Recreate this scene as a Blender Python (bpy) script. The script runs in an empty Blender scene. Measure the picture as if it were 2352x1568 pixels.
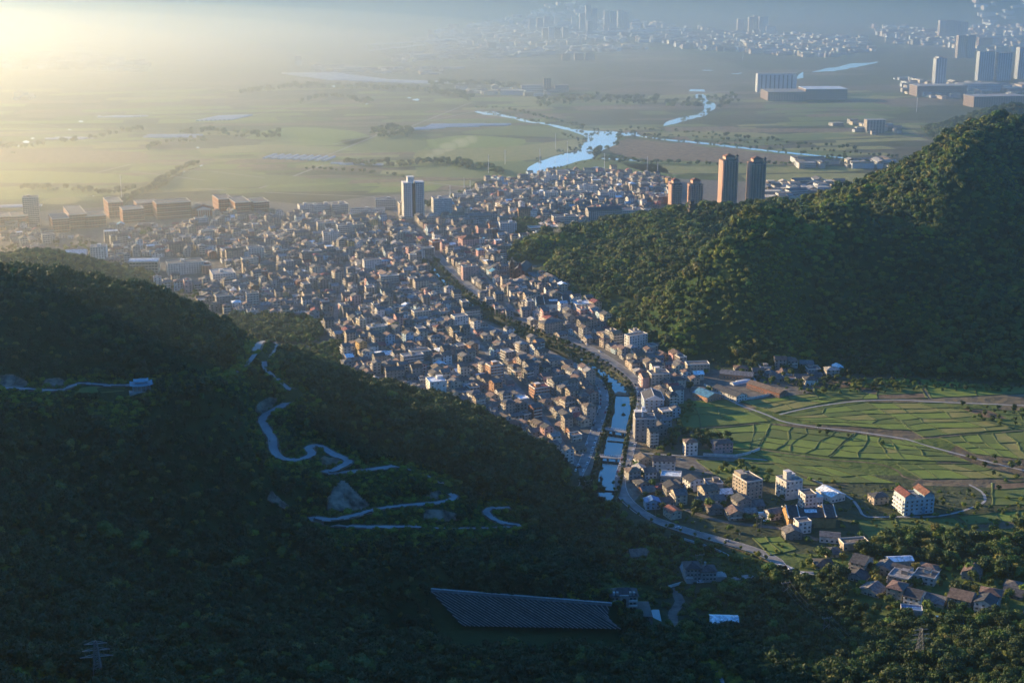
import bpy, bmesh, math, random
import numpy as np
from mathutils import Vector
R = math.radians
scene = bpy.context.scene
COL = scene.collection
rng = random.Random(7)
nrg = np.random.RandomState(11)

# ------------------------------------------------------------------ camera
CAMZ, PITCH, LENS = 440.0, 15.79, 50.0
cam_d = bpy.data.cameras.new("camera"); cam = bpy.data.objects.new("camera", cam_d)
COL.objects.link(cam); scene.camera = cam
cam_d.lens = LENS; cam_d.sensor_width = 36; cam_d.clip_start = 1; cam_d.clip_end = 60000
cam.location = (0, 0, CAMZ); cam.rotation_euler = (R(90 - PITCH), 0, 0)

# ------------------------------------------------------------------ light
SUN_EL, SUN_AZ = 13.5, 58.0          # azimuth: degrees left of the view direction
world = bpy.data.worlds.new("World"); scene.world = world; world.use_nodes = True
wn = world.node_tree.nodes; wl = world.node_tree.links
sky = wn.new("ShaderNodeTexSky"); sky.sky_type = 'NISHITA'; sky.sun_disc = False
sky.sun_elevation = R(SUN_EL); sky.sun_rotation = R(-SUN_AZ)
sky.altitude = 300; sky.air_density = 1.5; sky.dust_density = 0.8; sky.ozone_density = 8.0
bg = wn["Background"]; bg.inputs[1].default_value = 0.108
tint = wn.new("ShaderNodeMix"); tint.data_type = 'RGBA'; tint.blend_type = 'MULTIPLY'; tint.inputs[0].default_value = 1; tint.inputs[7].default_value = (0.45, 0.86, 1.08, 1)
wl.new(sky.outputs[0], tint.inputs[6]); wl.new(tint.outputs[2], bg.inputs[0])
sun_d = bpy.data.lights.new("sun", 'SUN'); sun = bpy.data.objects.new("sun", sun_d); COL.objects.link(sun)
sun_d.energy = 5.0; sun_d.angle = R(0.5); sun_d.color = (1.0, 0.70, 0.35)
sdir = Vector((-math.sin(R(SUN_AZ)) * math.cos(R(SUN_EL)), math.cos(R(SUN_AZ)) * math.cos(R(SUN_EL)), math.sin(R(SUN_EL))))
sun.rotation_euler = sdir.to_track_quat('Z', 'Y').to_euler(); sun.location = (-200, 200, 900)
scene.view_settings.view_transform = 'Standard'; scene.view_settings.look = 'None'
scene.view_settings.exposure = 1.48; scene.view_settings.gamma = 1; scene.view_settings.use_curve_mapping = False
cy = scene.cycles
cy.max_bounces = 5; cy.diffuse_bounces = 3; cy.glossy_bounces = 2; cy.transmission_bounces = 2
cy.transparent_max_bounces = 8; cy.volume_bounces = 1; cy.caustics_reflective = False; cy.caustics_refractive = False
cy.use_denoising = True; cy.use_adaptive_sampling = True; cy.adaptive_threshold = 0.01

# ------------------------------------------------------------------ haze (closed box, even density)
def vol_mat(name, dens, col, g):
    m = bpy.data.materials.new(name); m.use_nodes = True; n = m.node_tree.nodes; n.clear()
    o = n.new("ShaderNodeOutputMaterial"); v = n.new("ShaderNodeVolumePrincipled")
    v.inputs["Density"].default_value = dens; v.inputs["Color"].default_value = (*col, 1); v.inputs["Anisotropy"].default_value = g
    m.node_tree.links.new(v.outputs[0], o.inputs["Volume"]); return m
HAZE = 6.8e-5
me = bpy.data.meshes.new("haze")
X0, X1, Y0, Y1, Z0, Z1 = -16500, 16500, -1500, 19000, -6, 620
me.from_pydata([(x, y, z) for z in (Z0, Z1) for y in (Y0, Y1) for x in (X0, X1)], [],
               [(0, 2, 3, 1), (4, 5, 7, 6), (0, 1, 5, 4), (2, 6, 7, 3), (0, 4, 6, 2), (1, 3, 7, 5)])
hz = bpy.data.objects.new("haze", me); COL.objects.link(hz); hz["kind"] = "stuff"; hz["label"] = "pale evening haze filling the whole valley"
me.materials.append(vol_mat("haze_air", HAZE, (0.58, 0.84, 1.0), 0.82))

# low mist bank lying on the far plain (a flattened dome)
def mist_bank(cx, cyy, rx, ry, h, dens, label, col=(0.84, 0.93, 1.0)):
    b = bmesh.new(); bmesh.ops.create_icosphere(b, subdivisions=5, radius=1)
    for v in b.verts: v.co.x = v.co.x * rx; v.co.y = v.co.y * ry; v.co.z = v.co.z * h if v.co.z > 0 else v.co.z * 3
    me = bpy.data.meshes.new("mist"); b.to_mesh(me); b.free(); me.materials.append(vol_mat("valley_mist", dens, col, 0.80))
    o = bpy.data.objects.new("mist", me); COL.objects.link(o); o.location = (cx, cyy, 0); o["kind"] = "stuff"; o["label"] = label
mist_bank(-500, 5300, 9500, 3000, 225, 1.6e-4, "bank of glowing mist lying on the far plain")
mist_bank(-500, 6100, 9000, 4000, 180, 1.0e-4, "thin outer sheet of mist lying on the far plain")
for _k, _f in enumerate((0.45, 0.7, 0.95, 1.2)): mist_bank(-2300, 4300, 2600 * _f, 2500 * _f, 230 * (.6 + .4 * _f), 1.35e-4, "mist coloured with golden sun glow over the left of the plain", (1.0, 0.91, 0.74))  # warm glow of the sun is put into this mist's colour
for _k, _f in enumerate((0.55, 0.85, 1.15)): mist_bank(-1000, 2150, 950 * _f, 820 * _f, 120 * (.6 + .4 * _f), 1.8e-4, "mist coloured with golden sun glow over the left end of the town", (1.0, 0.91, 0.74))  # nearer mist, with the same sun glow put into its colour

# ------------------------------------------------------------------ photo pixel (2352 wide frame) -> ray
F = 2352 * LENS / 36.0
cp, sp = math.cos(R(PITCH)), math.sin(R(PITCH))
def ray(px, py):
    u = (px - 1176) / F; v = -(py - 784) / F
    return np.array([u, cp + v * sp, -sp + v * cp])
def G(px, py, z=0.0):
    d = ray(px, py); t = (z - CAMZ) / d[2]
    return np.array([d[0] * t, d[1] * t, z])
def g2(px, py, z=0.0):
    return G(px, py, z)[:2]
def proj(x, y, z):
    zz = z - CAMZ; depth = y * cp - zz * sp
    return 1176 + F * x / depth, 784 - F * (y * sp + zz * cp) / depth

# ------------------------------------------------------------------ noise
def _hash(ix, iy, s):
    h = (ix * 374761393 + iy * 668265263 + s * 974711) & 0x7fffffff
    h = ((h ^ (h >> 13)) * 1274126177) & 0x7fffffff
    return ((h ^ (h >> 16)) & 0xffff) / 65535.0
def vnoise(x, y, s=0):
    x = np.asarray(x, float); y = np.asarray(y, float)
    ix = np.floor(x).astype(np.int64); iy = np.floor(y).astype(np.int64)
    fx = x - ix; fy = y - iy; fx = fx * fx * (3 - 2 * fx); fy = fy * fy * (3 - 2 * fy)
    a = _hash(ix, iy, s); b = _hash(ix + 1, iy, s); c = _hash(ix, iy + 1, s); d = _hash(ix + 1, iy + 1, s)
    return (a * (1 - fx) + b * fx) * (1 - fy) + (c * (1 - fx) + d * fx) * fy
def fbm(x, y, scale, octs=4, s=0):
    t = 0; a = 0.5; f = 1.0 / scale
    for k in range(octs):
        t = t + a * (vnoise(x * f, y * f, s + k * 17) - 0.5) * 2; a *= 0.5; f *= 2.03
    return t

# ------------------------------------------------------------------ terrain
def tps_fit(P, z, lam=1.0):
    P = np.asarray(P, float) / 1000; z = np.asarray(z, float); n = len(P)
    d2 = ((P[:, None] - P[None]) ** 2).sum(-1); K = 0.5 * d2 * np.log(d2 + 1e-12)
    K += np.eye(n) * 1e-4 * lam
    A = np.zeros((n + 3, n + 3)); A[:n, :n] = K; A[:n, n] = 1; A[:n, n + 1:] = P; A[n, :n] = 1; A[n + 1:, :n] = P.T
    w = np.linalg.solve(A, np.r_[z, 0, 0, 0]); return P, w
def tps_eval(m, x, y):
    P, w = m; n = len(P); x = np.asarray(x, float) / 1000; y = np.asarray(y, float) / 1000
    out = w[n] + w[n + 1] * x + w[n + 2] * y
    for i in range(n):
        d2 = (x - P[i, 0]) ** 2 + (y - P[i, 1]) ** 2
        out = out + w[i] * 0.5 * d2 * np.log(d2 + 1e-12)
    return out
# left hill: (px, py, z) seen in the photograph
LP = [(0,622,185),(120,645,178),(250,662,170),(350,668,165),(450,705,148),(570,768,128),(620,800,118),(700,828,103),(800,872,88),(900,910,74),
      (1000,940,61),(1100,972,48),(1200,1010,34),(1270,1080,17),(1330,1110,6),
      (0,885,130),(150,885,126),(325,892,120),(480,870,128),(570,850,116),
      (650,900,97),(690,900,93),(590,950,90),(620,1030,76),(700,1040,71),(780,1060,63),(900,1075,58),(1050,1075,46),(1150,1090,34),
      (750,1190,47),(900,1165,43),(1040,1140,36),(1130,1200,24),(1200,1180,20),(1250,1120,16),(1300,1200,10),
      (0,1100,108),(300,1100,88),(600,1150,62),(0,1300,108),(300,1300,66),(600,1300,44),(850,1300,30),(1100,1290,20),(1300,1290,12),
      (0,1450,130),(300,1450,96),(600,1450,66),(850,1450,40),(1000,1448,13),(1200,1452,13),(1400,1452,14),(0,1568,162),(300,1568,140),(600,1568,110),
      (1000,1568,74),(1300,1568,50),(1600,1568,34),(1900,1568,30),(2352,1568,42),(1000,1500,40),(1300,1500,24),(1600,1500,14),(2000,1500,8),(2352,1500,16),
      (2352,1420,4),(2000,1420,0),(1700,1420,4),(1500,1420,4),(1500,1330,2),(1420,1220,-6),(1600,1330,0),
      (990,1352,29),(1200,1368,28),(1400,1385,27),(1435,1395,20),(1480,1400,4),(1300,1340,27),(1100,1330,32),(1480,1320,2)]
LW = [(-1000,1500,330),(-860,1360,330),(-900,1100,480),(-760,980,470),(-800,760,500),(-700,560,420),(-800,400,500),(-560,820,235),(-480,1000,172),(-490,1180,150),(-650,1180,215),(-430,1250,110),(-420,1350,60),(-430,830,190),(-360,650,200),(-340,480,250),  # high far-left points are unseen, raised to shade the foreground and near haze
      (-900,1700,120),(-600,1550,40),(-1400,1500,400),(-1400,1000,520),(-1300,500,520),(-1100,2000,-10),(-800,2000,-20),(-1500,2300,-10),
      (-330,1290,90),(-200,1290,55),(-60,1270,15),(60,1210,-12),(-400,1450,10),(-250,1450,-20),(0,1420,-20),(130,1130,-12),(110,1300,-25),(-500,1700,-15),
      (0,0,436),(200,0,420),(-200,0,436),(-400,100,430),(400,100,400),(0,150,345),(0,300,205),(300,300,190),(-300,300,270),(500,300,200),(700,300,260),(700,100,380),
      (800,500,120),(900,700,60),(600,600,60),(0,-300,420),(600,-300,400),(-600,-300,420),(1300,300,300),(1200,700,120),(600,900,-5),(900,1000,0),(300,1000,-10),(450,1200,-25),(800,1300,-20)]
RP = [(1160,580,4),(1190,560,18),(1240,550,27),(1310,552,28),(1380,548,28),(1440,514,45),(1500,488,60),(1590,474,68),(1650,482,68),(1700,488,70),(1760,478,75),(1860,462,92),
      (1930,436,112),(2000,412,130),(2080,386,150),(2150,336,180),(2200,306,204),(2250,290,205),(2352,284,200),(2600,280,190),
      (1960,470,124),(1890,536,108),(1840,600,92),(1800,645,76),(1700,715,52),(1600,752,31),
      (1600,640,33),(1500,700,8),(1420,640,12),(1500,600,34),(1700,580,58),(1780,560,62),(1400,580,24),(1300,600,10),
      (2000,650,44),(2000,750,14),(2150,700,34),(2250,640,50),(2270,425,142),(2150,550,92),(2030,530,88),(2275,690,40),(2200,800,16),(2352,425,130),(2352,560,70),(2352,700,30),(2352,800,8),
      (1700,800,14),(1850,740,24),(1620,810,4),(1250,600,2)]
RF = [(1140,610),(1260,650),(1340,710),(1430,785),(1500,800),(1580,842),(1700,852),(1900,848),(2050,868),(2200,880),(2352,892),(2600,900)]
RW = [(1000,2250,150),(760,2150,100),(500,2350,0),(370,2430,-20),(420,2430,-20),(300,2400,-20),(100,2250,-15),(20,2160,-12),(800,2500,20),(1100,2700,-20),(600,2700,-25),(1600,2200,130),(1600,1500,-10),(1150,1700,40),(1300,2000,110),(1700,2800,-10),(1400,1250,-10),(2200,1800,80)]
def build_tps(pix, wor, feet=()):
    P = []; z = []
    for a, b, c in pix: P.append(g2(a, b, c)); z.append(c)
    for a, b in feet:
        q = g2(a, b, 0); P.append(q); z.append(-1); P.append(q + (np.array([-55, -35]) if a < 1460 else np.array([-10, -70]))); z.append(-22)
    for a, b, c in wor: P.append(np.array([a, b], float)); z.append(c)
    return tps_fit(P, z)
LOFF = ([0, 1600], [20, 20]); ROFF = ([1160, 1300, 1440, 1500, 1590, 1700, 1860, 1930, 2000, 2080, 2150, 2200, 2250, 2352], [12, 12, 34, 20, 22, 40, 45, 43, 36, 44, 36, 27, 28, 12])
def sink(P, n, off):
    """lower the ridge line by some photo pixels at unchanged distance, so that the crowns stand on the outline"""
    out = []
    for i, (a, b, c) in enumerate(P):
        if i < n:
            q = G(a, b, c); d = ray(a, b + float(np.interp(a, *off))); b2 = b + float(np.interp(a, *off)); t = q[1] / d[1]; c = CAMZ + d[2] * t; b = b2
        out.append((a, b, c))
    return out
LP = sink(LP, 15, LOFF); RP = sink(RP, 19, ROFF)   # crowns stand on the ridges
TL = build_tps(LP, LW); TR = build_tps(RP, RW, RF)
def bump(x, y, cx, cy_, rx, ry, h, rot=0):
    c, s = math.cos(R(rot)), math.sin(R(rot)); dx = x - cx; dy = y - cy_
    u = (dx * c + dy * s) / rx; v = (-dx * s + dy * c) / ry
    return h * np.exp(-(u * u + v * v))
KN = g2(70, 570, 58)
def far_hills(x, y):
    h = 0
    for cx, cy_, rx, ry, hh, rot in FARH: h = np.maximum(h, bump(x, y, cx, cy_, rx, ry, hh, rot) - 12)
    h = h * (1 + 0.30 * fbm(x, y, 900, 4, 91))
    return h
FARH = [(-3300, 8800, 2600, 1100, 420, 4), (-900, 9500, 1700, 1000, 380, -8), (-3900, 6900, 1200, 700, 330, 10),
        (1500, 10000, 1500, 1150, 400, 5), (2500, 9000, 800, 700, 300, -12), (700, 10800, 1600, 1200, 400, 0),
        (4200, 10500, 900, 500, 260, 15), (5200, 14500, 3000, 900, 400, 0), (1160, 3300, 150, 120, 92, 0), (-6500, 5200, 1900, 1500, 420, 30),
        (8000, 9000, 2000, 3000, 400, 0), (0, 15500, 9000, 1500, 420, 0)]
def smooth(a, b, t):
    t = np.clip((t - a) / (b - a), 0, 1); return t * t * (3 - 2 * t)
def terr(x, y):
    x = np.asarray(x, float); y = np.asarray(y, float)
    # thin-plate fits only hold near their points
    wl_ = smooth(2400, 1900, y) * smooth(-2300, -1500, x) * smooth(1900, 1300, x)
    l = tps_eval(TL, x, y); l = np.where(wl_ > 0, l, -30) * wl_ - 30 * (1 - wl_)
    r = tps_eval(TR, x, y); wr = smooth(-150, 0, x) * smooth(3000, 2500, y) * smooth(1000, 1200, y) * smooth(2600, 1900, x)
    r = r * wr - 30 * (1 - wr)
    k = bump(x, y, KN[0], KN[1], 115, 105, 52) - 6
    h = np.maximum(np.maximum(l, r), k)
    hp = np.maximum(h, 0)
    a = smooth(0, 40, hp)
    hp = hp + a * (9 * fbm(x, y, 150, 3, 3) + 3.2 * fbm(x, y, 34, 2, 9))
    rr = a * smooth(0, 1, wr) * (r > l) * smooth(8, 60, hp) * 44
    hp = hp + rr * (np.abs(fbm(x * 0.8 + y * 0.55, y * 0.6 - x * 0.5, 190, 3, 31)) * -1.3 + 0.26)
    lim = np.where((y > -60) & (y < 330), 437 - 0.74 * np.maximum(y, 0), 1e4)
    return np.minimum(np.maximum(hp, 0) + far_hills(x, y), lim)
# ------------------------------------------------------------------ height grid
def geo(a, b, n, up=True):
    t = np.linspace(0, 1, n + 1)[1:]; return a + (b - a) * t ** 2.2
xs = np.r_[geo(-800, -16000, 40)[::-1], np.arange(-800, 1001, 6.0), geo(1000, 16000, 40)]
ys = np.r_[np.linspace(-1400, 180, 30), np.arange(186, 2401, 6.5), geo(2400, 18500, 90)]
XX, YY = np.meshgrid(xs, ys)
HH = terr(XX, YY)
def catmull(P, step):
    P = [np.asarray(p, float) for p in P]
    if len(P) < 3: Q = P
    Q = []
    for i in range(len(P) - 1):
        p0 = P[max(i - 1, 0)]; p1 = P[i]; p2 = P[i + 1]; p3 = P[min(i + 2, len(P) - 1)]
        n = max(1, int(np.linalg.norm((p2 - p1)[:2]) / step))
        for k in range(n):
            t = k / n
            Q.append(0.5 * ((2 * p1) + (-p0 + p2) * t + (2 * p0 - 5 * p1 + 4 * p2 - p3) * t * t + (-p0 + 3 * p1 - 3 * p2 + p3) * t ** 3))
    Q.append(P[-1]); return np.array(Q)
def bil(x, y):
    x = np.asarray(x, float); y = np.asarray(y, float)
    i = np.clip(np.searchsorted(xs, x) - 1, 0, len(xs) - 2); j = np.clip(np.searchsorted(ys, y) - 1, 0, len(ys) - 2)
    fx = (x - xs[i]) / (xs[i + 1] - xs[i]); fy = (y - ys[j]) / (ys[j + 1] - ys[j])
    return (HH[j, i] * (1 - fx) + HH[j, i + 1] * fx) * (1 - fy) + (HH[j + 1, i] * (1 - fx) + HH[j + 1, i + 1] * fx) * fy
def T(px, py, dz=0.0, tmin=250):
    """point of the terrain seen at a photo pixel"""
    d = ray(px, py); t = tmin + np.arange(0, 2600, 3.0); t = np.r_[t, 2850 * 1.01 ** np.arange(1, 190)]
    z = CAMZ + d[2] * t; h = bil(d[0] * t, d[1] * t); k = np.argmax(z < h)
    a, b = t[max(k - 1, 0)], t[k]
    for _ in range(12):
        m = (a + b) / 2
        if CAMZ + d[2] * m < bil(d[0] * m, d[1] * m): b = m
        else: a = m
    return np.array([d[0] * b, d[1] * b, float(bil(d[0] * b, d[1] * b)) + dz])
def seg_dist(P, x, y):
    """distance to polyline P and height there, for arrays x, y"""
    best = np.full(x.shape, 1e9); zz = np.zeros(x.shape)
    for i in range(len(P) - 1):
        a = P[i]; b = P[i + 1]; ab = b[:2] - a[:2]; L = max((ab ** 2).sum(), 1e-9)
        t = np.clip(((x - a[0]) * ab[0] + (y - a[1]) * ab[1]) / L, 0, 1)
        d = np.hypot(x - a[0] - ab[0] * t, y - a[1] - ab[1] * t)
        m = d < best; best = np.where(m, d, best); zz = np.where(m, a[2] + (b[2] - a[2]) * t, zz)
    return best, zz
def shape_ground(P, w_in, w_out, dz):
    x0, x1 = P[:, 0].min() - w_out - 8, P[:, 0].max() + w_out + 8; y0, y1 = P[:, 1].min() - w_out - 8, P[:, 1].max() + w_out + 8
    i = np.where((xs > x0) & (xs < x1))[0]; j = np.where((ys > y0) & (ys < y1))[0]
    s = np.ix_(j, i); d, z = seg_dist(P, XX[s], YY[s]); k = smooth(w_out, w_in, d)
    HH[s] = HH[s] * (1 - k) + (z + dz) * k

# road up the left hill (photo pixels), widths in metres
HR = {'a': [(-60,893),(20,890),(130,896),(185,880),(240,884),(290,884),(345,882)],
      'b': [(586,806),(598,786),(618,783),(632,795),(625,812),(606,830)],
      'c': [(662,892),(684,901),(676,914),(640,936),(604,958),(612,985),(625,1005),(628,1030),(641,1048),(668,1056),(702,1051),(717,1040),(708,1029),(728,1022),(765,1042),(800,1058),(775,1075),(745,1084),(790,1084),(850,1078),(905,1070)],
      'f': [(1010,1108),(1030,1130),(1045,1140),(1015,1152),(930,1160),(860,1170),(810,1184),(760,1192),(715,1188),(745,1202),(840,1209),(960,1209)],
      'g': [(1172,1165),(1125,1167),(1116,1174),(1132,1190),(1158,1200),(1196,1206)], 'h': [(1060,1213),(1140,1211),(1200,1207)],
      'u': [(345,882),(420,873),(500,868),(556,846),(586,812)], 'v': [(606,830),(612,850),(640,872),(662,892)], 'w': [(905,1070),(950,1080),(990,1096),(1010,1108)], 'x': [(960,1209),(1010,1212),(1060,1213)]}
HRW = {'a': 5, 'b': 7, 'c': 6.8, 'd': 6.5, 'e': 6.2, 'f': 5.6, 'g': 5.6, 'h': 3.5, 'u': 4, 'v': 4.5, 'w': 3.5, 'x': 3}
HRP = {}
for k, pts in HR.items():
    P = np.array([T(*p) for p in pts])
    z = P[:, 2].copy()
    for _ in range(2): z[1:-1] = (z[:-2] + 2 * z[1:-1] + z[2:]) / 4
    # keep each point on its line of sight after smoothing the height
    P = np.array([G(p[0], p[1], zz) for p, zz in zip(pts, z)])
    HRP[k] = catmull(P, 4.0)
for k, P in HRP.items(): shape_ground(P, HRW[k] * 0.5 + 3.5, HRW[k] * 0.5 + 16, -0.9)
CANAL = [(985,598),(1010,632),(1050,672),(1110,716),(1180,752),(1270,789),(1345,826),(1392,858),(1416,878),(1430,910),(1428,945),(1418,985),(1408,1030),(1398,1085),(1388,1128),(1380,1150)]
CANP = catmull([G(*p) for p in CANAL], 5)
_n = len(CANP)
def canal_w(i):  # half width of the water
    y = CANP[i][1]
    return float(np.interp(y, [1080, 1150, 1250, 1330, 1400, 1460, 1520, 1600, 1720, 1780, 2200], [8.2, 8.4, 8.0, 8.0, 6.5, 3.0, 2.2, 2.5, 4.5, 2.5, 2]))
CANLOW = CANP.copy(); CANLOW[:, 2] = -3.6
shape_ground(CANLOW, 13, 18, 0)

# hollow for the ribbed embankment
_a = G(990, 1358, 29); _b = G(1405, 1391, 27); _c = G(1062, 1437, 14); _d = G(1428, 1444, 17)
def carve_plane():
    A_ = np.array([[p[0], p[1], 1] for p in (_a, _b, _c, _d)]); co = np.linalg.lstsq(A_, np.array([p[2] for p in (_a, _b, _c, _d)]), rcond=None)[0]; i = np.where((xs > _a[0] - 30) & (xs < _d[0] + 25))[0]; j = np.where((ys > _d[1] - 60) & (ys < _a[1] + 12))[0]
    s = np.ix_(j, i); z = co[0] * XX[s] + co[1] * YY[s] + co[2]
    HH[s] = np.minimum(HH[s], np.maximum(z - 6.0, 11.0))
carve_plane()

# ------------------------------------------------------------------ mesh collector
class M:
    def __init__(self): self.v = []; self.f = []; self.m = []; self.sm = False
    def add(self, V, Fs, mi=0):
        n = len(self.v); self.v += [tuple(p) for p in V]
        for f in Fs: self.f.append(tuple(i + n for i in f)); self.m.append(mi)
    def box(self, x0, x1, y0, y1, z0, z1, mi=0, bottom=False):
        f = [(4, 5, 7, 6), (0, 1, 5, 4), (3, 2, 6, 7), (2, 0, 4, 6), (1, 3, 7, 5)]
        if bottom: f.append((0, 2, 3, 1))
        self.add([(x, y, z) for z in (z0, z1) for y in (y0, y1) for x in (x0, x1)], f, mi)
    def cyl(self, x, y, z0, z1, r0, r1=None, n=8, mi=0, cap=True):
        r1 = r0 if r1 is None else r1; V = []
        for z, r in ((z0, r0), (z1, r1)):
            for k in range(n): a = 2 * math.pi * k / n; V.append((x + r * math.cos(a), y + r * math.sin(a), z))
        Fs = [(k, (k + 1) % n, n + (k + 1) % n, n + k) for k in range(n)]
        if cap: Fs.append(tuple(range(n, 2 * n)))
        self.add(V, Fs, mi)
    def bar(self, a, b, r=0.1, mi=0):
        a = Vector(a); b = Vector(b); d = (b - a).normalized(); u = d.cross(Vector((0, 0, 1)))
        u = u.normalized() if u.length > 1e-3 else Vector((1, 0, 0)); w = d.cross(u)
        V = [p + u * sx * r + w * sy * r for p in (a, b) for sx, sy in ((-1, -1), (1, -1), (1, 1), (-1, 1))]
        self.add(V, [(0, 1, 5, 4), (1, 2, 6, 5), (2, 3, 7, 6), (3, 0, 4, 7), (3, 2, 1, 0), (4, 5, 6, 7)], mi)
    def xf(self, fn): self.v = [fn(p) for p in self.v]
    def mesh(self, name, mats):
        me = bpy.data.meshes.new(name); me.from_pydata([tuple(map(float, p)) for p in self.v], [], self.f)
        for m in (mats if isinstance(mats, (list, tuple)) else [mats]): me.materials.append(m)
        if any(self.m): me.polygons.foreach_set("material_index", self.m)
        if self.sm: me.polygons.foreach_set("use_smooth", [True] * len(self.f))
        me.update(); return me
    def build(self, name, mats, parent=None, kind=None):
        return obj(name, self.mesh(name, mats), parent, kind)
def obj(name, me, parent=None, kind=None):
    o = bpy.data.objects.new(name, me); COL.objects.link(o)
    if parent is not None: o.parent = parent
    if kind: o["kind"] = kind
    return o
def empty(name, loc, rz=0.0):
    o = bpy.data.objects.new(name, None); COL.objects.link(o); o.location = tuple(map(float, loc)); o.rotation_euler[2] = rz
    o.empty_display_size = 1; return o
USED = set()
def tag(o, label, cat, group=None):
    o["label"] = label; o["category"] = cat
    if group: o["group"] = group
    USED.add(label); return o

# ------------------------------------------------------------------ materials
def mat(name, col, rough=0.85, var=0.18, scale=0.4, col2=None, bump_=0.0, rand=0.0, metal=0.0, spec=0.3, coord='Object'):
    m = bpy.data.materials.new(name); m.use_nodes = True; n = m.node_tree.nodes; L = m.node_tree.links
    b = n["Principled BSDF"]; b.inputs["Roughness"].default_value = rough; b.inputs["Metallic"].default_value = metal
    b.inputs["Specular IOR Level"].default_value = spec
    tc = n.new("ShaderNodeTexCoord"); no = n.new("ShaderNodeTexNoise"); no.inputs["Scale"].default_value = scale
    no.inputs["Detail"].default_value = 5; no.inputs["Roughness"].default_value = 0.65
    if coord == 'World':
        ge = n.new("ShaderNodeNewGeometry"); L.new(ge.outputs["Position"], no.inputs["Vector"])
    else: L.new(tc.outputs["Object"], no.inputs["Vector"])
    mx = n.new("ShaderNodeMix"); mx.data_type = 'RGBA'
    c2 = col2 or tuple(c * (1 - 2 * var) for c in col); c1 = col if col2 else tuple(min(1, c * (1 + var)) for c in col)
    mx.inputs[6].default_value = (*c1, 1); mx.inputs[7].default_value = (*c2, 1)
    rp = n.new("ShaderNodeMapRange"); rp.inputs[1].default_value = 0.36; rp.inputs[2].default_value = 0.66
    L.new(no.outputs[0], rp.inputs[0]); L.new(rp.outputs[0], mx.inputs[0])
    out = mx.outputs[2]
    if rand:
        oi = n.new("ShaderNodeObjectInfo"); hs = n.new("ShaderNodeHueSaturation")
        mr = n.new("ShaderNodeMapRange"); mr.inputs[3].default_value = 1 - rand; mr.inputs[4].default_value = 1 + rand
        L.new(oi.outputs["Random"], mr.inputs[0]); L.new(mr.outputs[0], hs.inputs["Value"]); L.new(out, hs.inputs["Color"]); out = hs.outputs[0]
        mr2 = n.new("ShaderNodeMath"); mr2.operation = 'MULTIPLY_ADD'; mr2.inputs[1].default_value = 7.31; mr2.inputs[2].default_value = 0
        fr = n.new("ShaderNodeMath"); fr.operation = 'FRACT'; L.new(oi.outputs["Random"], mr2.inputs[0]); L.new(mr2.outputs[0], fr.inputs[0])
        m3 = n.new("ShaderNodeMapRange"); m3.inputs[3].default_value = 0.5 - 0.05 * rand / 0.3; m3.inputs[4].default_value = 0.5 + 0.03 * rand / 0.3
        L.new(fr.outputs[0], m3.inputs[0]); L.new(m3.outputs[0], hs.inputs["Hue"])
    L.new(out, b.inputs["Base Color"])
    if bump_:
        bp = n.new("ShaderNodeBump"); bp.inputs["Strength"].default_value = bump_; bp.inputs["Distance"].default_value = 0.3
        L.new(no.outputs[0], bp.inputs["Height"]); L.new(bp.outputs[0], b.inputs["Normal"])
    return m
def leafmat(name, c1, c2, rand=0.3):
    m = mat(name, c1, 0.6, col2=c2, scale=0.55, rand=rand, spec=0.25)
    n = m.node_tree.nodes; L = m.node_tree.links; b = n["Principled BSDF"]
    tr = n.new("ShaderNodeBsdfTranslucent"); ms = n.new("ShaderNodeMixShader"); ms.inputs[0].default_value = 0.22
    src = b.inputs["Base Color"].links[0].from_socket; L.new(src, tr.inputs[0])
    L.new(b.outputs[0], ms.inputs[1]); L.new(tr.outputs[0], ms.inputs[2]); L.new(ms.outputs[0], n["Material Output"].inputs["Surface"])
    return m
WALLC = {'white': (0.60, 0.59, 0.57), 'cream': (0.46, 0.41, 0.33), 'grey': (0.32, 0.31, 0.30), 'beige': (0.38, 0.33, 0.27),
         'pink': (0.50, 0.32, 0.30), 'brick red': (0.24, 0.125, 0.095), 'yellow': (0.52, 0.38, 0.16), 'pale blue': (0.38, 0.47, 0.55),
         'orange': (0.42, 0.25, 0.16), 'concrete': (0.25, 0.235, 0.22)}
MW = {k: mat("plaster_" + k.replace(' ', '_'), c, 0.9, 0.16, 0.35, rand=0.10) for k, c in WALLC.items()}
ROOFC = {'grey': (0.125, 0.12, 0.12), 'dark grey': (0.065, 0.066, 0.072), 'brown': (0.15, 0.112, 0.088), 'red': (0.19, 0.075, 0.055), 'blue': (0.10, 0.22, 0.36), 'white': (0.62, 0.66, 0.7), 'pale': (0.26, 0.25, 0.24)}
MRF = {k: mat("roofing_" + k.replace(' ', '_'), c, 0.75 if k not in ('white', 'blue') else 0.45, 0.3, 0.5, rand=0.22, bump_=0.2) for k, c in ROOFC.items()}
GLASS = mat("window_glass", (0.02, 0.025, 0.03), 0.12, 0.2, 2, spec=0.6)
FRAME = mat("window_frame", (0.45, 0.45, 0.45), 0.6, 0.1, 2)
TRIM = mat("pale_trim", (0.6, 0.58, 0.55), 0.8, 0.1, 1)
METAL = mat("galvanised_steel", (0.24, 0.25, 0.26), 0.45, 0.15, 1, metal=0.6)
BARK = mat("bark", (0.07, 0.05, 0.035), 0.95, 0.3, 2)
ASPH = mat("asphalt", (0.19, 0.19, 0.19), 0.9, 0.22, 0.08, coord='World')
CONCR = mat("concrete_road", (0.27, 0.275, 0.28), 0.85, 0.12, 0.12, coord='World')
PAVE = mat("paving", (0.13, 0.12, 0.105), 0.9, 0.25, 0.15, coord='World')
DIRT = mat("earth", (0.16, 0.115, 0.08), 0.95, 0.35, 0.1, coord='World')
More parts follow.
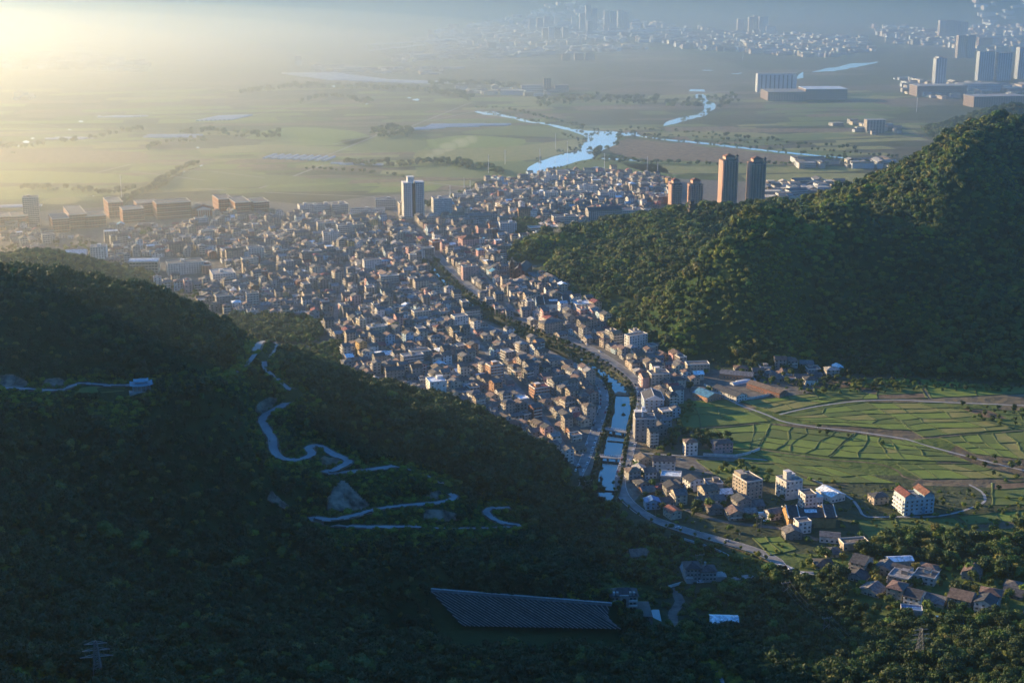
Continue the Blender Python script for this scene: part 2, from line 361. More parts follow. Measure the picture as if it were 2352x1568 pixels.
STONE = mat("quarried_rock", (0.20, 0.155, 0.12), 0.95, 0.45, 0.12, coord='World', bump_=0.8)
GRASS = mat("field_green", (0.070, 0.115, 0.024), 0.9, col2=(0.105, 0.130, 0.032), scale=0.05, coord='World', bump_=0.5)
PADDY = mat("field_bright", (0.145, 0.200, 0.032), 0.9, col2=(0.100, 0.150, 0.028), scale=0.07, coord='World', bump_=0.5)
STRAW = mat("field_straw", (0.21, 0.19, 0.065), 0.9, col2=(0.12, 0.15, 0.035), scale=0.06, coord='World', bump_=0.5)
BROWNF = mat("field_brown", (0.14, 0.10, 0.065), 0.95, 0.3, 0.08, coord='World')
BUNDM = mat("bund_grass", (0.085, 0.11, 0.032), 0.9, col2=(0.045, 0.07, 0.02), scale=0.12, coord='World')
WHITEP = mat("white_paint", (0.75, 0.76, 0.77), 0.5, 0.05, 1)
LEAF = [leafmat("leaves_deep", (0.014, 0.042, 0.013), (0.030, 0.064, 0.017)), leafmat("leaves_mid", (0.060, 0.110, 0.022), (0.11, 0.15, 0.028)),
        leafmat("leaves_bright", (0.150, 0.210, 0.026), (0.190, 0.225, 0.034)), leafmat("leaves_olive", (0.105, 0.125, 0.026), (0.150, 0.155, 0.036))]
def water_mat(name, col, rough, ior=1.33):
    m = bpy.data.materials.new(name); m.use_nodes = True; n = m.node_tree.nodes; L = m.node_tree.links; b = n["Principled BSDF"]
    b.inputs["Base Color"].default_value = (*col, 1); b.inputs["Roughness"].default_value = rough; b.inputs["IOR"].default_value = ior
    b.inputs["Specular IOR Level"].default_value = 1.0
    no = n.new("ShaderNodeTexNoise"); no.inputs["Scale"].default_value = 0.35; ge = n.new("ShaderNodeNewGeometry"); L.new(ge.outputs["Position"], no.inputs["Vector"])
    bp = n.new("ShaderNodeBump"); bp.inputs["Strength"].default_value = 0.015; bp.inputs["Distance"].default_value = 0.1
    L.new(no.outputs[0], bp.inputs["Height"]); L.new(bp.outputs[0], b.inputs["Normal"]); return m
FARWATER = water_mat('bright_river_water', (0.9, 0.92, 0.93), 0.03); FARWATER.node_tree.nodes['Principled BSDF'].inputs['Metallic'].default_value = 0.92
WATER = water_mat("river_water", (0.03, 0.045, 0.045), 0.02, 1.9)

# ------------------------------------------------------------------ ground sheet
def ground_material():
    m = bpy.data.materials.new("valley_ground"); m.use_nodes = True; n = m.node_tree.nodes; L = m.node_tree.links; b = n["Principled BSDF"]
    b.inputs["Roughness"].default_value = 0.95; b.inputs["Specular IOR Level"].default_value = 0.1
    ge = n.new("ShaderNodeNewGeometry")
    mp = n.new("ShaderNodeMapping"); mp.inputs["Scale"].default_value = (0.0042, 0.0125, 0); mp.inputs["Rotation"].default_value = (0, 0, R(13))
    L.new(ge.outputs["Position"], mp.inputs["Vector"])
    vo = n.new("ShaderNodeTexVoronoi"); vo.distance = 'CHEBYCHEV'; vo.inputs["Scale"].default_value = 1; L.new(mp.outputs[0], vo.inputs["Vector"])
    sp = n.new("ShaderNodeSeparateColor"); L.new(vo.outputs["Color"], sp.inputs[0])
    cr = n.new("ShaderNodeValToRGB"); e = cr.color_ramp; e.interpolation = 'CONSTANT'
    cols = [(0, (0.060, 0.072, 0.038)), (0.25, (0.085, 0.080, 0.050)), (0.42, (0.050, 0.060, 0.034)), (0.60, (0.110, 0.092, 0.066)), (0.76, (0.085, 0.120, 0.034)), (0.88, (0.14, 0.12, 0.085))]
    e.elements[0].position = 0; e.elements[0].color = (*cols[0][1], 1); e.elements[1].position = cols[1][0]; e.elements[1].color = (*cols[1][1], 1)
    for p, c in cols[2:]: q = e.elements.new(p); q.color = (*c, 1)
    L.new(sp.outputs[0], cr.inputs[0])
    n1 = n.new("ShaderNodeTexNoise"); n1.inputs["Scale"].default_value = 0.0016; n1.inputs["Detail"].default_value = 6; n1.inputs["Roughness"].default_value = 0.62; L.new(ge.outputs["Position"], n1.inputs["Vector"])
    r1 = n.new("ShaderNodeMapRange"); r1.inputs[1].default_value = 0.47; r1.inputs[2].default_value = 0.58; L.new(n1.outputs[0], r1.inputs[0])
    mx = n.new("ShaderNodeMix"); mx.data_type = 'RGBA'; L.new(r1.outputs[0], mx.inputs[0]); L.new(cr.outputs[0], mx.inputs[6]); mx.inputs[7].default_value = (0.048, 0.058, 0.032, 1)
    mp2 = n.new("ShaderNodeMapping"); mp2.inputs["Scale"].default_value = (0.004, 0.03, 1); mp2.inputs["Rotation"].default_value = (0, 0, R(10)); L.new(ge.outputs["Position"], mp2.inputs["Vector"])
    n2 = n.new("ShaderNodeTexNoise"); n2.inputs["Scale"].default_value = 1; n2.inputs["Detail"].default_value = 8; n2.inputs["Roughness"].default_value = 0.7; L.new(mp2.outputs[0], n2.inputs["Vector"])
    r2 = n.new("ShaderNodeMapRange"); r2.inputs[1].default_value = 0.3; r2.inputs[2].default_value = 0.7; r2.inputs[3].default_value = 0.55; r2.inputs[4].default_value = 1.4; L.new(n2.outputs[0], r2.inputs[0])
    hs = n.new("ShaderNodeHueSaturation"); L.new(mx.outputs[2], hs.inputs["Color"]); L.new(r2.outputs[0], hs.inputs["Value"])
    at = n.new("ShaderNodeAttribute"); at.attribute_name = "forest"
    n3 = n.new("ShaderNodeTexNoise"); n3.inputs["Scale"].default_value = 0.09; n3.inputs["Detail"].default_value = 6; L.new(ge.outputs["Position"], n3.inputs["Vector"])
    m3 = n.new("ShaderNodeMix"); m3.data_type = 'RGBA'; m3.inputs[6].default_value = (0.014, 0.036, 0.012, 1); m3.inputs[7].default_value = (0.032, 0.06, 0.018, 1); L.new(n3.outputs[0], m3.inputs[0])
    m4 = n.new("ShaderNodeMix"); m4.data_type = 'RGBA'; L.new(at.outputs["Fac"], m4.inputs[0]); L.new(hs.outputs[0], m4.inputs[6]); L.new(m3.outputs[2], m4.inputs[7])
    L.new(m4.outputs[2], b.inputs["Base Color"])
    bp = n.new("ShaderNodeBump"); bp.inputs["Strength"].default_value = 0.8; bp.inputs["Distance"].default_value = 3; L.new(n3.outputs[0], bp.inputs["Height"]); L.new(bp.outputs[0], b.inputs["Normal"])
    return m
def make_ground():
    ny, nx = HH.shape
    V = np.stack([XX.ravel(), YY.ravel(), HH.ravel()], 1)
    idx = np.arange(ny * nx).reshape(ny, nx)
    Fq = np.stack([idx[:-1, :-1].ravel(), idx[:-1, 1:].ravel(), idx[1:, 1:].ravel(), idx[1:, :-1].ravel()], 1)
    me = bpy.data.meshes.new("ground"); me.vertices.add(len(V)); me.vertices.foreach_set("co", V.ravel())
    me.loops.add(len(Fq) * 4); me.loops.foreach_set("vertex_index", Fq.ravel())
    me.polygons.add(len(Fq)); me.polygons.foreach_set("loop_start", np.arange(len(Fq)) * 4); me.polygons.foreach_set("loop_total", np.full(len(Fq), 4))
    me.polygons.foreach_set("use_smooth", np.ones(len(Fq), bool))
    me.update(calc_edges=True)
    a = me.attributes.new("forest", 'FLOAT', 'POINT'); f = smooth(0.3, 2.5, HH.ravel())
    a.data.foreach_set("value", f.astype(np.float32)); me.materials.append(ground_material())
    o = obj("ground", me, kind="structure"); o["label"] = "valley floor and the green hills that rise around it"
make_ground()

def strip(name, P, half, z, material, kind="structure", left=None, label=None, drape=True):
    """ribbon along P; half = half width (number or function of index); left/right offsets optional"""
    P = np.asarray(P); n = len(P); d = np.gradient(P[:, :2], axis=0); d /= np.linalg.norm(d, axis=1)[:, None] + 1e-9
    nn = np.stack([-d[:, 1], d[:, 0]], 1); V = []; Fs = []
    for i in range(n):
        a, b = (left if left else (-(half(i) if callable(half) else half), (half(i) if callable(half) else half)))
        for o_ in (a, (a + b) / 2, b):
            q = P[i, :2] + nn[i] * o_; V.append((q[0], q[1], P[i, 2] + z))
    for i in range(n - 1):
        for k in (0, 1): a = i * 3 + k; Fs.append((a, a + 1, a + 4, a + 3)[::-1])
    m = M(); m.add(V, Fs); o = m.build(name, material, kind=kind)
    if label: o["label"] = label
    return o
def sheet(name, pts, z, material, label=None, kind="structure", world=False):
    V = [(p[0], p[1], z) for p in pts] if world else [G(a, b, z) for a, b in pts]
    m = M(); V = np.array(V); ar = 0.5 * sum(V[i][0] * V[(i + 1) % len(V)][1] - V[(i + 1) % len(V)][0] * V[i][1] for i in range(len(V)))
    m.add(V, [tuple(range(len(V))) if ar > 0 else tuple(range(len(V)))[::-1]]); o = m.build(name, material, kind=kind)
    if label: o["label"] = label
    return o
# ------------------------------------------------------------------ water
def pxriver(name, pts, label, jit=0.5, z=0.25, amp=1.0):
    """river from a centre line of (px, py, half thickness in photo pixels)"""
    P = catmull([np.array(p, float) for p in pts], 3.0); up = []; lo = []
    for i, (x, y, t) in enumerate(P):
        w = t * (1 + jit * 1.6 * (vnoise(i * 0.31, 3.3, len(name)) - 0.5) * amp)
        w2 = t * (1 + jit * 1.6 * (vnoise(i * 0.31, 9.7, len(name) + 5) - 0.5) * amp)
        up.append(G(x, y - w, z)); lo.append(G(x, y + w2, z))
    m = M(); V = []; Fs = []
    for i in range(len(P)): V += [lo[i], up[i]]
    for i in range(len(P) - 1): Fs.append((2 * i, 2 * i + 2, 2 * i + 3, 2 * i + 1))
    m.add(V, Fs); o = m.build(name, FARWATER, kind="structure"); o["label"] = label; return o
def wobble(pts, a=1.1, s=0):
    P = np.array([np.r_[p, 0] for p in pts + pts[:1]], float); Q = catmull(P, 4)[:-1]
    return [(q[0] + a * (vnoise(i * 0.7, s, 2) - 0.5) * 2, q[1] + 0.6 * a * (vnoise(i * 0.7, s, 8) - 0.5) * 2) for i, q in enumerate(Q)]
sheet("river", wobble([(1213,404),(1214,384),(1254,366),(1288,355),(1329,346),(1337,332),(1348,322),(1343,313),(1322,304),(1300,297),(1322,297),(1356,301),(1385,302),(1421,304),(1419,316),(1414,331),(1378,349),(1368,362),(1336,369),(1274,387),(1262,395),(1232,402)]), 0.3, FARWATER, "broad bright river reach behind the town")
pxriver("river", [(1091,256,2.5),(1112,260,3.5),(1140,262,4),(1152,266,3),(1180,271,2.5),(1205,277,3.5),(1222,281,1.6),(1250,284,2),(1275,290,2.4),(1310,298,3)], "narrow upstream arm of the bright river on its left")
pxriver("river", [(1418,311,4),(1440,308,4),(1464,309,4.5),(1472,314,2),(1520,320,1.8),(1560,324,2),(1620,330,1.8),(1680,337,2),(1760,346,1.6),(1830,353,1.8),(1890,359,1.5),(1955,364,1),(2040,371,0.6)], "thin glinting channel running right across the far fields")
pxriver("river", [(1376,364,2),(1400,365,1.6),(1430,367,1.8),(1462,369,1)], "short thin channel below the broad river reach")
sheet("river", wobble([(1524,290),(1530,281),(1560,271),(1600,263),(1617,251),(1613,236),(1599,228),(1597,218),(1618,218),(1624,230),(1641,238),(1642,250),(1628,257),(1622,265),(1590,273),(1555,283)], 0.9, 4), 0.3, FARWATER, "bright river bend left of the far campus")
sheet("pond", [(1582,210),(1586,205),(1618,206),(1620,211)], 0.3, FARWATER, "small bright pond above the river bend")
pxriver("river", [(1866,166,1),(1890,162,3),(1930,158,5),(1960,151,5),(1990,147,3),(2016,143,1)], "bright river reach beyond the far campus")
sheet("pond", [(1828,182),(1834,172),(1845,165),(1845,179)], 0.3, FARWATER, "small bright water patch beside the far campus hall")
pxriver("river", [(345,438,1.2),(360,430,3),(374,424,3.2),(388,414,3),(400,407,3),(413,400,2.6),(430,392,1),(450,385,1.2),(466,379,1.6)], "bright stream running up through the left fields", 0.9)
for i, (x, y, w, t) in enumerate([(765,198,9,2),(843,239,4,2),(955,229,9,3),(940,225,5,1.5),(186,279,6,2),(160,298,4,1.5),(228,266,4,1.6),(455,339,4,1.2),(60,326,9,3),(40,335,8,2),(75,318,5,2),(1103,428,18,4),(1125,421,12,3),(1120,434,14,2),(210,450,11,1),(2285,46,9,3),(30,350,7,2),(1050,197,6,1),(1170,202,12,1),(1625,162,14,1.2),(1690,170,12,1),(1700,168,5,1)]):
    sheet("pond", [(x - w, y + t * .3), (x - w * .5, y - t), (x + w * .4, y - t * .8), (x + w, y), (x + w * .5, y + t), (x - w * .4, y + t * .7)], 0.3, FARWATER, "small glinting pond on the hazy plain")
for ks, nm in ((0, 0),):
    n0 = len(CANP)
    def cw(i): return canal_w(i)
    strip("canal_water", CANP, cw, -2.6, WATER, label="still canal water running down through the town")
    # banks: wall, slope
    d = np.gradient(CANP[:, :2], axis=0); d /= np.linalg.norm(d, axis=1)[:, None]; nn = np.stack([-d[:, 1], d[:, 0]], 1)
    for s, lab in ((1, "grassy left bank of the canal"), (-1, "stone right bank of the canal")):
        m = M(); V = []; Fs = []
        for i in range(n0):
            w = canal_w(i); jit = 1.8 * (vnoise(i * 0.4, s * 3 + 5, 4) - 0.5)
            for off, z in ((w - 1.6 + jit, -3.4), (w + 0.6 + jit, -1.9), (10.5, -0.9 if s > 0 else 0.1), (11.2, 0.3), (13.2, 0.24)):
                V.append((CANP[i][0] + nn[i][0] * off * s, CANP[i][1] + nn[i][1] * off * s, z))
        for i in range(n0 - 1):
            for k in range(4): a = i * 5 + k; q = (a, a + 1, a + 6, a + 5); Fs.append(q if s < 0 else q[::-1])
        m.add(V, Fs); o = m.build("canal_bank", mat("bank_weeds", (0.055, 0.06, 0.03), .95, .4, .2, coord="World"), kind="structure"); o["label"] = lab
# ------------------------------------------------------------------ town ground, roads
def road(name, px, w, material=ASPH, z=0.12, label=None, kerb=False, flat=True):
    P = catmull([G(*p) if flat else T(*p) for p in px], 6)
    if not flat: P[:, 2] = bil(P[:, 0], P[:, 1])
    o = strip(name, P, w / 2, z, material, label=label)
    if kerb:
        for s in (-1, 1): strip("kerb", P, 0, z + 0.13, TRIM, left=(s * w / 2 - 0.15, s * w / 2 + 0.15))
    ROADS.append((P, w / 2)); return P
ROADS = []
sheet("town_ground", [(-250,520),(0,492),(270,472),(480,462),(620,462),(700,470),(860,450),(1040,438),(1150,412),(1210,400),(1290,392),(1400,392),(1540,410),(1900,425),(2040,425),(2040,470),(1700,500),(1400,560),(1340,600),
    (1290,660),(1350,690),(1400,730),(1400,845),(1335,810),(1262,774),(1178,738),(1110,700),(1050,655),(1010,615),(985,596),
    (985,600),(1005,642),(1045,682),(1105,728),(1175,766),(1262,803),(1338,842),(1375,868),(1392,900),(1395,935),(1390,970),(1375,1020),(1362,1070),(1345,1120),(1290,1130),(900,1100),(600,900),(-250,800)], 0.04, PAVE, "paved ground between the town houses")
sheet("town_ground", [(1400,730),(1430,770),(1500,785),(1580,838),(1650,850),(1800,858),(1900,880),(1850,905),(1760,915),(1690,928),(1600,930),(1545,960),(1500,1010),(1470,1010),(1470,1048),(1700,1050),(1720,1080),(1500,1100),
    (1450,1160),(1430,1140),(1420,1085),(1435,1030),(1450,985),(1462,930),(1450,890),(1425,862),(1400,848)], 0.05, PAVE, "yards and lanes right of the canal")
LRP = [(1120,742),(1190,776),(1270,810),(1335,838),(1372,862),(1392,890),(1396,925),(1384,965),(1368,1010),(1352,1055),(1335,1090),(1322,1125)]
RRP = [(985,560),(1015,600),(1062,645),(1120,690),(1190,728),(1270,762),(1345,796),(1405,832),(1452,868),(1472,905),(1466,950),(1452,1000),(1437,1050),(1424,1090),(1422,1120),(1440,1152),(1490,1188),(1570,1217),(1650,1240),(1725,1262),(1780,1288),(1797,1318)]
LR = road("road", [(x - 9, y + 3) for x, y in LRP], 9, label="asphalt street along the left canal side", kerb=True)
RR = road("road", [(x + 3, y) for x, y in RRP], 9.5, label="asphalt street along the right canal side and round the village", kerb=True)
road("road", [(780,905),(720,900)], 1, PAVE)
ROADS.pop()
for px, w, m_, lab in [
    ([(985,560),(960,530),(930,505),(905,480)], 9, ASPH, "main street leading to the white tower"),
    ([(1190,728),(1160,690),(1125,650),(1090,610)], 6, ASPH, "side street right of the canal"),
    ([(770,745),(775,700),(790,650),(800,600)], 6, ASPH, "narrow street through the left town"),
    ([(1330,1075),(1250,960),(1180,880),(1110,800),(1060,740)], 5, ASPH, "narrow lane between the lower town houses"),
    ([(690,470),(640,520),(560,560),(470,590),(330,640)], 6, PAVE, "street behind the long apartment block"),
    ([(1662,914),(1700,930),(1760,952),(1800,968),(1870,980),(1960,990),(2080,1008),(2110,1018),(2230,1050),(2400,1092)], 2.8, CONCR, "pale farm lane curving through the green fields"),
    ([(1790,952),(1860,936),(1960,922),(2060,918),(2130,922),(2230,926),(2420,934)], 2.6, CONCR, "upper farm track crossing the terraces"),
    ([(1470,1040),(1560,1046),(1640,1048),(1712,1052),(1790,1062),(1850,1092),(1905,1118),(1955,1145),(1975,1170),(1990,1186),(2060,1186),(2140,1186),(2200,1176),(2245,1160),(2262,1150),(2256,1130),(2225,1112)], 2.3, CONCR, "pale lane from the canal to the blue villa"),
    ([(1735,1030),(1820,1043),(1900,1055),(2010,1064),(2060,1080),(2090,1100),(2225,1112)], 1.8, DIRT, "earth track above the meadow"),
    ([(1575,1170),(1650,1195),(1720,1205),(1800,1215),(1880,1240)], 5, PAVE, "village lane below the old houses"),
    ([(1798,1300),(1830,1315),(1870,1318)], 9, CONCR, "concrete forecourt at the end of the village street"),
    ([(1540,1350),(1562,1380),(1545,1410),(1555,1450),(1580,1470)], 7, PAVE, "yard beside the stream below the ribbed slope"),
    ([(1605,1488),(1632,1520),(1650,1550),(1668,1580)], 2.6, CONCR, "narrow footpath in the dark foreground wood"),
    ([(1565,1290),(1590,1330),(1660,1330),(1730,1322)], 6, CONCR, "drive in front of the grey villa"),
    ([(572,440),(640,418),(700,395),(742,380)], 5, CONCR, "straight farm road on the plain"),
    ([(450,433),(572,440),(700,446),(860,452)], 4, CONCR, "farm road behind the town"),
    ([(-50,452),(90,428),(200,402),(300,378)], 4, CONCR, "hazy farm road at the far left"),
    ([(1630,213),(1670,211),(1686,220),(1684,232)], 9, CONCR, "curved road beside the far river bend")]:
    road("road", px, w, m_, label=lab, flat=all(y < 1290 for _, y in px))
for k, P in HRP.items():
    if k not in 'uvwx':
        for _s in (-1, 1): strip("verge", P, 0, -0.12, DIRT, left=(_s * HRW[k] / 2 - .3, _s * (HRW[k] / 2 + 1.5)) if _s > 0 else (-HRW[k] / 2 - 1.5, -HRW[k] / 2 + .3), label="earth verge beside the hill road")
        _m = M(); _gd = np.gradient(P[:, :2], axis=0); _gd /= np.linalg.norm(_gd, axis=1)[:, None] + 1e-9
        for _i in range(0, len(P) - 1):
            if _i % 3 == 2: continue
            for _s in (-1, 1):
                _g0, _g1 = (P[_q] + np.array([-_gd[_q][1], _gd[_q][0], 0]) * _s * (HRW[k] / 2 + .15) for _q in (_i, _i + 1)); _m.bar(tuple(_g0 + [0, 0, .35]), tuple(_g1 + [0, 0, .35]), .22)
        _o = _m.build("guard_stones", STONE, kind="stuff"); _o["label"] = "row of low guard stones along the hill road"
    strip("road", P, HRW[k] / 2, 0.0, CONCR, label="pale concrete road winding up the dark hillside")
    ROADS.append((P, HRW[k] / 2 - (2.2 if k in 'uvwx' else 0)))
_q = T(1505, 1418); sheet("stream_pool", [(1490,1403),(1500,1399),(1514,1399),(1517,1415),(1522,1436),(1510,1441),(1500,1430),(1495,1415)], float(_q[2]) + .5, WATER, "small pool of pale water below the lodge")
# crossings
for (px, py, side) in [(1387,985,0),(1386,990,0),(1466,992,0),(1455,1016,0)]:
    c = G(px - 5, py); m = M()
    for k in range(9): m.box(-3.8 + k * 0.9, -3.4 + k * 0.9, -1.1, 1.1, 0, 0.01)
    o = m.build("crosswalk", WHITEP, kind="structure"); o.location = (c[0], c[1], 0.125); o["label"] = "white zebra crossing by the canal bridge"
# ------------------------------------------------------------------ fields
def lerp(a, b, t): return np.asarray(a, float) * (1 - t) + np.asarray(b, float) * t
def field_grid(q, nu, nv, mats, label, z0=0.10, jit=0.26, bund=True, zr=0.25, bw=0.9):
    """a quad of photo pixels (tl, tr, br, bl) split in parcels with raised grassy bunds"""
    q = [G(*p) for p in q]; pt = {}
    us = [0] + sorted((k + rng.uniform(-.22, .22)) / nu for k in range(1, nu)) + [1]
    vs = [0] + sorted((k + rng.uniform(-.22, .22)) / nv for k in range(1, nv)) + [1]
    for i, u in enumerate(us):
        for j, v in enumerate(vs):
            uu = np.clip(u + (rng.uniform(-jit, jit) / nu if 0 < i < nu else 0), 0, 1); vv = np.clip(v + (rng.uniform(-jit, jit) / nv if 0 < j < nv else 0), 0, 1)
            pt[i, j] = lerp(lerp(q[0], q[1], uu), lerp(q[3], q[2], uu), vv)
    b = M()
    for i in range(nu):
        for j in range(nv):
            c = [pt[i, j + 1], pt[i + 1, j + 1], pt[i + 1, j], pt[i, j]]
            o = sheet("field", [tuple(p) for p in c], z0 + rng.uniform(0, zr), rng.choice(mats), world=True); o["label"] = label
    if bund:
        segs = [(pt[i, j], pt[i + 1, j]) for j in range(nv + 1) for i in range(nu)] + [(pt[i, j], pt[i, j + 1]) for i in range(nu + 1) for j in range(nv)]
        for a, c in segs:
            L = np.linalg.norm(c - a); n_ = max(1, int(L / 7)); dd = (c - a) / max(L, .1); nx_, ny_ = -dd[1], dd[0]; pr = None
            for k in range(n_ + 1):
                p = a + (c - a) * k / n_; w = bw * rng.uniform(0.5, 1.9); h = rng.uniform(0.25, 0.8)
                p = p + np.array([nx_, ny_, 0]) * 2.2 * (vnoise(p[0] * .06, p[1] * .06, 3) - .5) * (0 < k < n_); row = [(p[0] - nx_ * w, p[1] - ny_ * w, 0.02), (p[0] - nx_ * w * .3, p[1] - ny_ * w * .3, z0 + h), (p[0] + nx_ * w * .3, p[1] + ny_ * w * .3, z0 + h), (p[0] + nx_ * w, p[1] + ny_ * w, 0.02)]
                if pr: b.add(pr + row, [(0, 4, 5, 1), (1, 5, 6, 2), (2, 6, 7, 3)])
                pr = row
        o = b.build("field_bunds", BUNDM, kind="stuff"); o["label"] = "grassy banks between the field parcels"
GF = [GRASS, GRASS, PADDY, GRASS]
field_grid([(1550,922),(1668,918),(1765,968),(1560,985)], 3, 3, [GRASS, PADDY], "flat green paddy beside the canal buildings")
field_grid([(1590,988),(1770,972),(1745,1030),(1640,1030)], 3, 3, [GRASS, PADDY], "flat green paddy beside the canal buildings")
field_grid([(1700,922),(1860,905),(1950,915),(1780,948)], 3, 3, [PADDY, GRASS, STRAW], "sloping green terrace beside the walled yard")
field_grid([(1865,878),(2100,868),(2130,915),(1880,918)], 3, 3, [GRASS, BROWNF, PADDY], "upper terrace with brown tilled strips")
field_grid([(2110,870),(2420,872),(2420,900),(2140,914)], 3, 2, [GRASS, PADDY], "shaded green field at the foot of the big hill")
field_grid([(1800,952),(1990,924),(2110,990),(1880,974)], 3, 5, [PADDY, GRASS, STRAW, PADDY], "long narrow terrace between the two farm lanes")
field_grid([(1995,925),(2170,926),(2330,985),(2120,1003)], 3, 6, [PADDY, PADDY, STRAW, GRASS], "long narrow terrace between the two farm lanes")
field_grid([(1770,976),(1960,996),(1900,1048),(1740,1028)], 4, 4, [PADDY, GRASS, PADDY], "small bunded paddy below the curving farm lane")
field_grid([(1965,996),(2100,1016),(2230,1062),(1905,1050)], 5, 4, [PADDY, GRASS, STRAW, PADDY], "small bunded paddy below the curving farm lane")
field_grid([(2160,1005),(2352,990),(2400,1060),(2240,1042)], 5, 3, [PADDY, GRASS, STRAW], "small paddy with straw strips at the right edge")
field_grid([(2185,938),(2400,946),(2400,982),(2330,980)], 3, 2, [GRASS, GRASS, BROWNF], "dark scrubby field under the big hill")
field_grid([(2060,1066),(2235,1066),(2352,1098),(2120,1100)], 4, 2, [PADDY, GRASS, STRAW], "small paddy above the earth track")
field_grid([(1725,1040),(1890,1058),(2060,1110),(1890,1108)], 4, 3, [GRASS, PADDY, GRASS], "open meadow with low bunds above the blue villa")
field_grid([(1600,1056),(1780,1066),(1880,1115),(1660,1100)], 3, 2, [GRASS], "dark green meadow behind the five-storey block")
field_grid([(2280,1110),(2420,1105),(2420,1160),(2280,1160)], 2, 3, [BROWNF, GRASS], "brown tilled plot beside the lane bend")
field_grid([(1960,1194),(2190,1190),(2260,1240),(2000,1240)], 3, 2, [GRASS, PADDY], "broad green meadow below the blue villa")
field_grid([(2200,1186),(2420,1166),(2420,1240),(2265,1240)], 3, 3, [GRASS, BROWNF, PADDY], "broad green meadow below the blue villa")
field_grid([(1730,1235),(1790,1232),(1830,1262),(1770,1275)], 2, 2, [PADDY], "small bright grassy patch beside the village street")
for pts, m_, lab in [([(-300,384),(120,394),(310,404),(300,420),(-300,414)], PADDY, "hazy bright green field at the left edge"),
    ([(-300,432),(120,432),(230,440),(200,452),(-300,463)], PADDY, "bright green field behind the brick school"),
    ([(123,453),(184,455),(166,468),(92,467)], STRAW, "yellow-green field patch near the hazy tower"),
    ([(340,405),(520,398),(700,408),(640,425),(380,432)], GRASS, "dark green plot beside the bright stream"),
    ([(560,318),(600,302),(680,292),(800,300),(850,314),(820,332),(740,330)], PADDY, "sunlit bright green field in mid plain"),
    ([(780,322),(940,308),(980,322),(960,346),(820,345)], GRASS, "green field beside the sunlit one"),
    ([(985,322),(1060,311),(1150,315),(1205,321),(1190,334),(1080,341),(985,339)], PADDY, "sunlit green field left of the broad river"),
    ([(960,346),(1180,336),(1330,320),(1326,343),(1220,366),(1100,372),(960,366)], STRAW, "tan stubble field left of the broad river"),
    ([(1000,376),(1210,372),(1205,398),(1150,410),(960,402)], GRASS, "green field between the wood strip and the river"),
    ([(1180,288),(1300,300),(1340,312),(1330,318),(1200,312),(1060,305)], GRASS, "green river meadow above the tan field"),
    ([(1275,388),(1378,352),(1385,366),(1500,375),(1530,400),(1400,392)], GRASS, "grassy river bank below the broad reach"),
    ([(1700,402),(1900,398),(2010,402),(1960,428),(1760,430)], STRAW, "pale stubble ground behind the twin towers"),
    ([(1430,376),(1680,380),(1960,384),(1950,394),(1700,398),(1500,396)], STRAW, "dry pale field beyond the town edge"),
    ([(1440,318),(1700,346),(1950,370),(1900,380),(1500,366),(1400,345)], BROWNF, "brown bare field right of the broad river"),
    ([(500,338),(640,332),(760,342),(740,352),(560,350)], STRAW, "field of pale flooded strips"),
    ([(0,340),(200,345),(330,352),(300,372),(0,372)], BROWNF, "hazy brown field at the left edge")]:
    o = sheet("field", wobble(pts, 0.8, len(lab)), 0.15, m_, lab)

# small plots of the far plain
_fr = random.Random(77)
for k in range(230):
    px, py = _fr.uniform(-60, 2100), 200 + 240 * _fr.random() ** .8; g = G(px, py); 
    if py > 395 and 1150 < px: continue
    w, d = _fr.uniform(60, 330) * (1 + (440 - py) / 500), _fr.uniform(18, 55) * (1 + (440 - py) / 260); a = R(_fr.choice([3, 10, 16]) + _fr.uniform(-3, 3)); c_, s_ = math.cos(a), math.sin(a)
    q = [(g[0] + x * c_ - y * s_, g[1] + x * s_ + y * c_) for x, y in ((-w / 2, -d / 2), (w / 2, -d / 2), (w / 2 * _fr.uniform(.8, 1), d / 2), (-w / 2 * _fr.uniform(.8, 1), d / 2))]
    m_ = _fr.choice([PADDY, GRASS, GRASS, STRAW, BROWNF, PADDY] if px < 1300 else [GRASS, STRAW, BROWNF, GRASS])
    sheet("field", q, 0.06 + .0004 * k, m_, "small plot on the hazy plain", world=True)
for k in range(26):
    px, py = _fr.uniform(0, 2000), _fr.uniform(190, 430)
    if 1150 < px < 2000 and py > 290: continue
    L = _fr.uniform(60, 220); s_ = _fr.choice([-.22, .12, -.4, .06]); P = np.array([G(px, py), G(px + L, py + L * s_)]); strip("track", P, _fr.uniform(1.2, 2.2), .22, CONCR, label="thin farm track on the hazy plain")
# ------------------------------------------------------------------ building kit (front faces local -y)
WK = list(WALLC); RK = list(ROOFC)
def gable(m, w, d, z, rise, axis, ov=0.5, th=0.22, mi=0):
    """two-slope roof shell with thickness, ridge along axis"""
    if axis == 'x':
        y = d / 2 + ov; x = w / 2 + ov; s = rise / (d / 2); ze = z - ov * s
        P = [(-x, -y, ze), (x, -y, ze), (x, 0, z + rise), (-x, 0, z + rise), (-x, y, ze), (x, y, ze)]
    else:
        x = w / 2 + ov; y = d / 2 + ov; s = rise / (w / 2); ze = z - ov * s
        P = [(-x, y, ze), (-x, -y, ze), (0, -y, z + rise), (0, y, z + rise), (x, y, ze), (x, -y, ze)]
    V = P + [(a, b, c + th) for a, b, c in P]
    m.add(V, [(6, 7, 8, 9), (9, 8, 11, 10), (0, 1, 7, 6), (5, 4, 10, 11), (0, 6, 9, 3), (3, 9, 10, 4), (1, 2, 8, 7), (2, 5, 11, 8), (3, 2, 1, 0), (4, 5, 2, 3)], mi)
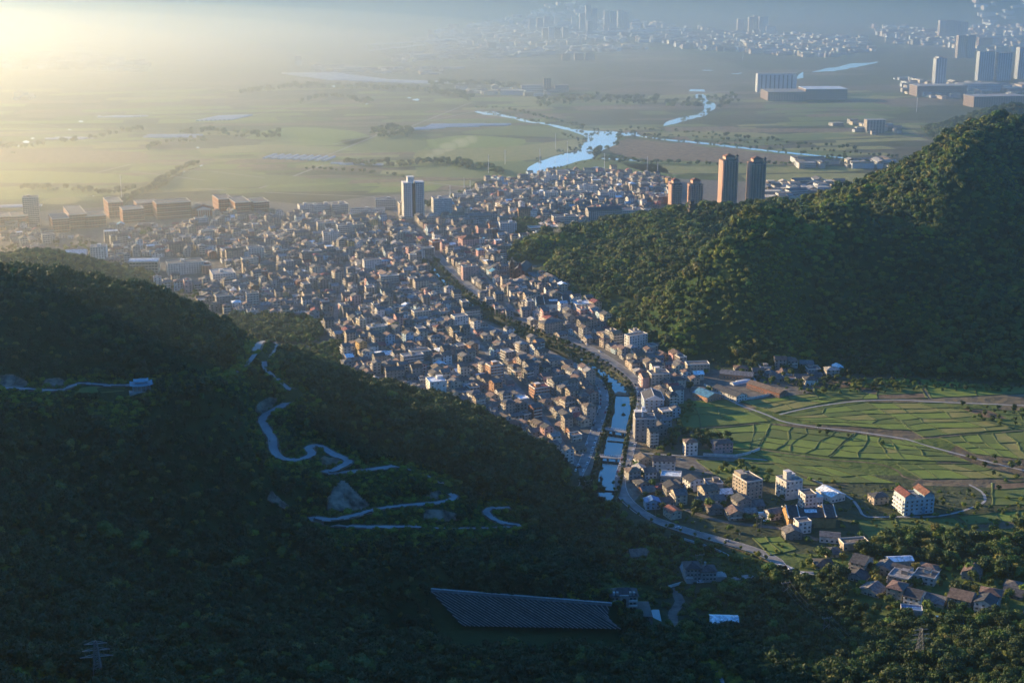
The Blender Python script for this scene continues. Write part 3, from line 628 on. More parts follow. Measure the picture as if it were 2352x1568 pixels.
def hip(m, w, d, z, rise, ov=0.6, th=0.2, mi=0, curve=0.0):
    x = w / 2 + ov; y = d / 2 + ov; r = max(0.01, (w - d) / 2) if w > d else 0.01; q = max(0.01, (d - w) / 2) if d > w else 0.01
    P = [(-x, -y, z), (x, -y, z), (x, y, z), (-x, y, z), (-r, -q, z + rise), (r, -q, z + rise), (r, q, z + rise), (-r, q, z + rise)]
    V = P + [(a, b, c - th) for a, b, c in P[:4]]
    m.add(V, [(0, 1, 5, 4), (1, 2, 6, 5), (2, 3, 7, 6), (3, 0, 4, 7), (4, 5, 6, 7), (8, 9, 1, 0), (9, 10, 2, 1), (10, 11, 3, 2), (11, 8, 0, 3), (11, 10, 9, 8)], mi)
def body(m, w, d, h, axis=None, rise=0, mi=0):
    x, y = w / 2, d / 2
    if axis == 'x':
        V = [(-x, -y, -2), (x, -y, -2), (x, y, -2), (-x, y, -2), (-x, -y, h), (x, -y, h), (x, y, h), (-x, y, h), (-x, 0, h + rise), (x, 0, h + rise)]
        m.add(V, [(0, 1, 5, 4), (1, 2, 6, 9, 5), (2, 3, 7, 6), (3, 0, 4, 8, 7)], mi)
    elif axis == 'y':
        V = [(-x, -y, -2), (x, -y, -2), (x, y, -2), (-x, y, -2), (-x, -y, h), (x, -y, h), (x, y, h), (-x, y, h), (0, -y, h + rise), (0, y, h + rise)]
        m.add(V, [(0, 1, 5, 8, 4), (1, 2, 6, 5), (2, 3, 7, 9, 6), (3, 0, 4, 7)], mi)
    else: m.box(-x, x, -y, y, -2, h, mi)
def flat_roof(m, w, d, h, par=0.8, mi=0, rim=0):
    """roof deck sunk behind a parapet"""
    x, y = w / 2, d / 2; t = 0.25
    m.add([(-x, -y, h + 0.02), (x, -y, h + 0.02), (x, y, h + 0.02), (-x, y, h + 0.02)], [(0, 1, 2, 3)], mi)
def parapet(m, w, d, h, par=0.8, mi=0):
    x, y = w / 2, d / 2; t = 0.25
    m.box(-x - .06, x + .06, -y - .06, -y + t, h - .2, h + par, mi); m.box(-x - .06, x + .06, y - t, y + .06, h - .2, h + par, mi)
    m.box(-x - .06, -x + t, -y + t, y - t, h - .2, h + par, mi); m.box(x - t, x + .06, -y + t, y - t, h - .2, h + par, mi)
def win_spots(w, d, floors, fh, pitch=3.2, ww=1.5, faces='FLR', skip=0.12, r=rng):
    out = []
    for f in faces:
        L = w if f in 'FB' else d; n = max(1, int((L - 0.8) / pitch))
        for k in range(floors):
            for i in range(n):
                if r.random() < skip: continue
                out.append((f, -L / 2 + L * (i + 0.5) / n, k * fh + 1.75))
    return out
def win_xf(s, w, d):
    f, a, z = s
    if f == 'F': return (a, -d / 2, z, 0)
    if f == 'B': return (-a, d / 2, z, math.pi)
    if f == 'L': return (-w / 2, -a, z, -math.pi / 2)
    return (w / 2, a, z, math.pi / 2)
def rotp(p, x, y, z, a):
    c, s = math.cos(a), math.sin(a); return (x + p[0] * c - p[1] * s, y + p[0] * s + p[1] * c, z + p[2])
def win_geom(m, ww=1.5, hh=1.4, mi_f=0, mi_g=1, full=True):
    """framed pane: pane recessed in a proud frame, sitting on wall plane y=0 facing -y"""
    a, b = ww / 2, hh / 2
    if full:
        t = 0.1
        for x0, x1, z0, z1 in ((-a - t, a + t, b, b + t), (-a - t, a + t, -b - t, -b), (-a - t, -a, -b, b), (a, a + t, -b, b), (-0.04, 0.04, -b, b)):
            m.box(x0, x1, -0.14, 0.02, z0, z1, mi_f)
    m.add([(-a, -0.05, -b), (a, -0.05, -b), (a, -0.05, b), (-a, -0.05, b)], [(0, 1, 2, 3)], mi_g)
_wm = M(); win_geom(_wm); WINMESH = _wm.mesh("window", [FRAME, GLASS])
_wm = M(); win_geom(_wm, 2.2, 1.5); WINMESH2 = _wm.mesh("window", [FRAME, GLASS])
_dm = M(); _dm.box(-0.6, 0.6, -0.08, 0.02, 0, 2.2); DOORMESH = _dm.mesh("door", mat("door_wood", (0.12, 0.07, 0.05), 0.6, 0.2, 2))
def house_spec(r, big=False):
    fl = r.choice([1, 1, 2, 2, 2, 2, 3, 3, 3, 4, 5]) if not big else r.choice([4, 5, 5, 6])
    w = r.uniform(8, 13) if not big else r.uniform(14, 30); d = r.uniform(8, 13) if not big else r.uniform(10, 14)
    kind = r.choice(['gx', 'gx', 'gx', 'gy', 'gy', 'gy', 'hip', 'hip', 'gx', 'flat']) if not big else r.choice(['flat', 'flat', 'gx'])
    wall = r.choices(['white', 'cream', 'grey', 'beige', 'pink', 'brick red', 'yellow', 'pale blue', 'orange', 'concrete'], [15, 12, 22, 20, 4, 2, 1, 4, 1.5, 26])[0]
    roof = r.choices(['grey', 'dark grey', 'brown', 'red', 'blue', 'white', 'pale'], [34, 18, 42, 3.5, .6, 1.2, 4])[0] if kind != 'flat' else r.choices(['grey', 'pale', 'white', 'brown'], [50, 30, 4, 16])[0]
    return dict(fl=fl, w=w, d=d, kind=kind, wall=wall, roof=roof, fh=3.0, win=True, hut=r.random() < .6, balc=r.random() < .4, tank=r.random() < .35)
def house_parts(s, r):
    w, d, fh = s['w'], s['d'], s['fh']; h = s['fl'] * fh; wl_, rf, tr, gl, fx = M(), M(), M(), M(), M()
    rise = (0.44 if s['kind'] != 'hip' else 0.40)
    if s['kind'] == 'gx': body(wl_, w, d, h, 'x', rise * d / 2 * 1.0); gable(rf, w, d, h, rise * d / 2, 'x')
    elif s['kind'] == 'gy': body(wl_, w, d, h, 'y', rise * w / 2); gable(rf, w, d, h, rise * w / 2, 'y')
    elif s['kind'] == 'hip': body(wl_, w, d, h); hip(rf, w, d, h, rise * min(w, d) / 2)
    else:
        body(wl_, w, d, h); flat_roof(rf, w, d, h); parapet(tr, w, d, h)
        if s['hut']:
            hw = min(w, d) * 0.33; ox = r.uniform(-1, 1) * (w / 2 - hw / 2 - .6); oy = r.uniform(0, 1) * (d / 2 - hw / 2 - .6)
            wl_.box(ox - hw / 2, ox + hw / 2, oy - hw / 2, oy + hw / 2, h + .02, h + 2.6); rf.box(ox - hw / 2 - .3, ox + hw / 2 + .3, oy - hw / 2 - .3, oy + hw / 2 + .3, h + 2.6, h + 2.8, 0, True)
        if s['tank']: fx.cyl(r.uniform(-.3, .3) * w, r.uniform(-.4, 0) * d, h + .02, h + 1.6, 0.7, n=8)
    if s['balc'] and s['fl'] > 1:
        f = r.choice('LF'); L = (d if f == 'L' else w) * 0.9
        for k in range(1, s['fl']):
            if f == 'L':
                tr.box(-w / 2 - 1.2, -w / 2 - .01, -L / 2, L / 2, k * fh - .12, k * fh + .05, 0, True); tr.box(-w / 2 - 1.2, -w / 2 - 1.08, -L / 2, L / 2, k * fh + .05, k * fh + .95)
            else:
                tr.box(-L / 2, L / 2, -d / 2 - 1.2, -d / 2 - .01, k * fh - .12, k * fh + .05, 0, True); tr.box(-L / 2, L / 2, -d / 2 - 1.2, -d / 2 - 1.08, k * fh + .05, k * fh + .95)
    return wl_, rf, tr, fx
KINDW = {'gx': 'gabled', 'gy': 'gabled', 'hip': 'hipped', 'flat': 'flat'}
NUMW = ['', 'one', 'two', 'three', 'four', 'five', 'six', 'seven', 'eight', 'nine', 'ten', 'eleven', 'twelve']
def place_house(s, x, y, z, rz, near=True, name="town_house"):
    e = empty(name, (x, y, z), rz); r = random.Random(int(x * 7 + y * 13))
    wl_, rf, tr, fx = house_parts(s, r)
    wl_.build("wall", MW[s['wall']], e); rf.build("roof", MRF[s['roof']], e)
    if tr.f: tr.build("parapet" if s['kind'] == 'flat' and not s['balc'] else "balcony", TRIM if s['wall'] != 'white' else MW['white'], e)
    if fx.f: fx.build("water_tank", METAL, e)
    sp = win_spots(s['w'], s['d'], s['fl'], s['fh'], r=r)
    if near:
        for q in sp:
            a = win_xf(q, s['w'], s['d']); o = obj("window", WINMESH, e); o.location = a[:3]; o.rotation_euler[2] = a[3]
        o = obj("door", DOORMESH, e); o.location = (0.4, -s['d'] / 2 - .02, 0)
    elif sp:
        g = M()
        for q in sp:
            a = win_xf(q, s['w'], s['d']); t = M(); win_geom(t, 1.5, 1.4, 0, 1, False); t.xf(lambda p: rotp(p, *a)); g.add(t.v, t.f, 0)
        g.build("window", GLASS, e, kind="stuff")
    return e
def merge_house(big, s, x, y, z, rz):
    r = random.Random(int(x * 7 + y * 13)); wl_, rf, tr, fx = house_parts(s, r)
    def put(m, mi): big.add([rotp(p, x, y, z, rz) for p in m.v], m.f, mi)
    put(wl_, WK.index(s['wall'])); put(rf, len(WK) + RK.index(s['roof'])); put(tr, len(WK) + len(RK)); g = M()
    for q in win_spots(s['w'], s['d'], s['fl'], s['fh'], r=r, faces='FL'):
        a = win_xf(q, s['w'], s['d']); c = [rotp(p, *a) for p in ((-.75, -.05, -.7), (.75, -.05, -.7), (.75, -.05, .7), (-.75, -.05, .7))]; g.add(c, [(0, 1, 2, 3)])
    put(g, len(WK) + len(RK) + 1)
BIGMATS = [MW[k] for k in WK] + [MRF[k] for k in RK] + [TRIM, GLASS]

OCC = []      # (x, y, radius) kept clear by landmarks
def inpoly(P, x, y):
    P = np.asarray(P); c = np.zeros(np.shape(x), bool); j = len(P) - 1
    for i in range(len(P)):
        xi, yi = P[i][:2]; xj, yj = P[j][:2]
        c ^= ((yi > y) != (yj > y)) & (x < (xj - xi) * (y - yi) / (yj - yi + 1e-12) + xi); j = i
    return c
# ------------------------------------------------------------------ landmark buildings
def block(name, px, py, w, d, fl, rz, wall, roof, kind='flat', label='', cat='building', fh=3.1, pitch=3.2, ww=1.5, faces='FLR', near=False, z=0, skip=0.03, group=None, hutw=None, occ=True, oc=None, cut=None):
    """px, py: photo pixel of the middle of the front foot"""
    c = G(px, py, z) if z is not None else T(px, py)
    c = c + np.array([-math.sin(rz) * d / 2, math.cos(rz) * d / 2, 0])
    e = empty(name, c, rz); h = fl * fh; wl_, rf, tr = M(), M(), M()
    wm = MW[wall] if isinstance(wall, str) else wall; rm = MRF[roof] if isinstance(roof, str) else roof
    if kind == 'flat': body(wl_, w, d, h); flat_roof(rf, w, d, h); parapet(tr, w, d, h, 0.9)
    elif kind == 'gx': body(wl_, w, d, h, 'x', .36 * d / 2); gable(rf, w, d, h, .36 * d / 2, 'x')
    elif kind == 'gy': body(wl_, w, d, h, 'y', .36 * w / 2); gable(rf, w, d, h, .36 * w / 2, 'y')
    else: body(wl_, w, d, h); hip(rf, w, d, h, .36 * min(w, d) / 2)
    for hx, hy, hw, hd, hh in (hutw or []):
        t = M(); t.box(hx - hw / 2, hx + hw / 2, hy - hd / 2, hy + hd / 2, h + .03, h + hh); o = t.build("stair_hut", wm, e)
        t = M(); t.box(hx - hw / 2 - .3, hx + hw / 2 + .3, hy - hd / 2 - .3, hy + hd / 2 + .3, h + hh, h + hh + .2, 0, True); t.build("hut_roof", TRIM, o)
    wl_.build("wall", wm, e); rf.build("roof", rm, e)
    if tr.f: tr.build("parapet", TRIM if wall not in ('white',) else MW['white'], e)
    sp = win_spots(w, d, fl, fh, pitch, ww, faces, skip)
    if cut: sp = [q for q in sp if not cut(q)]
    if near and len(sp) <= 290:
        me = WINMESH2 if ww > 2 else WINMESH
        for q in sp:
            a = win_xf(q, w, d); o = obj("window", me, e); o.location = a[:3]; o.rotation_euler[2] = a[3]
    elif sp:
        g = M()
        for q in sp:
            a = win_xf(q, w, d); g.add([rotp(p, *a) for p in ((-ww / 2, -.06, -.75), (ww / 2, -.06, -.75), (ww / 2, -.06, .75), (-ww / 2, -.06, .75))], [(0, 1, 2, 3)])
        g.build("window", GLASS, e, kind="stuff")
    tag(e, label, cat, group)
    if occ:
        k = max(1, int(max(w, d) / min(w, d) + .5))
        for i in range(k):
            t = ((i + .5) / k - .5); ox, oy = (t * w, 0) if w > d else (0, t * d)
            p = rotp((ox, oy, 0), c[0], c[1], 0, rz); OCC.append((p[0], p[1], min(w, d) / 2 + 2))
    e["h"] = h
    return e
# ------------------------------------------------------------------ town landmarks
Y20 = R(20)
def tower_extra(e, w, d, h, top, roofm):
    for hx, hy, hw, hd, hh in top:
        t = M(); t.box(hx - hw / 2, hx + hw / 2, hy - hd / 2, hy + hd / 2, h + .03, h + hh); o = t.build("roof_tower", MW['white'], e)
def add_part(e, name, m, mats, kind=None): return m.build(name, mats, e, kind)

# white residential tower: two wings round a recessed glazed core, balconies up the corners
c = G(952, 508); RZT = R(14)
def white_tower():
    e = empty("residential_tower", c, RZT); fl, fh = 20, 3.1; h = fl * fh
    for x0, x1, y0 in ((-17, -3, 0), (3, 17, 1.5)):
        m = M(); m.box(x0, x1, y0, 20, -1, h); o = m.build("wing", MW['white'], e)
        g = M()
        for k in range(fl):
            for xx in np.arange(x0 + 1.8, x1 - 1, 2.9): g.add([(xx - .8, y0 - .06, k * fh + 1), (xx + .8, y0 - .06, k * fh + 1), (xx + .8, y0 - .06, k * fh + 2.5), (xx - .8, y0 - .06, k * fh + 2.5)], [(0, 1, 2, 3)])
            for yy in np.arange(2, 19, 3.1):
                xx = x0 - .06 if x0 < 0 else x1 + .06
                g.add([(xx, yy - .8, k * fh + 1), (xx, yy + .8, k * fh + 1), (xx, yy + .8, k * fh + 2.5), (xx, yy - .8, k * fh + 2.5)], [(0, 1, 2, 3)])
        g.build("window", GLASS, o, kind="stuff")
        b = M(); xc = x0 + 3.2 if x0 < 0 else x1 - 3.2
        for k in range(1, fl): b.box(xc - 2.4, xc + 2.4, y0 - 1.3, y0 - .02, k * fh - .1, k * fh + .9)
        b.build("balcony", TRIM, o, kind="stuff")
        m = M(); m.box(x0 - .3, x1 + .3, y0 - .3, 20.3, h, h + 1.1); m.build("parapet", TRIM, e)
    m = M(); m.box(-3, 3, 3.5, 18, -1, h - 1); m.build("glazed_core", GLASS, e)
    m = M(); m.box(-9, 1, 6, 16, h + 1.1, h + 9); o = m.build("roof_tower", MW['white'], e)
    m = M(); m.box(-10, 2, 5, 17, h + 9, h + 9.6, 0, True); m.build("roof_slab", TRIM, o)
    m = M(); m.box(-22, 24, -6, 22, -1, 7); m.build("podium", MW['grey'], e)
    tag(e, "tall white residential tower with two wings in the middle of the town", "tower"); OCC.append((c[0], c[1] + 10, 24))
white_tower()
def brick_tower(px, py, fl, w, d, label, rz=R(10), crown=True):
    c = G(px, py); e = empty("brick_tower", c, rz); fh = 3.1; h = fl * fh
    BR = MTB
    m = M(); m.box(-w / 2, w / 2, 0, d, -1, h); m.build("wall", BR, e)
    for x in (-w * .36, 0, w * .36):
        m = M(); m.box(x - w * .1, x + w * .1, -1.6, -.01, -1, h - 2); o = m.build("bay", BR, e)
        g = M()
        for k in range(fl - 1): g.add([(x - 1, -1.66, k * fh + 1), (x + 1, -1.66, k * fh + 1), (x + 1, -1.66, k * fh + 2.4), (x - 1, -1.66, k * fh + 2.4)], [(0, 1, 2, 3)])
        g.build("window", GLASS, o, kind="stuff")
    g = M()
    for k in range(fl):
        for x in (-w * .2, w * .2): g.add([(x - .9, -.06, k * fh + 1), (x + .9, -.06, k * fh + 1), (x + .9, -.06, k * fh + 2.4), (x - .9, -.06, k * fh + 2.4)], [(0, 1, 2, 3)])
        for y in np.arange(2.5, d - 1, 4): g.add([(-w / 2 - .06, y - .9, k * fh + 1), (-w / 2 - .06, y + .9, k * fh + 1), (-w / 2 - .06, y + .9, k * fh + 2.4), (-w / 2 - .06, y - .9, k * fh + 2.4)], [(0, 1, 2, 3)])
    g.build("window", GLASS, e, kind="stuff")
    m = M(); m.box(-w * .3, w * .3, d * .15, d * .85, h, h + 6); m.build("crown_storey", BR, e)
    m = M(); hip(m, w * .6, d * .7, h + 6, 4, 1.2); m.xf(lambda p: (p[0], p[1] + d / 2, p[2])); m.build("roof", MRF['red'], e)
    m = M(); hip(m, w * .98, d * .98, h, 2.2, .8); m.xf(lambda p: (p[0], p[1] + d / 2, p[2])); m.build("eaves_roof", MRF['brown'], e)
    if crown:
        m = M(); m.box(w * .36, w * .5, 1, 1 + w * .14, h, h + 6.5); o = m.build("turret", BR, e)
        m = M(); hip(m, w * .14, w * .14, h + 6.5, 3.4, .8); m.xf(lambda p: (p[0] + w * .43, p[1] + 1 + w * .07, p[2])); m.build("turret_roof", MRF['dark grey'], o)
    tag(e, label, "tower"); OCC.append((c[0], c[1] + d / 2, w * .8))
MTB = mat("tower_brick", (0.52, 0.33, 0.27), 0.9, 0.15, 0.3)
brick_tower(1674, 482, 27, 27, 22, "left of the two tall pinkish brick towers behind the wooded hill")
brick_tower(1737, 484, 26, 27, 22, "right of the two tall pinkish brick towers behind the wooded hill", R(6))
brick_tower(1553, 482, 14, 19, 18, "lower brick tower farthest left, just left of the hilltop pagoda", R(10), False)
brick_tower(1599, 482, 14, 22, 18, "lower brick tower directly behind the hilltop pagoda", R(10), False)

SB = "brick_school_building"; MBR = mat("school_brick", (0.36, 0.16, 0.10), 0.9, 0.18, 0.25)
Y24 = R(24)
for a in [(308,511,34,30,6,"square brick school block with tall pale pilasters, nearest the trees"),(268,500,24,52,7,"long brick school wing at the left end of the main campus"),
          (401,501,56,36,7,"largest brick school block with arched gables"),(340,496,34,30,6,"brick school link block beside the largest block"),(520,492,24,46,7,"brick dormitory wing just right of the porticoed hall"),
          (560,500,26,58,7,"long brick dormitory wing in the middle of the campus right end"),(602,494,26,40,6,"farthest right brick dormitory of the campus"),
          (182,524,26,80,6,"long brick wing left of the campus running away from view"),(142,534,26,46,6,"brick block beside the hazy beige tower"),
          (222,522,32,40,5,"low brick block between the campus and the hazy wing"),(48,528,26,44,6,"hazy brick block just left of the beige tower"),(6,530,30,40,6,"hazy brick block cut by the left picture edge")]:
    e = block(SB, a[0], a[1], a[2], a[3], a[4], Y24, MBR, 'grey', 'flat', a[5], "school building", fh=3.6, pitch=4.0, ww=2.2, faces='FL')
    h = e["h"]; m = M()
    for k in range(1, a[4]):
        if k % 2: m.box(-a[2] / 2 - .12, a[2] / 2 + .12, -a[3] / 2 - .12, a[3] / 2 + .12, k * 3.6 - .2, k * 3.6 + .25)
    m.build("string_course", TRIM, e)
# porticoed hall
e = block("school_hall", 468, 497, 36, 22, 3, Y24, MBR, 'grey', 'gy', "low brick school hall with a white columned portico", "school building", fh=4.5, pitch=5, ww=2.4, faces='FL')
for k in range(6):
    m = M(); m.cyl(-9 + k * 3.6, -14, -1, 11, .7); m.build("column", TRIM, e)
m = M(); m.box(-11, 11, -15.4, -11.1, 11, 12.4, 0, True); m.add([(-11.5, -15.4, 12.4), (11.5, -15.4, 12.4), (0, -15.4, 16), (-11.5, -11, 12.4), (11.5, -11, 12.4), (0, -11, 16)], [(0, 1, 2), (0, 2, 5, 3), (2, 1, 4, 5)]); m.build("pediment", TRIM, e)
AP = "apartment_building"
T1 = (0, 0, 5, 5, 3)
for a in [(75,521,24,20,15,R(16),'beige','grey','flat',"hazy beige tower block standing in front of the left brick wings",'FL'),
    (428,630,48,24,5,Y20,'white','grey','flat',"long white five-storey block with strip windows left of the wood",'FLR'),
    (476,630,13,20,4,Y20,'orange','grey','flat',"narrow orange block at the right end of the long white block",'FL'),
    (516,650,30,30,4,Y20,'white','pale','flat',"white four-storey block with a step-back right of the orange block",'FL'),
    (165,602,40,30,3,R(12),'pale blue','white','gx',"low factory hall with a glaring blue-white roof near the small hazy hill",'FL'),
    (228,608,22,18,8,R(10),'white','pale','flat',"plain white eight-storey block beside the blue-white roofed factory",'FL'),
    (1018,505,30,24,11,R(14),'white','pale','flat',"white eleven-storey block just right of the tall white tower",'FLR'),
    (930,500,16,26,7,R(12),'cream','grey','flat',"cream block tucked against the tall white tower on its left",'FL'),
    (1066,464,36,16,4,R(10),'white','grey','flat',"long white block on the town edge near the small ponds",'FL'),
    (845,499,56,16,4,R(6),'white','grey','flat',"long low white building left of the tall white tower",'FL'),
    (886,480,34,20,5,R(6),'grey','grey','flat',"grey-blue block half behind the long low white building",'FL'),
    (710,497,30,16,6,R(22),'white','grey','flat',"white apartment block first right of the brick dormitories",'FL'),
    (745,496,30,16,6,R(22),'white','grey','flat',"white apartment block second right of the brick dormitories",'FL'),
    (782,496,28,26,6,R(22),'cream','grey','flat',"cream apartment block with a sunlit side left of the low white building",'FL'),
    (752,540,28,16,6,R(18),'cream','grey','flat',"cream six-storey slab in front of the row of white apartments",'FL'),
    (796,546,26,16,6,R(18),'grey','grey','flat',"grey six-storey slab right of the cream slab",'FL'),
    (762,562,24,14,6,R(16),'white','grey','flat',"white block with small square windows below the cream slab",'FL'),
    (1320,458,46,16,4,R(8),'cream','grey','flat',"long cream block among the dark roofs of the upper right town",'FL'),
    (1352,448,34,20,5,R(8),'white','grey','flat',"white block directly behind the long cream block",'FL'),
    (1398,463,30,22,5,R(8),'white','grey','flat',"wide-balconied white block right of the long cream block",'FL'),
    (1267,459,24,16,4,R(8),'white','grey','flat',"small bright white block left of the long cream block",'FL'),
    (1390,509,56,22,6,R(12),'grey','dark grey','gx',"big grey apartment block with a dark roof near the white hall",'FL'),
    (1452,506,40,22,5,R(12),'grey','grey','flat',"grey apartment block between the dark-roofed block and the hill",'FL'),
    (1300,521,40,18,5,R(12),'cream','grey','flat',"cream five-storey block left of the white hall",'FL'),
    (1348,531,38,16,2,R(12),'pale blue','white','flat',"low pale blue building with a white roof by the hill",'FL'),
    (1400,522,66,36,1,R(12),'white','white','flat',"long single-storey white hall against the wooded hill",'FL'),
    (1105,518,36,16,5,R(10),'grey','grey','gx',"grey block with strip windows left of the small urban wood",'FL'),
    (1168,541,26,16,6,R(10),'pale blue','grey','flat',"pale blue-white block standing at the small urban wood",'FL'),
    (1250,541,46,16,4,R(14),'orange','pale','flat',"orange-brown block with roof huts behind the nose of the hill",'FL'),
    (1082,572,26,22,5,Y20,'pink','red','hip',"pink five-storey block with a red hipped roof",'FLR'),
    (1008,575,20,16,4,Y20,'brick red','red','flat',"deep red block beside the main street",'FL'),
    (860,568,38,14,3,R(10),'cream','grey','flat',"pale green-cream long block left of the main street",'FL'),
    (1343,716,22,18,3,Y20,'white','white','flat',"white three-storey block with a pale roof at the foot of the hill",'FLR'),
    (1272,764,26,14,4,R(30),'beige','grey','hip',"beige block with long balconies right of the canal",'FLR'),
    (1142,880,15,13,6,R(24),'orange','brown','flat',"tall orange six-storey house standing above its neighbours",'FLR'),
    (1246,918,17,14,4,R(24),'orange','red','flat',"apricot four-storey house near the left canal road",'FLR'),
    (885,834,19,15,3,R(14),'grey','white','hip',"house with a big pale blue-white hipped roof",'FLR')]:
    near = a[1] > 700
    e = block(AP, a[0], a[1], a[2], a[3], a[4], a[5], a[6], a[7], a[8], a[9], "apartment block", faces=a[10], near=near, hutw=[(rng.uniform(-.2, .2) * a[2], 1, 5, 5, 3)] if a[8] == 'flat' and a[4] > 2 else None)
    if a[8] == 'flat' and a[4] > 3 and rng.random() < .8:
        m = M()
        for k in range(1, a[4]): m.box(-a[2] / 2 + 1, a[2] / 2 - 1, -a[3] / 2 - .7, -a[3] / 2 - .03, k * 3.1 - .1, k * 3.1 + .75)
        m.build("balcony", TRIM, e, kind="stuff")
# white hall with a bright roof lip, left
e = block("assembly_hall", 331, 628, 38, 18, 4, R(4), 'cream', 'white', 'flat', "cream hall with a gleaming white curved roof left of the long white block", "hall", fh=4, pitch=4, ww=3, faces='FL')
m = M()
for k in range(10):
    a0, a1 = k / 10, (k + 1) / 10; f = lambda t: 16.8 + 2.2 * math.sin(math.pi * t)
    m.add([(-20, -10 + 20 * a0, f(a0)), (20, -10 + 20 * a0, f(a0)), (20, -10 + 20 * a1, f(a1)), (-20, -10 + 20 * a1, f(a1))], [(0, 1, 2, 3)])
m.build("curved_roof", MRF['white'], e)
# block with white roof membrane, lower town
e = block(AP, 1007, 911, 17, 17, 5, R(18), 'white', 'white', 'flat', "white block with a glaring white flat roof above the dark ridge", "apartment block", near=True, pitch=4.5, hutw=[(4.5, 4, 6, 5, 2.6)], skip=.3)
# church
def church():
    c = G(1184, 642); rz = R(-14); e = empty("church", c, rz); m = M(); body(m, 17, 46, 11, 'y', 5); m.xf(lambda p: (p[0] + 3, p[1] + 26, p[2])); m.build("nave", MW['brick red'], e)
    m = M(); gable(m, 17, 46, 11, 5, 'y'); m.xf(lambda p: (p[0] + 3, p[1] + 26, p[2])); m.build("roof", MRF['dark grey'], e)
    for x, hh in ((-5, 20), (6, 16)):
        m = M(); m.box(x - 2.6, x + 2.6, -2, 3.2, -1, hh); o = m.build("bell_tower", MW['brick red'], e)
        for z in (5, 10, 15):
            if z < hh - 2: q = M(); q.box(x - .9, x + .9, -2.12, -2.01, z, z + 2.6); q.build("window", GLASS, o)
        m = M(); m.add([(x - 2.8, -2.2, hh), (x + 2.8, -2.2, hh), (x + 2.8, 3.4, hh), (x - 2.8, 3.4, hh), (x, .6, hh + 9)], [(0, 1, 4), (1, 2, 4), (2, 3, 4), (3, 0, 4)]); m.build("spire", MRF['red'], o)
    m = M(); m.box(-.15, .15, .5, .8, 24, 31); m.box(-1.2, 1.2, .5, .8, 28.4, 28.8); m.xf(lambda p: (p[0] - 5, p[1], p[2])); m.build("cross", WHITEP, e)
    tag(e, "dark red church with two spired towers and a long dark nave", "church"); OCC.append((c[0], c[1] + 10, 14)); OCC.append((c[0] + 8, c[1] + 34, 14))
church()
# chinese halls with upturned eaves
def curved_hip(m, w, d, z, rise, lift=1.2, ov=1.6, n=8, mi=0, ridge=.45):
    """hipped roof with concave slopes and raised corners"""
    x, y = w / 2 + ov, d / 2 + ov; rows = 5; V = []
    for k in range(rows + 1):
        t = k / rows; hx = x + (w * ridge / 2 - x) * t; hy = y + (0.01 - y) * t; zz = z + rise * (0.45 * t + 0.55 * t * t)
        for s in range(4 * n):
            q, u = divmod(s, n); u = u / n * 2 - 1; cr = abs(u) ** 3 * lift * (1 - t) ** 2
            V.append([(u * hx, -hy), (hx, u * hy), (-u * hx, hy), (-hx, -u * hy)][q] + (zz + cr,))
    Fs = []
    for k in range(rows):
        for s in range(4 * n): a = k * 4 * n + s; b = k * 4 * n + (s + 1) % (4 * n); Fs.append((a, b, b + 4 * n, a + 4 * n))
    m.add(V, Fs, mi); B = [(p[0], p[1], p[2] - .3) for p in V[:4 * n]]; m.add(V[:4 * n] + B, [(s, (s + 1) % (4 * n), 4 * n + (s + 1) % (4 * n), 4 * n + s)[::-1] for s in range(4 * n)] + [tuple(range(8 * n - 1, 4 * n - 1, -1))], mi)
def gable_wall_wave(m, L, th, h, mi=0):
    """pale gable coping that follows a concave roof line with a raised middle, along local y"""
    n = 14; V = []
    for i in range(n + 1):
        t = i / n * 2 - 1; z = h * (1 - abs(t) ** 1.0) ** 1.35 + .8 * abs(t) ** 4; V += [(-th, t * L / 2, z - .9), (th, t * L / 2, z - .9), (th, t * L / 2, z), (-th, t * L / 2, z)]
    Fs = []
    for i in range(n):
        a = i * 4
        for k in range(4): Fs.append((a + k, a + (k + 1) % 4, a + 4 + (k + 1) % 4, a + 4 + k))
    m.add(V, Fs, mi)
def temple(px, py, w, d, h, wallm, rz, label, wings=True, skyl=True):
    c = G(px, py); c = c + np.array([-math.sin(rz) * d / 2, math.cos(rz) * d / 2, 0]); e = empty("temple", c, rz)
    m = M(); body(m, w * .56, d, h, 'x', 4.0); m.build("wall", wallm, e)
    m = M(); gable(m, w * .56, d, h, 4.0, 'x', .8, .3); m.build("roof", MRF['dark grey'], e)
    if wings:
        for s in (-1, 1):
            m = M(); body(m, w * .22, d * 1.12, h, 'x', 6.2); m.xf(lambda p: (p[0] + s * w * .39, p[1], p[2])); o = m.build("side_hall", wallm, e)
            m = M(); gable(m, w * .22, d * 1.12, h, 6.2, 'x', .9, .3); m.xf(lambda p: (p[0] + s * w * .39, p[1], p[2])); m.build("side_roof", MRF['dark grey'], o)
            for q in (-1, 1):
                m = M(); gable_wall_wave(m, d * 1.25, .35, 6.4); m.xf(lambda p: (p[0] + s * w * .39 + q * w * .115, p[1], p[2] + h + .6)); m.build("gable_coping", TRIM, o)
    if skyl:
        m = M(); m.add([(-w * .13, -d * .30, h + 2.0), (w * .13, -d * .30, h + 2.0), (w * .13, -d * .12, h + 3.5), (-w * .13, -d * .12, h + 3.5)], [(0, 1, 2, 3)]); m.xf(lambda p: (p[0], p[1], p[2] + .25)); m.build("skylight", MRF['white'], e)
    m = M(); m.box(-1.5, 1.5, -d / 2 - .1, -d / 2 - .01, 0, 3.2); m.build("door", DOORMESH.materials[0], e)
    tag(e, label, "temple"); OCC.append((c[0] - w * .25, c[1], d / 2 + 5)); OCC.append((c[0] + w * .25, c[1], d / 2 + 5)); return e
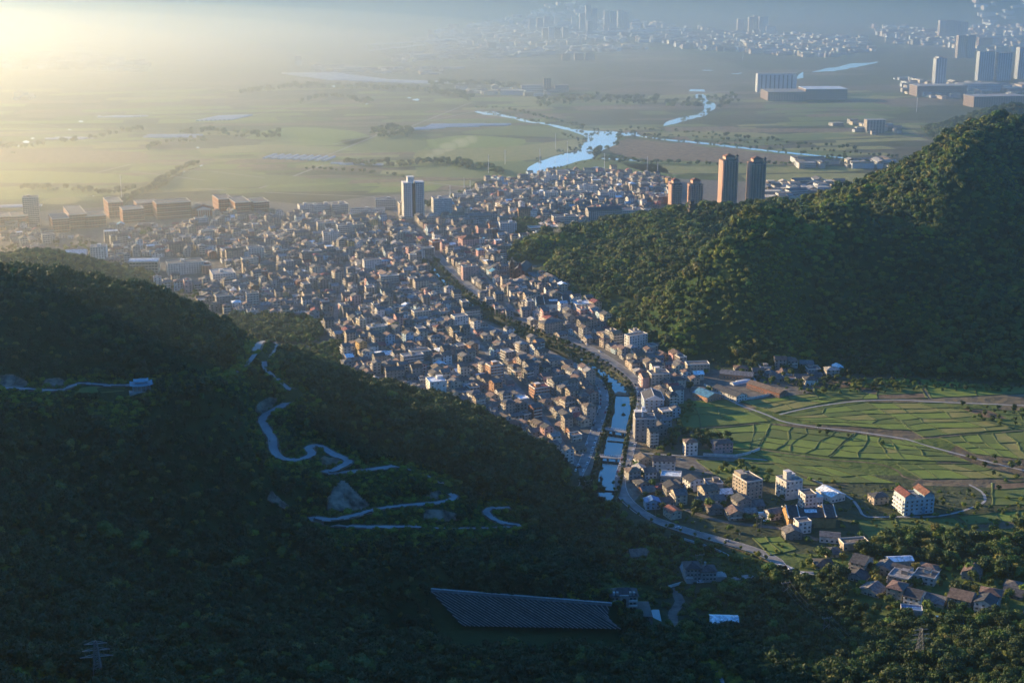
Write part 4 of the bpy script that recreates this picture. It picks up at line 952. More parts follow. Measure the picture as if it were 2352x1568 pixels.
MOCH = mat("ochre_plaster", (0.36, 0.22, 0.10), 0.9, 0.15, 0.3)
temple(1864, 1212, 37, 19, 9, MOCH, R(3), "large ochre-walled ancestral hall with dark roofs and sweeping pale gable ends")
temple(1272, 714, 42, 22, 9, MW['pale blue'], R(6), "big town temple with flying dark roofs at the foot of the wooded hill")
def pavilion():
    c = T(322, 899); rz = R(16); e = empty("hillside_pavilion", c + np.array([0, 4, 0]), rz); blue = mat("glazed_tile", (0.16, 0.34, 0.42), 0.35, 0.12, 1)
    m = M(); m.box(-9, 11, -6, 6, -8, .2); m.build("terrace", MW['grey'], e)
    m = M(); m.box(-5.5, 5.5, -2.6, 3, .2, 4.4); o = m.build("wall", MW['grey'], e)
    for x in (-6, -3, 0, 3, 6):
        for y in (-4, 4): m = M(); m.cyl(x, y, .2, 4.6, .28); m.build("column", MW['pale blue'], e)
    m = M(); curved_hip(m, 13, 9, 4.6, 1.8, 1.0); m.build("lower_roof", blue, e)
    m = M(); m.box(-3.6, 3.6, -2, 2, 5.6, 7.2); m.build("upper_storey", MW['pale blue'], e)
    m = M(); curved_hip(m, 8.4, 5, 7.2, 1.7, .9, 1.2); m.build("upper_roof", blue, e)
    tag(e, "two-tiered blue-roofed pavilion on a terrace beside the hillside road", "pavilion")
    # garden
    gp = [T(x, y) for x, y in [(190,890),(240,886),(288,890),(285,899),(225,904),(170,902)]]
    m = M(); m.add([tuple(p + np.array([0, 0, .35])) for p in gp], [tuple(range(len(gp)))]); o = m.build("lawn", GRASS, kind="structure"); o["label"] = "small lawn beside the blue-roofed pavilion"
pavilion()
def pagoda():
    c = T(1588, 492); e = empty("hilltop_pagoda", (c[0], c[1], c[2] + 1.5), R(10)); dk = mat("dark_timber", (0.07, 0.055, 0.05), 0.8, 0.2, 1)
    z = 0
    for k, (w, hh) in enumerate(((9, 7), (7, 5), (5, 4))):
        m = M(); m.box(-w / 2, w / 2, -w / 2, w / 2, z, z + hh); m.build("storey", dk, e)
        m = M(); curved_hip(m, w, w, z + hh, 1.6, 1.0, 2.0, 6, 0, .3); m.build("roof", MRF['dark grey'], e); z += hh + 1.2
    m = M(); m.cyl(0, 0, z, z + 3, .3, .05, 6); m.build("finial", dk, e)
    tag(e, "small dark three-tiered pagoda on the wooded hilltop", "pagoda"); return c
PAG = pagoda()
# near buildings by the canal
e = block(AP, 1517, 893, 20, 15, 5, R(12), 'cream', 'grey', 'flat', "cream five-storey block with square windows above the canal", "apartment block", near=True, hutw=[(-1.5, 2, 4.5, 5, 5)], pitch=3.6)
m = M(); body(m, 7, 14, 12.5, 'x', 2.5); m.xf(lambda p: (p[0] - 14.2, p[1] + 3, p[2])); o = m.build("side_wing", MW['pink'], e)
m = M(); gable(m, 7, 14, 12.5, 2.5, 'x'); m.xf(lambda p: (p[0] - 14.2, p[1] + 3, p[2])); m.build("side_roof", MRF['brown'], o)
for k in range(1, 4): m = M(); m.box(-19, -17.75, -3, 9, k * 3.1 - .1, k * 3.1 + .9); m.build("balcony", TRIM, e)
e = block(AP, 1502, 946, 19, 25, 4, R(2), 'pale blue', 'dark grey', 'gy', "netted new building with a long dark roof and stepped white gables", "apartment block", near=True, pitch=4)
for y in (-12.9, 12.9):
    m = M()
    for k in range(6): m.box(-9.8 + k * 1.75, 9.8 - k * 1.75, y - .25, y + .25, 12.4 + k * .75 - .4, 12.4 + k * .75 + .6)
    m.build("stepped_gable", WHITEP, e)
m = M(); m.bar((0, -12.4, 16.3), (0, 12.4, 16.3), .18); m.build("ridge_cap", WHITEP, e)
for s in (-1, 1): m = M(); m.box(s * 9.9 - .25, s * 9.9 + .25, -12.4, 12.4, 12.0, 12.6); m.build("eaves_trim", WHITEP, e)
def scaffold(e, x0, x1, y, z0, z1, name="scaffold"):
    m = M()
    for x in np.arange(x0, x1 + .1, 2): m.bar((x, y, z0), (x, y, z1), .06)
    for z in np.arange(z0 + 1.8, z1, 1.9): m.bar((x0, y, z), (x1, y, z), .06)
    m.build(name, METAL, e)
scaffold(e, -10, 10, -13.9, 0, 10)
e = block(AP, 1482, 1013, 19, 16, 7, R(3), 'grey', 'grey', 'flat', "unfinished grey seven-storey block beside the canal bridges", "apartment block", near=True, fh=3.0, pitch=4.2, cut=lambda q: q[2] < 14 and q[2] > 3.5 and q[0] == 'F' and q[2] > 5 and q[2] < 10, hutw=[(-3.5, 3, 11, 7, 4.5)])
m = M(); m.box(-3, -1.4, -1.5, .5, 21, 26.5); m.box(-2.2, .8, 3.2, 5.4, 25.5, 29); m.build("roof_frame", WHITEP, e)
scaffold(e, -9.4, 9.4, 8.6, 0, 22); m = M()
for y in np.arange(-8, 8.1, 2): m.bar((10.4, y, 0), (10.4, y, 22), .06)
for z in np.arange(1.9, 22, 1.9): m.bar((10.4, -8, z), (10.4, 8, z), .06)
m.build("scaffold", METAL, e)
# village blocks
e = block(AP, 1732, 1146, 15.5, 21, 5, R(24), MW['beige'], 'dark grey', 'flat', "sunlit cream five-storey block with a stepped roof storey in the village", "apartment block", near=True, faces='FL', pitch=3.4)
m = M(); m.box(-7.6, -1, -1, 9, 15.55, 19.6); o = m.build("roof_storey", MW['beige'], e); m = M(); m.cyl(-2, 3, 19.6, 21.6, .8); m.build("water_tank", METAL, e)
e = block(AP, 1823, 1146, 16, 15, 5, R(24), 'white', 'pale', 'flat', "bright white block with a tall stair tower beside the farm lane", "apartment block", near=True, hutw=[(-1.5, 1, 5, 5, 6.5), (4, 3, 4.5, 4, 2.8)], skip=.35)
e = block(AP, 1861, 1170, 10, 12, 4, R(16), 'white', 'grey', 'flat', "cream-lit four-storey block behind the ochre ancestral hall", "apartment block", near=True, pitch=3)
m = M(); m.box(5.05, 11, -6, 5, -1, 9.4); o = m.build("annex", MW['white'], e); m = M(); m.box(4.9, 11.2, -6.2, 5.2, 9.4, 10.2); m.build("annex_parapet", TRIM, o)
for k in range(2):
    for x in (6.6, 9.3): o = obj("window", WINMESH, e); o.location = (x, -6.02, k * 3.1 + 1.7)
e = block("villa", 2110, 1181, 26, 18, 4, R(14), 'pale blue', 'pale', 'flat', "large pale blue villa with red-brown roofs and white roof terraces", "villa", near=True, fh=3.2, pitch=3.8)
for x in (-8.5, 8.5):
    m = M(); body(m, 8.6, 17, 3, 'y', 2.6); m.xf(lambda p: (p[0] + x, p[1], max(p[2], 0) + 13.0)); o = m.build("roof_wing", MW['pale blue'], e)
    m = M(); gable(m, 8.6, 17.4, 3, 2.6, 'y', .6); m.xf(lambda p: (p[0] + x, p[1], p[2] + 13.0)); m.build("roof", MRF['red'], o)
m = M(); m.box(2.2, 5.2, -9.12, -9.01, .2, 6.4); m.build("blue_door", MRF['blue'], e)
for k in range(1, 4): m = M(); m.box(-14.6, -13.02, -8, 8, k * 3.2 - .15, k * 3.2 + .9); m.build("balcony", WHITEP, e)
for a in [("town_house",2024,1158,13,11,2,R(14),'beige','dark grey','hip',"brown two-storey house with a dark hipped roof left of the blue villa"),
          ("town_house",1588,1046,11,10,4,R(8),'white','brown','hip',"narrow white four-storey house with arched windows by the left meadow"),
          ("town_house",1662,1041,17,12,3,R(10),'pink','dark grey','hip',"mauve-pink house with a dark hipped roof at the meadow edge"),
          ("villa",1703,922,14,36,2,R(34),'white','dark grey','gy',"long white two-storey building along the compound wall"),
          ("workshop",1640,921,18,22,1,R(34),'orange','blue','gy',"workshop with a blue-grey roof and a sunlit brick end"),
          ("workshop",1690,872,34,14,1,R(-18),'orange','pale','gx',"long workshop with a blue-grey roof under the wooded slope"),
          ("workshop",1799,912,12,44,1,R(38),'brick red','brown','gy',"long brown shed with a white rounded end roof beside the walled yard"),
          ("town_house",1604,857,24,12,3,R(6),'beige','grey','flat',"grey-beige block with a pillared front under the wooded slope"),
          ("town_house",1562,892,13,12,3,R(26),'cream','dark grey','hip',"cream three-storey house with open balconies right of the square-windowed block"),
          ("town_house",1525,1082,19,13,3,R(-4),'white','dark grey','gx',"white-gabled hall with a black roof at the village entrance"),
          ("workshop",1540,1108,17,13,1,R(-10),'grey','white','flat',"flat-roofed workshop with bright roof sheets in the village"),
          ("town_house",1500,1170,12,10,2,R(6),'pale blue','blue','gy',"small white house with a pale blue gabled roof by the street bend"),
          ("town_house",1553,1192,10,12,2,R(24),'cream','red','gy',"cream house with an orange-red gabled roof by the street bend"),
          ("town_house",1600,1128,13,12,3,R(24),'white','dark grey','gy',"white gabled house with dark arched windows left of the cream block"),
          ("town_house",1848,1225,11,9,3,R(16),'white','grey','flat',"small white house with terraces in front of the ochre ancestral hall"),
          ("workshop",1925,1152,14,20,1,R(26),'white','white','gy',"white-roofed shed where the farm lanes meet"),
          ("workshop",1905,1247,15,10,1,R(-14),'white','grey','gx',"white shed with a grey roof below the ochre hall"),
          ("workshop",1966,1262,20,10,1,R(10),'beige','brown','flat',"open shed with a flat brown roof among the big trees"),
          ("workshop",2070,1303,18,9,1,R(6),'beige','white','gx',"long low shed with a pale metal roof in the lower village"),
          ("workshop",2182,1446,16,9,1,R(-8),'grey','blue','gx',"shed with a bright blue roof at the edge of the lower wood"),
          ("workshop",2093,1418,14,8,1,R(-12),'grey','blue','flat',"low shed with a pale blue roof in the lower village"),
          ("workshop",1664,1449,18,13,1,R(-4),'pale blue','white','gx',"isolated white-roofed shed in the dark foreground valley")]:
    near = True
    z = 0 if a[2] < 1300 else None
    e = block(a[0], a[1], a[2], a[3], a[4], a[5], a[6], a[7], a[8], a[9], a[10], a[0].replace('_', ' ').replace('town house', 'house'), near=near, z=z, fh=5.2 if a[0] == "workshop" else 3.1, skip=.15)
# ribbed embankment, lodge
def embankment():
    a = G(990, 1358, 29); b = G(1405, 1391, 27); c = G(1062, 1437, 14); d = G(1428, 1444, 17); e = empty("ribbed_embankment", (a + b) / 2)
    o_ = (a + b) / 2; m = M(); SL = []
    for k in range(-6, 34):
        t0 = k / 33 * .97; s_ = t0 + .17; top = a + (b - a) * t0
        if t0 < 0: f0 = -t0 / .17; bot = c + (d - c) * max(s_, 0); top = a + (c - a) * min(f0, 1)
        elif s_ <= 1: bot = c + (d - c) * s_
        else: bot = top + (d - top) * ((1 - t0) / .17)
        SL.append((top - o_, bot - o_))
    for p_, q_ in zip(SL[:-1], SL[1:]): m.add([tuple(p_[1]), tuple(q_[1]), tuple(q_[0]), tuple(p_[0])], [(0, 1, 2, 3)])
    m.build("slope", mat("dark_slope", (0.03, 0.034, 0.034), .9, .2, .3), e)
    L = np.linalg.norm(b - a); n = 34; nrm = np.cross(d - c, a - c); nrm /= np.linalg.norm(nrm)
    for k in range(-5, n):
        t = k / (n - 1); t0 = t * 0.97; p = a + (b - a) * t0; q = a + (b - a) * (t0 + .17); q = q - (a + (b - a) * (t0 + .17)); s = t0 + .17
        top = a + (b - a) * t0 if t0 >= 0 else a + (c - a) * (-t0 / .17)
        if s <= 1: bot = c + (d - c) * s; f = 1
        else: f = (1 - t0) / .17; bot = top + (d - top) * f
        m = M(); m.bar(tuple(top + nrm * .25 - o_), tuple(bot + nrm * .25 - o_), .22); m.build("rib", MW['concrete'], e)
    m = M(); P = [a - o_, b - o_]; m.bar(tuple(P[0] + [0, 1.5, .6]), tuple(P[1] + [0, 1.5, .6]), 1.0); m.build("crest_road", CONCR, e)
    m = M(); m.bar(tuple(P[0] + [0, .2, 1.9]), tuple(P[1] + [0, .2, 1.9]), .12)
    for k in range(40): q = P[0] + (P[1] - P[0]) * k / 39; m.bar(tuple(q + [0, .2, 1.4]), tuple(q + [0, .2, 2.3]), .12)
    m.build("railing", TRIM, e); tag(e, "dark embankment with long pale slanting ribs and a road on its crest", "embankment")
embankment()
def lodge():
    c = G(1432, 1403, 19); rz = R(2); e = empty("valley_lodge", c + np.array([0, 6, 0]), rz); w, d = 18, 11; GW = MW['grey']
    m = M(); m.box(-w / 2, w / 2, -d / 2, d / 2, -8, 10.5); m.build("wall", GW, e)
    m = M(); m.box(-3, 3, -d / 2 - 1.6, -d / 2 - .01, -8, 11.5); o = m.build("entrance_bay", GW, e)
    m = M(); m.box(-1.3, 1.3, -d / 2 - 1.75, -d / 2 - 1.62, 4, 8.6); m.box(-.8, .8, -d / 2 - 1.75, -d / 2 - 1.62, 8.61, 9.5); m.build("arched_window", GLASS, o)
    m = M(); hip(m, w, d, 10.5, 3.6, .7); m.build("roof", MRF['dark grey'], e)
    for x in (-6.5, -4.2, 4.2, 6.5): m = M(); m.box(x - .7, x + .7, -d / 2 - .1, -d / 2 + 2.6, 11, 12.8); m.build("dormer", GW, e)
    for k in range(3):
        for x in (-7, -4.7, 4.7, 7): o = obj("window", WINMESH, e); o.location = (x, -d / 2 - .02, k * 3.4 + 1.9)
    for k in (1, 2):
        for s in (-1, 1): m = M(); m.box(s * 5.9 - 2.8, s * 5.9 + 2.8, -d / 2 - 1.1, -d / 2 - .02, k * 3.4 - .2, k * 3.4 + .8); m.build("balcony", TRIM, e)
    m = M(); m.box(-16, 18, -14, 8, -9, -.05); m.build("forecourt", PAVE, e)
    tag(e, "three-storey grey lodge with a mansard roof at the end of the ribbed embankment", "lodge")
lodge()
def dark_villa():
    c = G(1612, 1336, 1); e = empty("villa", c + np.array([0, 8, 0]), R(4)); GW = MW['grey']
    for (x0, x1, y0, y1, h) in ((-12, -1, -6, 6, 9.5), (-1.02, 10, -7, 4, 7.4)):
        m = M(); m.box(x0, x1, y0, y1, -1, h); o = m.build("wing", GW, e)
        m = M(); hip(m, x1 - x0, y1 - y0, h, 3.2, .7); m.xf(lambda p: (p[0] + (x0 + x1) / 2, p[1] + (y0 + y1) / 2, p[2])); m.build("roof", MRF['dark grey'], o)
        for k in range(int(h / 3.1)):
            for x in np.arange(x0 + 2, x1 - 1, 2.6): q = obj("window", WINMESH, e); q.location = (x, y0 - .02, k * 3.1 + 1.8)
    m = M(); m.box(-12, -7, -9, -6.02, -1, 3.4); m.build("terrace", GW, e); m = M(); m.box(10.02, 18, -6, 3, -1, 2.6); m.build("terrace", GW, e)
    m = M(); m.box(2, 3.4, -2, -.8, 8, 12.5); m.build("chimney", GW, e)
    tag(e, "grey villa with two dark hipped roofs standing in the shaded valley", "villa"); OCC.append((c[0], c[1] + 8, 16))
dark_villa()
def line_wall(px, h, th, material, name, label, flat=True, cat="wall"):
    P = catmull([G(*p) if flat else T(*p) for p in px], 8); m = M(); o = P[0].copy()
    for i in range(len(P) - 1):
        a, b = P[i] - o, P[i + 1] - o; d = (b - a) / np.linalg.norm(b - a); n_ = np.array([-d[1], d[0], 0]) * th
        m.add([tuple(a - n_ + [0, 0, -1]), tuple(b - n_ + [0, 0, -1]), tuple(b + n_ + [0, 0, -1]), tuple(a + n_ + [0, 0, -1]), tuple(a - n_ + [0, 0, h]), tuple(b - n_ + [0, 0, h]), tuple(b + n_ + [0, 0, h]), tuple(a + n_ + [0, 0, h])],
              [(0, 1, 5, 4), (1, 2, 6, 5), (2, 3, 7, 6), (3, 0, 4, 7), (4, 5, 6, 7)])
    ob = m.build(name, material); ob.location = o; tag(ob, label, cat); return ob
line_wall([(1617,886),(1650,903),(1688,921)], 2.6, .2, MW['white'], "compound_wall", "white compound wall in front of the long white building")
line_wall([(1698,921),(1750,912),(1806,900)], 2.4, .2, MW['white'], "compound_wall", "white boundary wall round the dusty yard")
line_wall([(1615,1046),(1690,1049),(1715,1044),(1745,1033)], 2.4, .2, MW['white'], "boundary_wall", "long pale wall along the edge of the meadow")
line_wall([(1512,1357),(1540,1351),(1567,1343)], 2.8, .3, MW['white'], "garden_wall", "white panelled garden wall in the shaded valley")
line_wall([(1572,1240),(1640,1262),(1694,1289)], 1.6, .3, MW['pale blue'], "roadside_wall", "low pale wall stepping down below the village street")
line_wall([(1430,1150),(1490,1196),(1570,1226),(1650,1250),(1725,1274),(1782,1300)], .9, .2, STONE, "retaining_wall", "retaining wall along the lower side of the village street")
# ------------------------------------------------------------------ town fabric
TOWN = [[(0,548),(0,505),(60,530),(130,540),(240,530),(330,512),(480,500),(620,492),(700,498),(860,500),(925,512),(985,512),(1040,470),(1110,425),(1160,415),(1212,408),(1290,398),(1400,396),(1530,412),(1560,445),(1500,485),(1440,512),(1380,552),(1250,560),(1150,580),
         (1180,610),(1290,655),(1345,700),(1400,735),(1440,780),(1500,792),(1580,840),(1640,856),(1560,905),(1540,1000),(1475,1050),(1300,1120),(1180,1060),(900,930),(790,870),(785,810),(800,795),(745,770),(748,745),(520,725),(455,705),(470,672),(240,650),(100,600)]]
VILL = [[(1455,1062),(1500,1052),(1560,1105),(1660,1110),(1680,1150),(1760,1152),(1800,1165),(1800,1205),(1720,1190),(1640,1180),(1560,1165),(1500,1185),(1440,1130)],
        [(1780,1150),(1800,1180),(1830,1200),(1850,1240),(1960,1230),(2060,1258),(2000,1290),(1880,1310),(1800,1285),(1860,1262),(1790,1222)],
        [(1965,1290),(2060,1290),(2130,1300),(2260,1330),(2352,1340),(2400,1440),(2200,1440),(2120,1420),(2050,1400),(1975,1370),(1950,1330)],
        [(1650,850),(1760,840),(1900,842),(1960,870),(1840,880),(1745,872),(1650,872)],
        [(1425,1252),(1480,1262),(1530,1285),(1500,1296),(1420,1275)]]
HOLES = [[(745,735),(745,780),(790,800),(780,860),(690,830),(600,790),(520,740)], [(1170,505),(1240,505),(1250,545),(1180,550)], [(290,590),(480,590),(560,630),(550,655),(300,650)],
         [(120,545),(250,560),(250,650),(100,600)], [(270,495),(500,490),(500,520),(270,535)],[(130,500),(250,500),(250,560),(120,540)]]
def clear(x, y, r, roads=True):
    for ox, oy, orr in OCC:
        if (x - ox) ** 2 + (y - oy) ** 2 < (r + orr) ** 2: return False
    return True
def road_clear(x, y, r):
    d = np.full(np.shape(x), 1e9)
    for P, hw in ROADS:
        if P[:, 0].max() + 60 < np.min(x) or P[:, 0].min() - 60 > np.max(x): continue
        for q in P: d = np.minimum(d, np.hypot(x - q[0], y - q[1]) - hw)
    for i in range(0, len(CANP)): d = np.minimum(d, np.hypot(x - CANP[i, 0], y - CANP[i, 1]) - 11)
    return d > r
class HGrid:
    def __init__(self): self.g = {}
    def ok(self, x, y, r):
        i, j = int(x // 30), int(y // 30)
        for a in (-1, 0, 1):
            for b in (-1, 0, 1):
                for (u, v, q) in self.g.get((i + a, j + b), ()):
                    if (x - u) ** 2 + (y - v) ** 2 < (r + q) ** 2: return False
        return True
    def put(self, x, y, r): self.g.setdefault((int(x // 30), int(y // 30)), []).append((x, y, r))
HG = HGrid(); cand = []
hr = random.Random(23)
def fill(polys, pitch, yaw, holes=(), big=0.08, prob=1.0, jit=0.18, lowrise=False):
    for poly in polys:
        W = np.array([g2(*p) for p in poly]); Hs = [np.array([g2(*p) for p in h]) for h in holes]
        x0, y0 = W.min(0); x1, y1 = W.max(0); cx, cy_ = (x0 + x1) / 2, (y0 + y1) / 2; L = math.hypot(x1 - x0, y1 - y0) / 2 + 20; n = int(L / pitch) + 1
        gx, gy = np.meshgrid(np.arange(-n, n + 1) * pitch, np.arange(-n, n + 1) * pitch * 1.12); a = R(yaw)
        X = cx + gx * math.cos(a) - gy * math.sin(a); Y = cy_ + gx * math.sin(a) + gy * math.cos(a)
        X = X.ravel(); Y = Y.ravel(); warp = 9
        X = X + warp * fbm(X, Y, 170, 2, 51); Y = Y + warp * fbm(X, Y, 170, 2, 57)
        ok = inpoly(W, X, Y)
        for h in Hs: ok &= ~inpoly(h, X, Y)
        X = X[ok]; Y = Y[ok]
        if not len(X): continue
        rc = road_clear(X, Y, 4.6); hh = bil(X, Y); X, Y, hh = X[rc], Y[rc], hh[rc]
        for x, y, h in zip(X, Y, hh):
            if h > 2.2 and not lowrise: continue
            if hr.random() > prob: continue
            x += hr.uniform(-jit, jit) * pitch; y += hr.uniform(-jit, jit) * pitch
            bg_ = hr.random() < big; s = house_spec(hr, bg_); 
            if bg_: s['w'] = hr.uniform(15, 26); s['d'] = hr.uniform(10, 12.5)
            else:
                s['w'] = hr.uniform(.72, 1.04) * pitch; s['d'] = hr.uniform(.74, 1.08) * pitch
            if lowrise: s['fl'] = hr.choice([1, 1, 2, 2, 3])
            r = min(s['w'], s['d']) * .5
            if not clear(x, y, max(s['w'], s['d']) * .45): continue
            if not HG.ok(x, y, r if not bg_ else r * 1.35): continue
            HG.put(x, y, r if not bg_ else r * 1.35)
            rz = R(yaw + hr.choice([0, 0, 0, 90, -90]) * 0 + 9 * fbm(x, y, 140, 2, 77) * 2 + hr.uniform(-5, 5)); cand.append((s, x, y, max(h - .3, 0) if not lowrise else h - .5, rz))
fill(TOWN, 11.3, 22, HOLES, big=.045)
fill(VILL[:1], 13.5, 22, big=0.0, prob=.85, lowrise=True)
fill(VILL[1:2], 15, 12, big=0.0, prob=.62, lowrise=True)
fill(VILL[2:3], 15.5, -24, big=0.0, prob=.62, lowrise=True)
fill(VILL[3:], 15, 10, big=0.0, prob=.7, lowrise=True)
def visible(x, y, z):
    p = np.array([x, y, z]); c = np.array([0, 0, CAMZ]); t = np.linspace(0.25, 0.985, 90)[:, None]; q = c + (p - c) * t
    return not np.any(bil(q[:, 0], q[:, 1]) > q[:, 2])
vis = []
for s, x, y, z, rz in cand:
    top = z + s['fl'] * 3; px, py = proj(x, y, top)
    if px < -25 or px > 2380 or py > 1600: continue
    if not visible(x, y, top + 1): continue
    D = math.hypot(x, y); vis.append((s['w'] * (s['fl'] * 3 + 4) / D ** 2 * (1.6 if py > 1000 else 1), s, x, y, z, rz, px, py))
vis.sort(key=lambda v: -v[0])
ANCH = [("tall white tower", g2(952, 508)), ("red church", g2(1184, 642)), ("flying-eaved temple", g2(1272, 714)), ("unfinished canal block", g2(1482, 1013)), ("glaring white-roofed block", g2(1007, 911)),
        ("orange six-storey house", g2(1142, 880)), ("pale hipped-roof house", g2(885, 834)), ("sunlit village block", g2(1732, 1146)), ("ochre ancestral hall", g2(1864, 1212)), ("hazy beige tower", g2(75, 521)),
        ("long white apartment block", g2(428, 630)), ("small urban wood", g2(1205, 530)), ("walled dusty yard", g2(1750, 890)), ("upper broad river", g2(1290, 400)), ("brick dormitories", g2(560, 500)),
        ("lower right wood", g2(2150, 1400)), ("park wood", g2(640, 760)), ("pink hipped-roof block", g2(1082, 572)), ("street bend", g2(1450, 1160)), ("porticoed school hall", g2(468, 497))]
ORD = ['nearest', 'second nearest', 'third nearest', 'fourth nearest', 'fifth nearest', 'sixth nearest', 'seventh nearest', 'eighth nearest', 'ninth nearest', 'tenth nearest', 'eleventh nearest', 'twelfth nearest']
NI = 296
near_list = vis[:NI]; groups = {}
for k, v in enumerate(near_list):
    s, x, y = v[1], v[2], v[3]; desc = f"{s['wall']} {NUMW[s['fl']]}-storey house with {s['roof']} {KINDW[s['kind']]} roof"
    ds = sorted((math.hypot(x - a[0], y - a[1]), n_) for n_, a in ANCH); groups.setdefault((desc, ds[0][1]), []).append((ds[0][0], k))
labels = {}
for (desc, an), L in groups.items():
    for i, (_, k) in enumerate(sorted(L)):
        labels[k] = f"{desc}, {(ORD[i] + ' of its kind to') if len(L) > 1 else 'beside'} the {an}" if len(L) <= 1 else f"{desc}, {ORD[min(i, 11)]} such to the {an}"
for k in labels:
    if len(labels[k].replace('-', ' - ').split()) > 99 or len(labels[k].split()) > 15: labels[k] = labels[k].replace(' with ', ', ').replace(' such to the', ' to the')
for k, v in enumerate(near_list):
    _, s, x, y, z, rz, px, py = v
    e = place_house(s, x, y, z, rz, near=(k < 80)); tag(e, labels[k], "house", "houses packed along the valley")
big = M()
for v in vis[NI:]: merge_house(big, v[1], v[2], v[3], v[4], v[5])
o = big.build("town_housing", BIGMATS, kind="stuff"); o["label"] = "dense mass of smaller roofs and houses filling the town"
NHOUSE = (len(cand), len(vis)); print("HOUSES", NHOUSE)

# ------------------------------------------------------------------ trees
def ico(sub=1):
    b = bmesh.new(); bmesh.ops.create_icosphere(b, subdivisions=sub, radius=1); V = [tuple(v.co) for v in b.verts]; Fs = [tuple(v.index for v in f.verts) for f in b.faces]; b.free(); return V, Fs
IV, IF = ico(1); IV2, IF2 = ico(2)
def crown_mesh(seed, rx, rz_, cz, lobes, leaves, lsize, leafm, shape='round'):
    r = random.Random(seed); m = M(); cs = []
    for k in range(lobes):
        a = r.uniform(0, 2 * math.pi); q = r.uniform(.25, .68) * rx; zz = cz + r.uniform(-.55, .6) * rz_
        if shape == 'cone': zz = cz - rz_ + 2 * rz_ * k / lobes; q = r.uniform(0, .3) * rx * (1 - k / lobes)
        s = r.uniform(.38, .6) * rx * (1 if shape != 'cone' else (1.25 - k / lobes))
        cs.append((q * math.cos(a), q * math.sin(a), zz, s))
    cs.append((0, 0, cz + rz_ * .25, rx * .6))
    for x, y, z, s in cs:
        sq = .8; m.add([(x + v[0] * s * r.uniform(.82, 1.05), y + v[1] * s * r.uniform(.82, 1.05), z + v[2] * s * sq * r.uniform(.82, 1.05)) for v in IV], IF)
    n0 = len(m.f)
    for k in range(leaves):
        x, y, z, s = r.choice(cs); d = Vector((r.gauss(0, 1), r.gauss(0, 1), r.gauss(0.25, 1))).normalized(); p = Vector((x, y, z)) + Vector((d.x, d.y, d.z * .8)) * s * r.uniform(.92, 1.22)
        u = d.cross(Vector((r.gauss(0, 1), r.gauss(0, 1), r.gauss(0, 1)))).normalized(); w = (d * r.uniform(.1, .8) + d.cross(u)).normalized(); l = lsize * r.uniform(.6, 1.4)
        m.add([tuple(p - u * l * .5), tuple(p + u * l * .5), tuple(p + w * l)], [(0, 1, 2)])
    return m
def trunk_mesh(h, r0, seed=0):
    m = M(); r = random.Random(seed); m.cyl(0, 0, -1.5, h, r0, r0 * .55, 6)
    for k in range(3): a = r.uniform(0, 6.28); m.bar((0, 0, h * .6), (math.cos(a) * h * .4, math.sin(a) * h * .4, h * 1.15), r0 * .3)
    return m
TP = []    # (crown mesh, trunk mesh)
for sd, rx, rz_, cz, lb, lv, ls, lm, shp in [(1,3.6,3.0,6.0,7,260,1.05,0,'round'),(2,4.2,2.8,6.0,8,300,1.1,1,'round'),(3,3.0,2.6,4.8,6,220,.95,1,'round'),(4,3.8,2.6,5.4,7,260,1.05,3,'round'),
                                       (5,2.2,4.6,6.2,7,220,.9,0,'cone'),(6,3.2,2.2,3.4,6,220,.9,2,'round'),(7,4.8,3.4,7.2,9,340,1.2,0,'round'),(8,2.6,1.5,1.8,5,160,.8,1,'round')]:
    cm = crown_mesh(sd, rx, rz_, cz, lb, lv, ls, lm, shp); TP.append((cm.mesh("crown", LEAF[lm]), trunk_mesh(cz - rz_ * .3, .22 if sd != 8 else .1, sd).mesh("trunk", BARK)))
tcol = bpy.data.collections.new("tree_kinds")
for i, (a, b) in enumerate(TP):
    o = bpy.data.objects.new(f"tree_kind_{i}", a); tcol.objects.link(o)
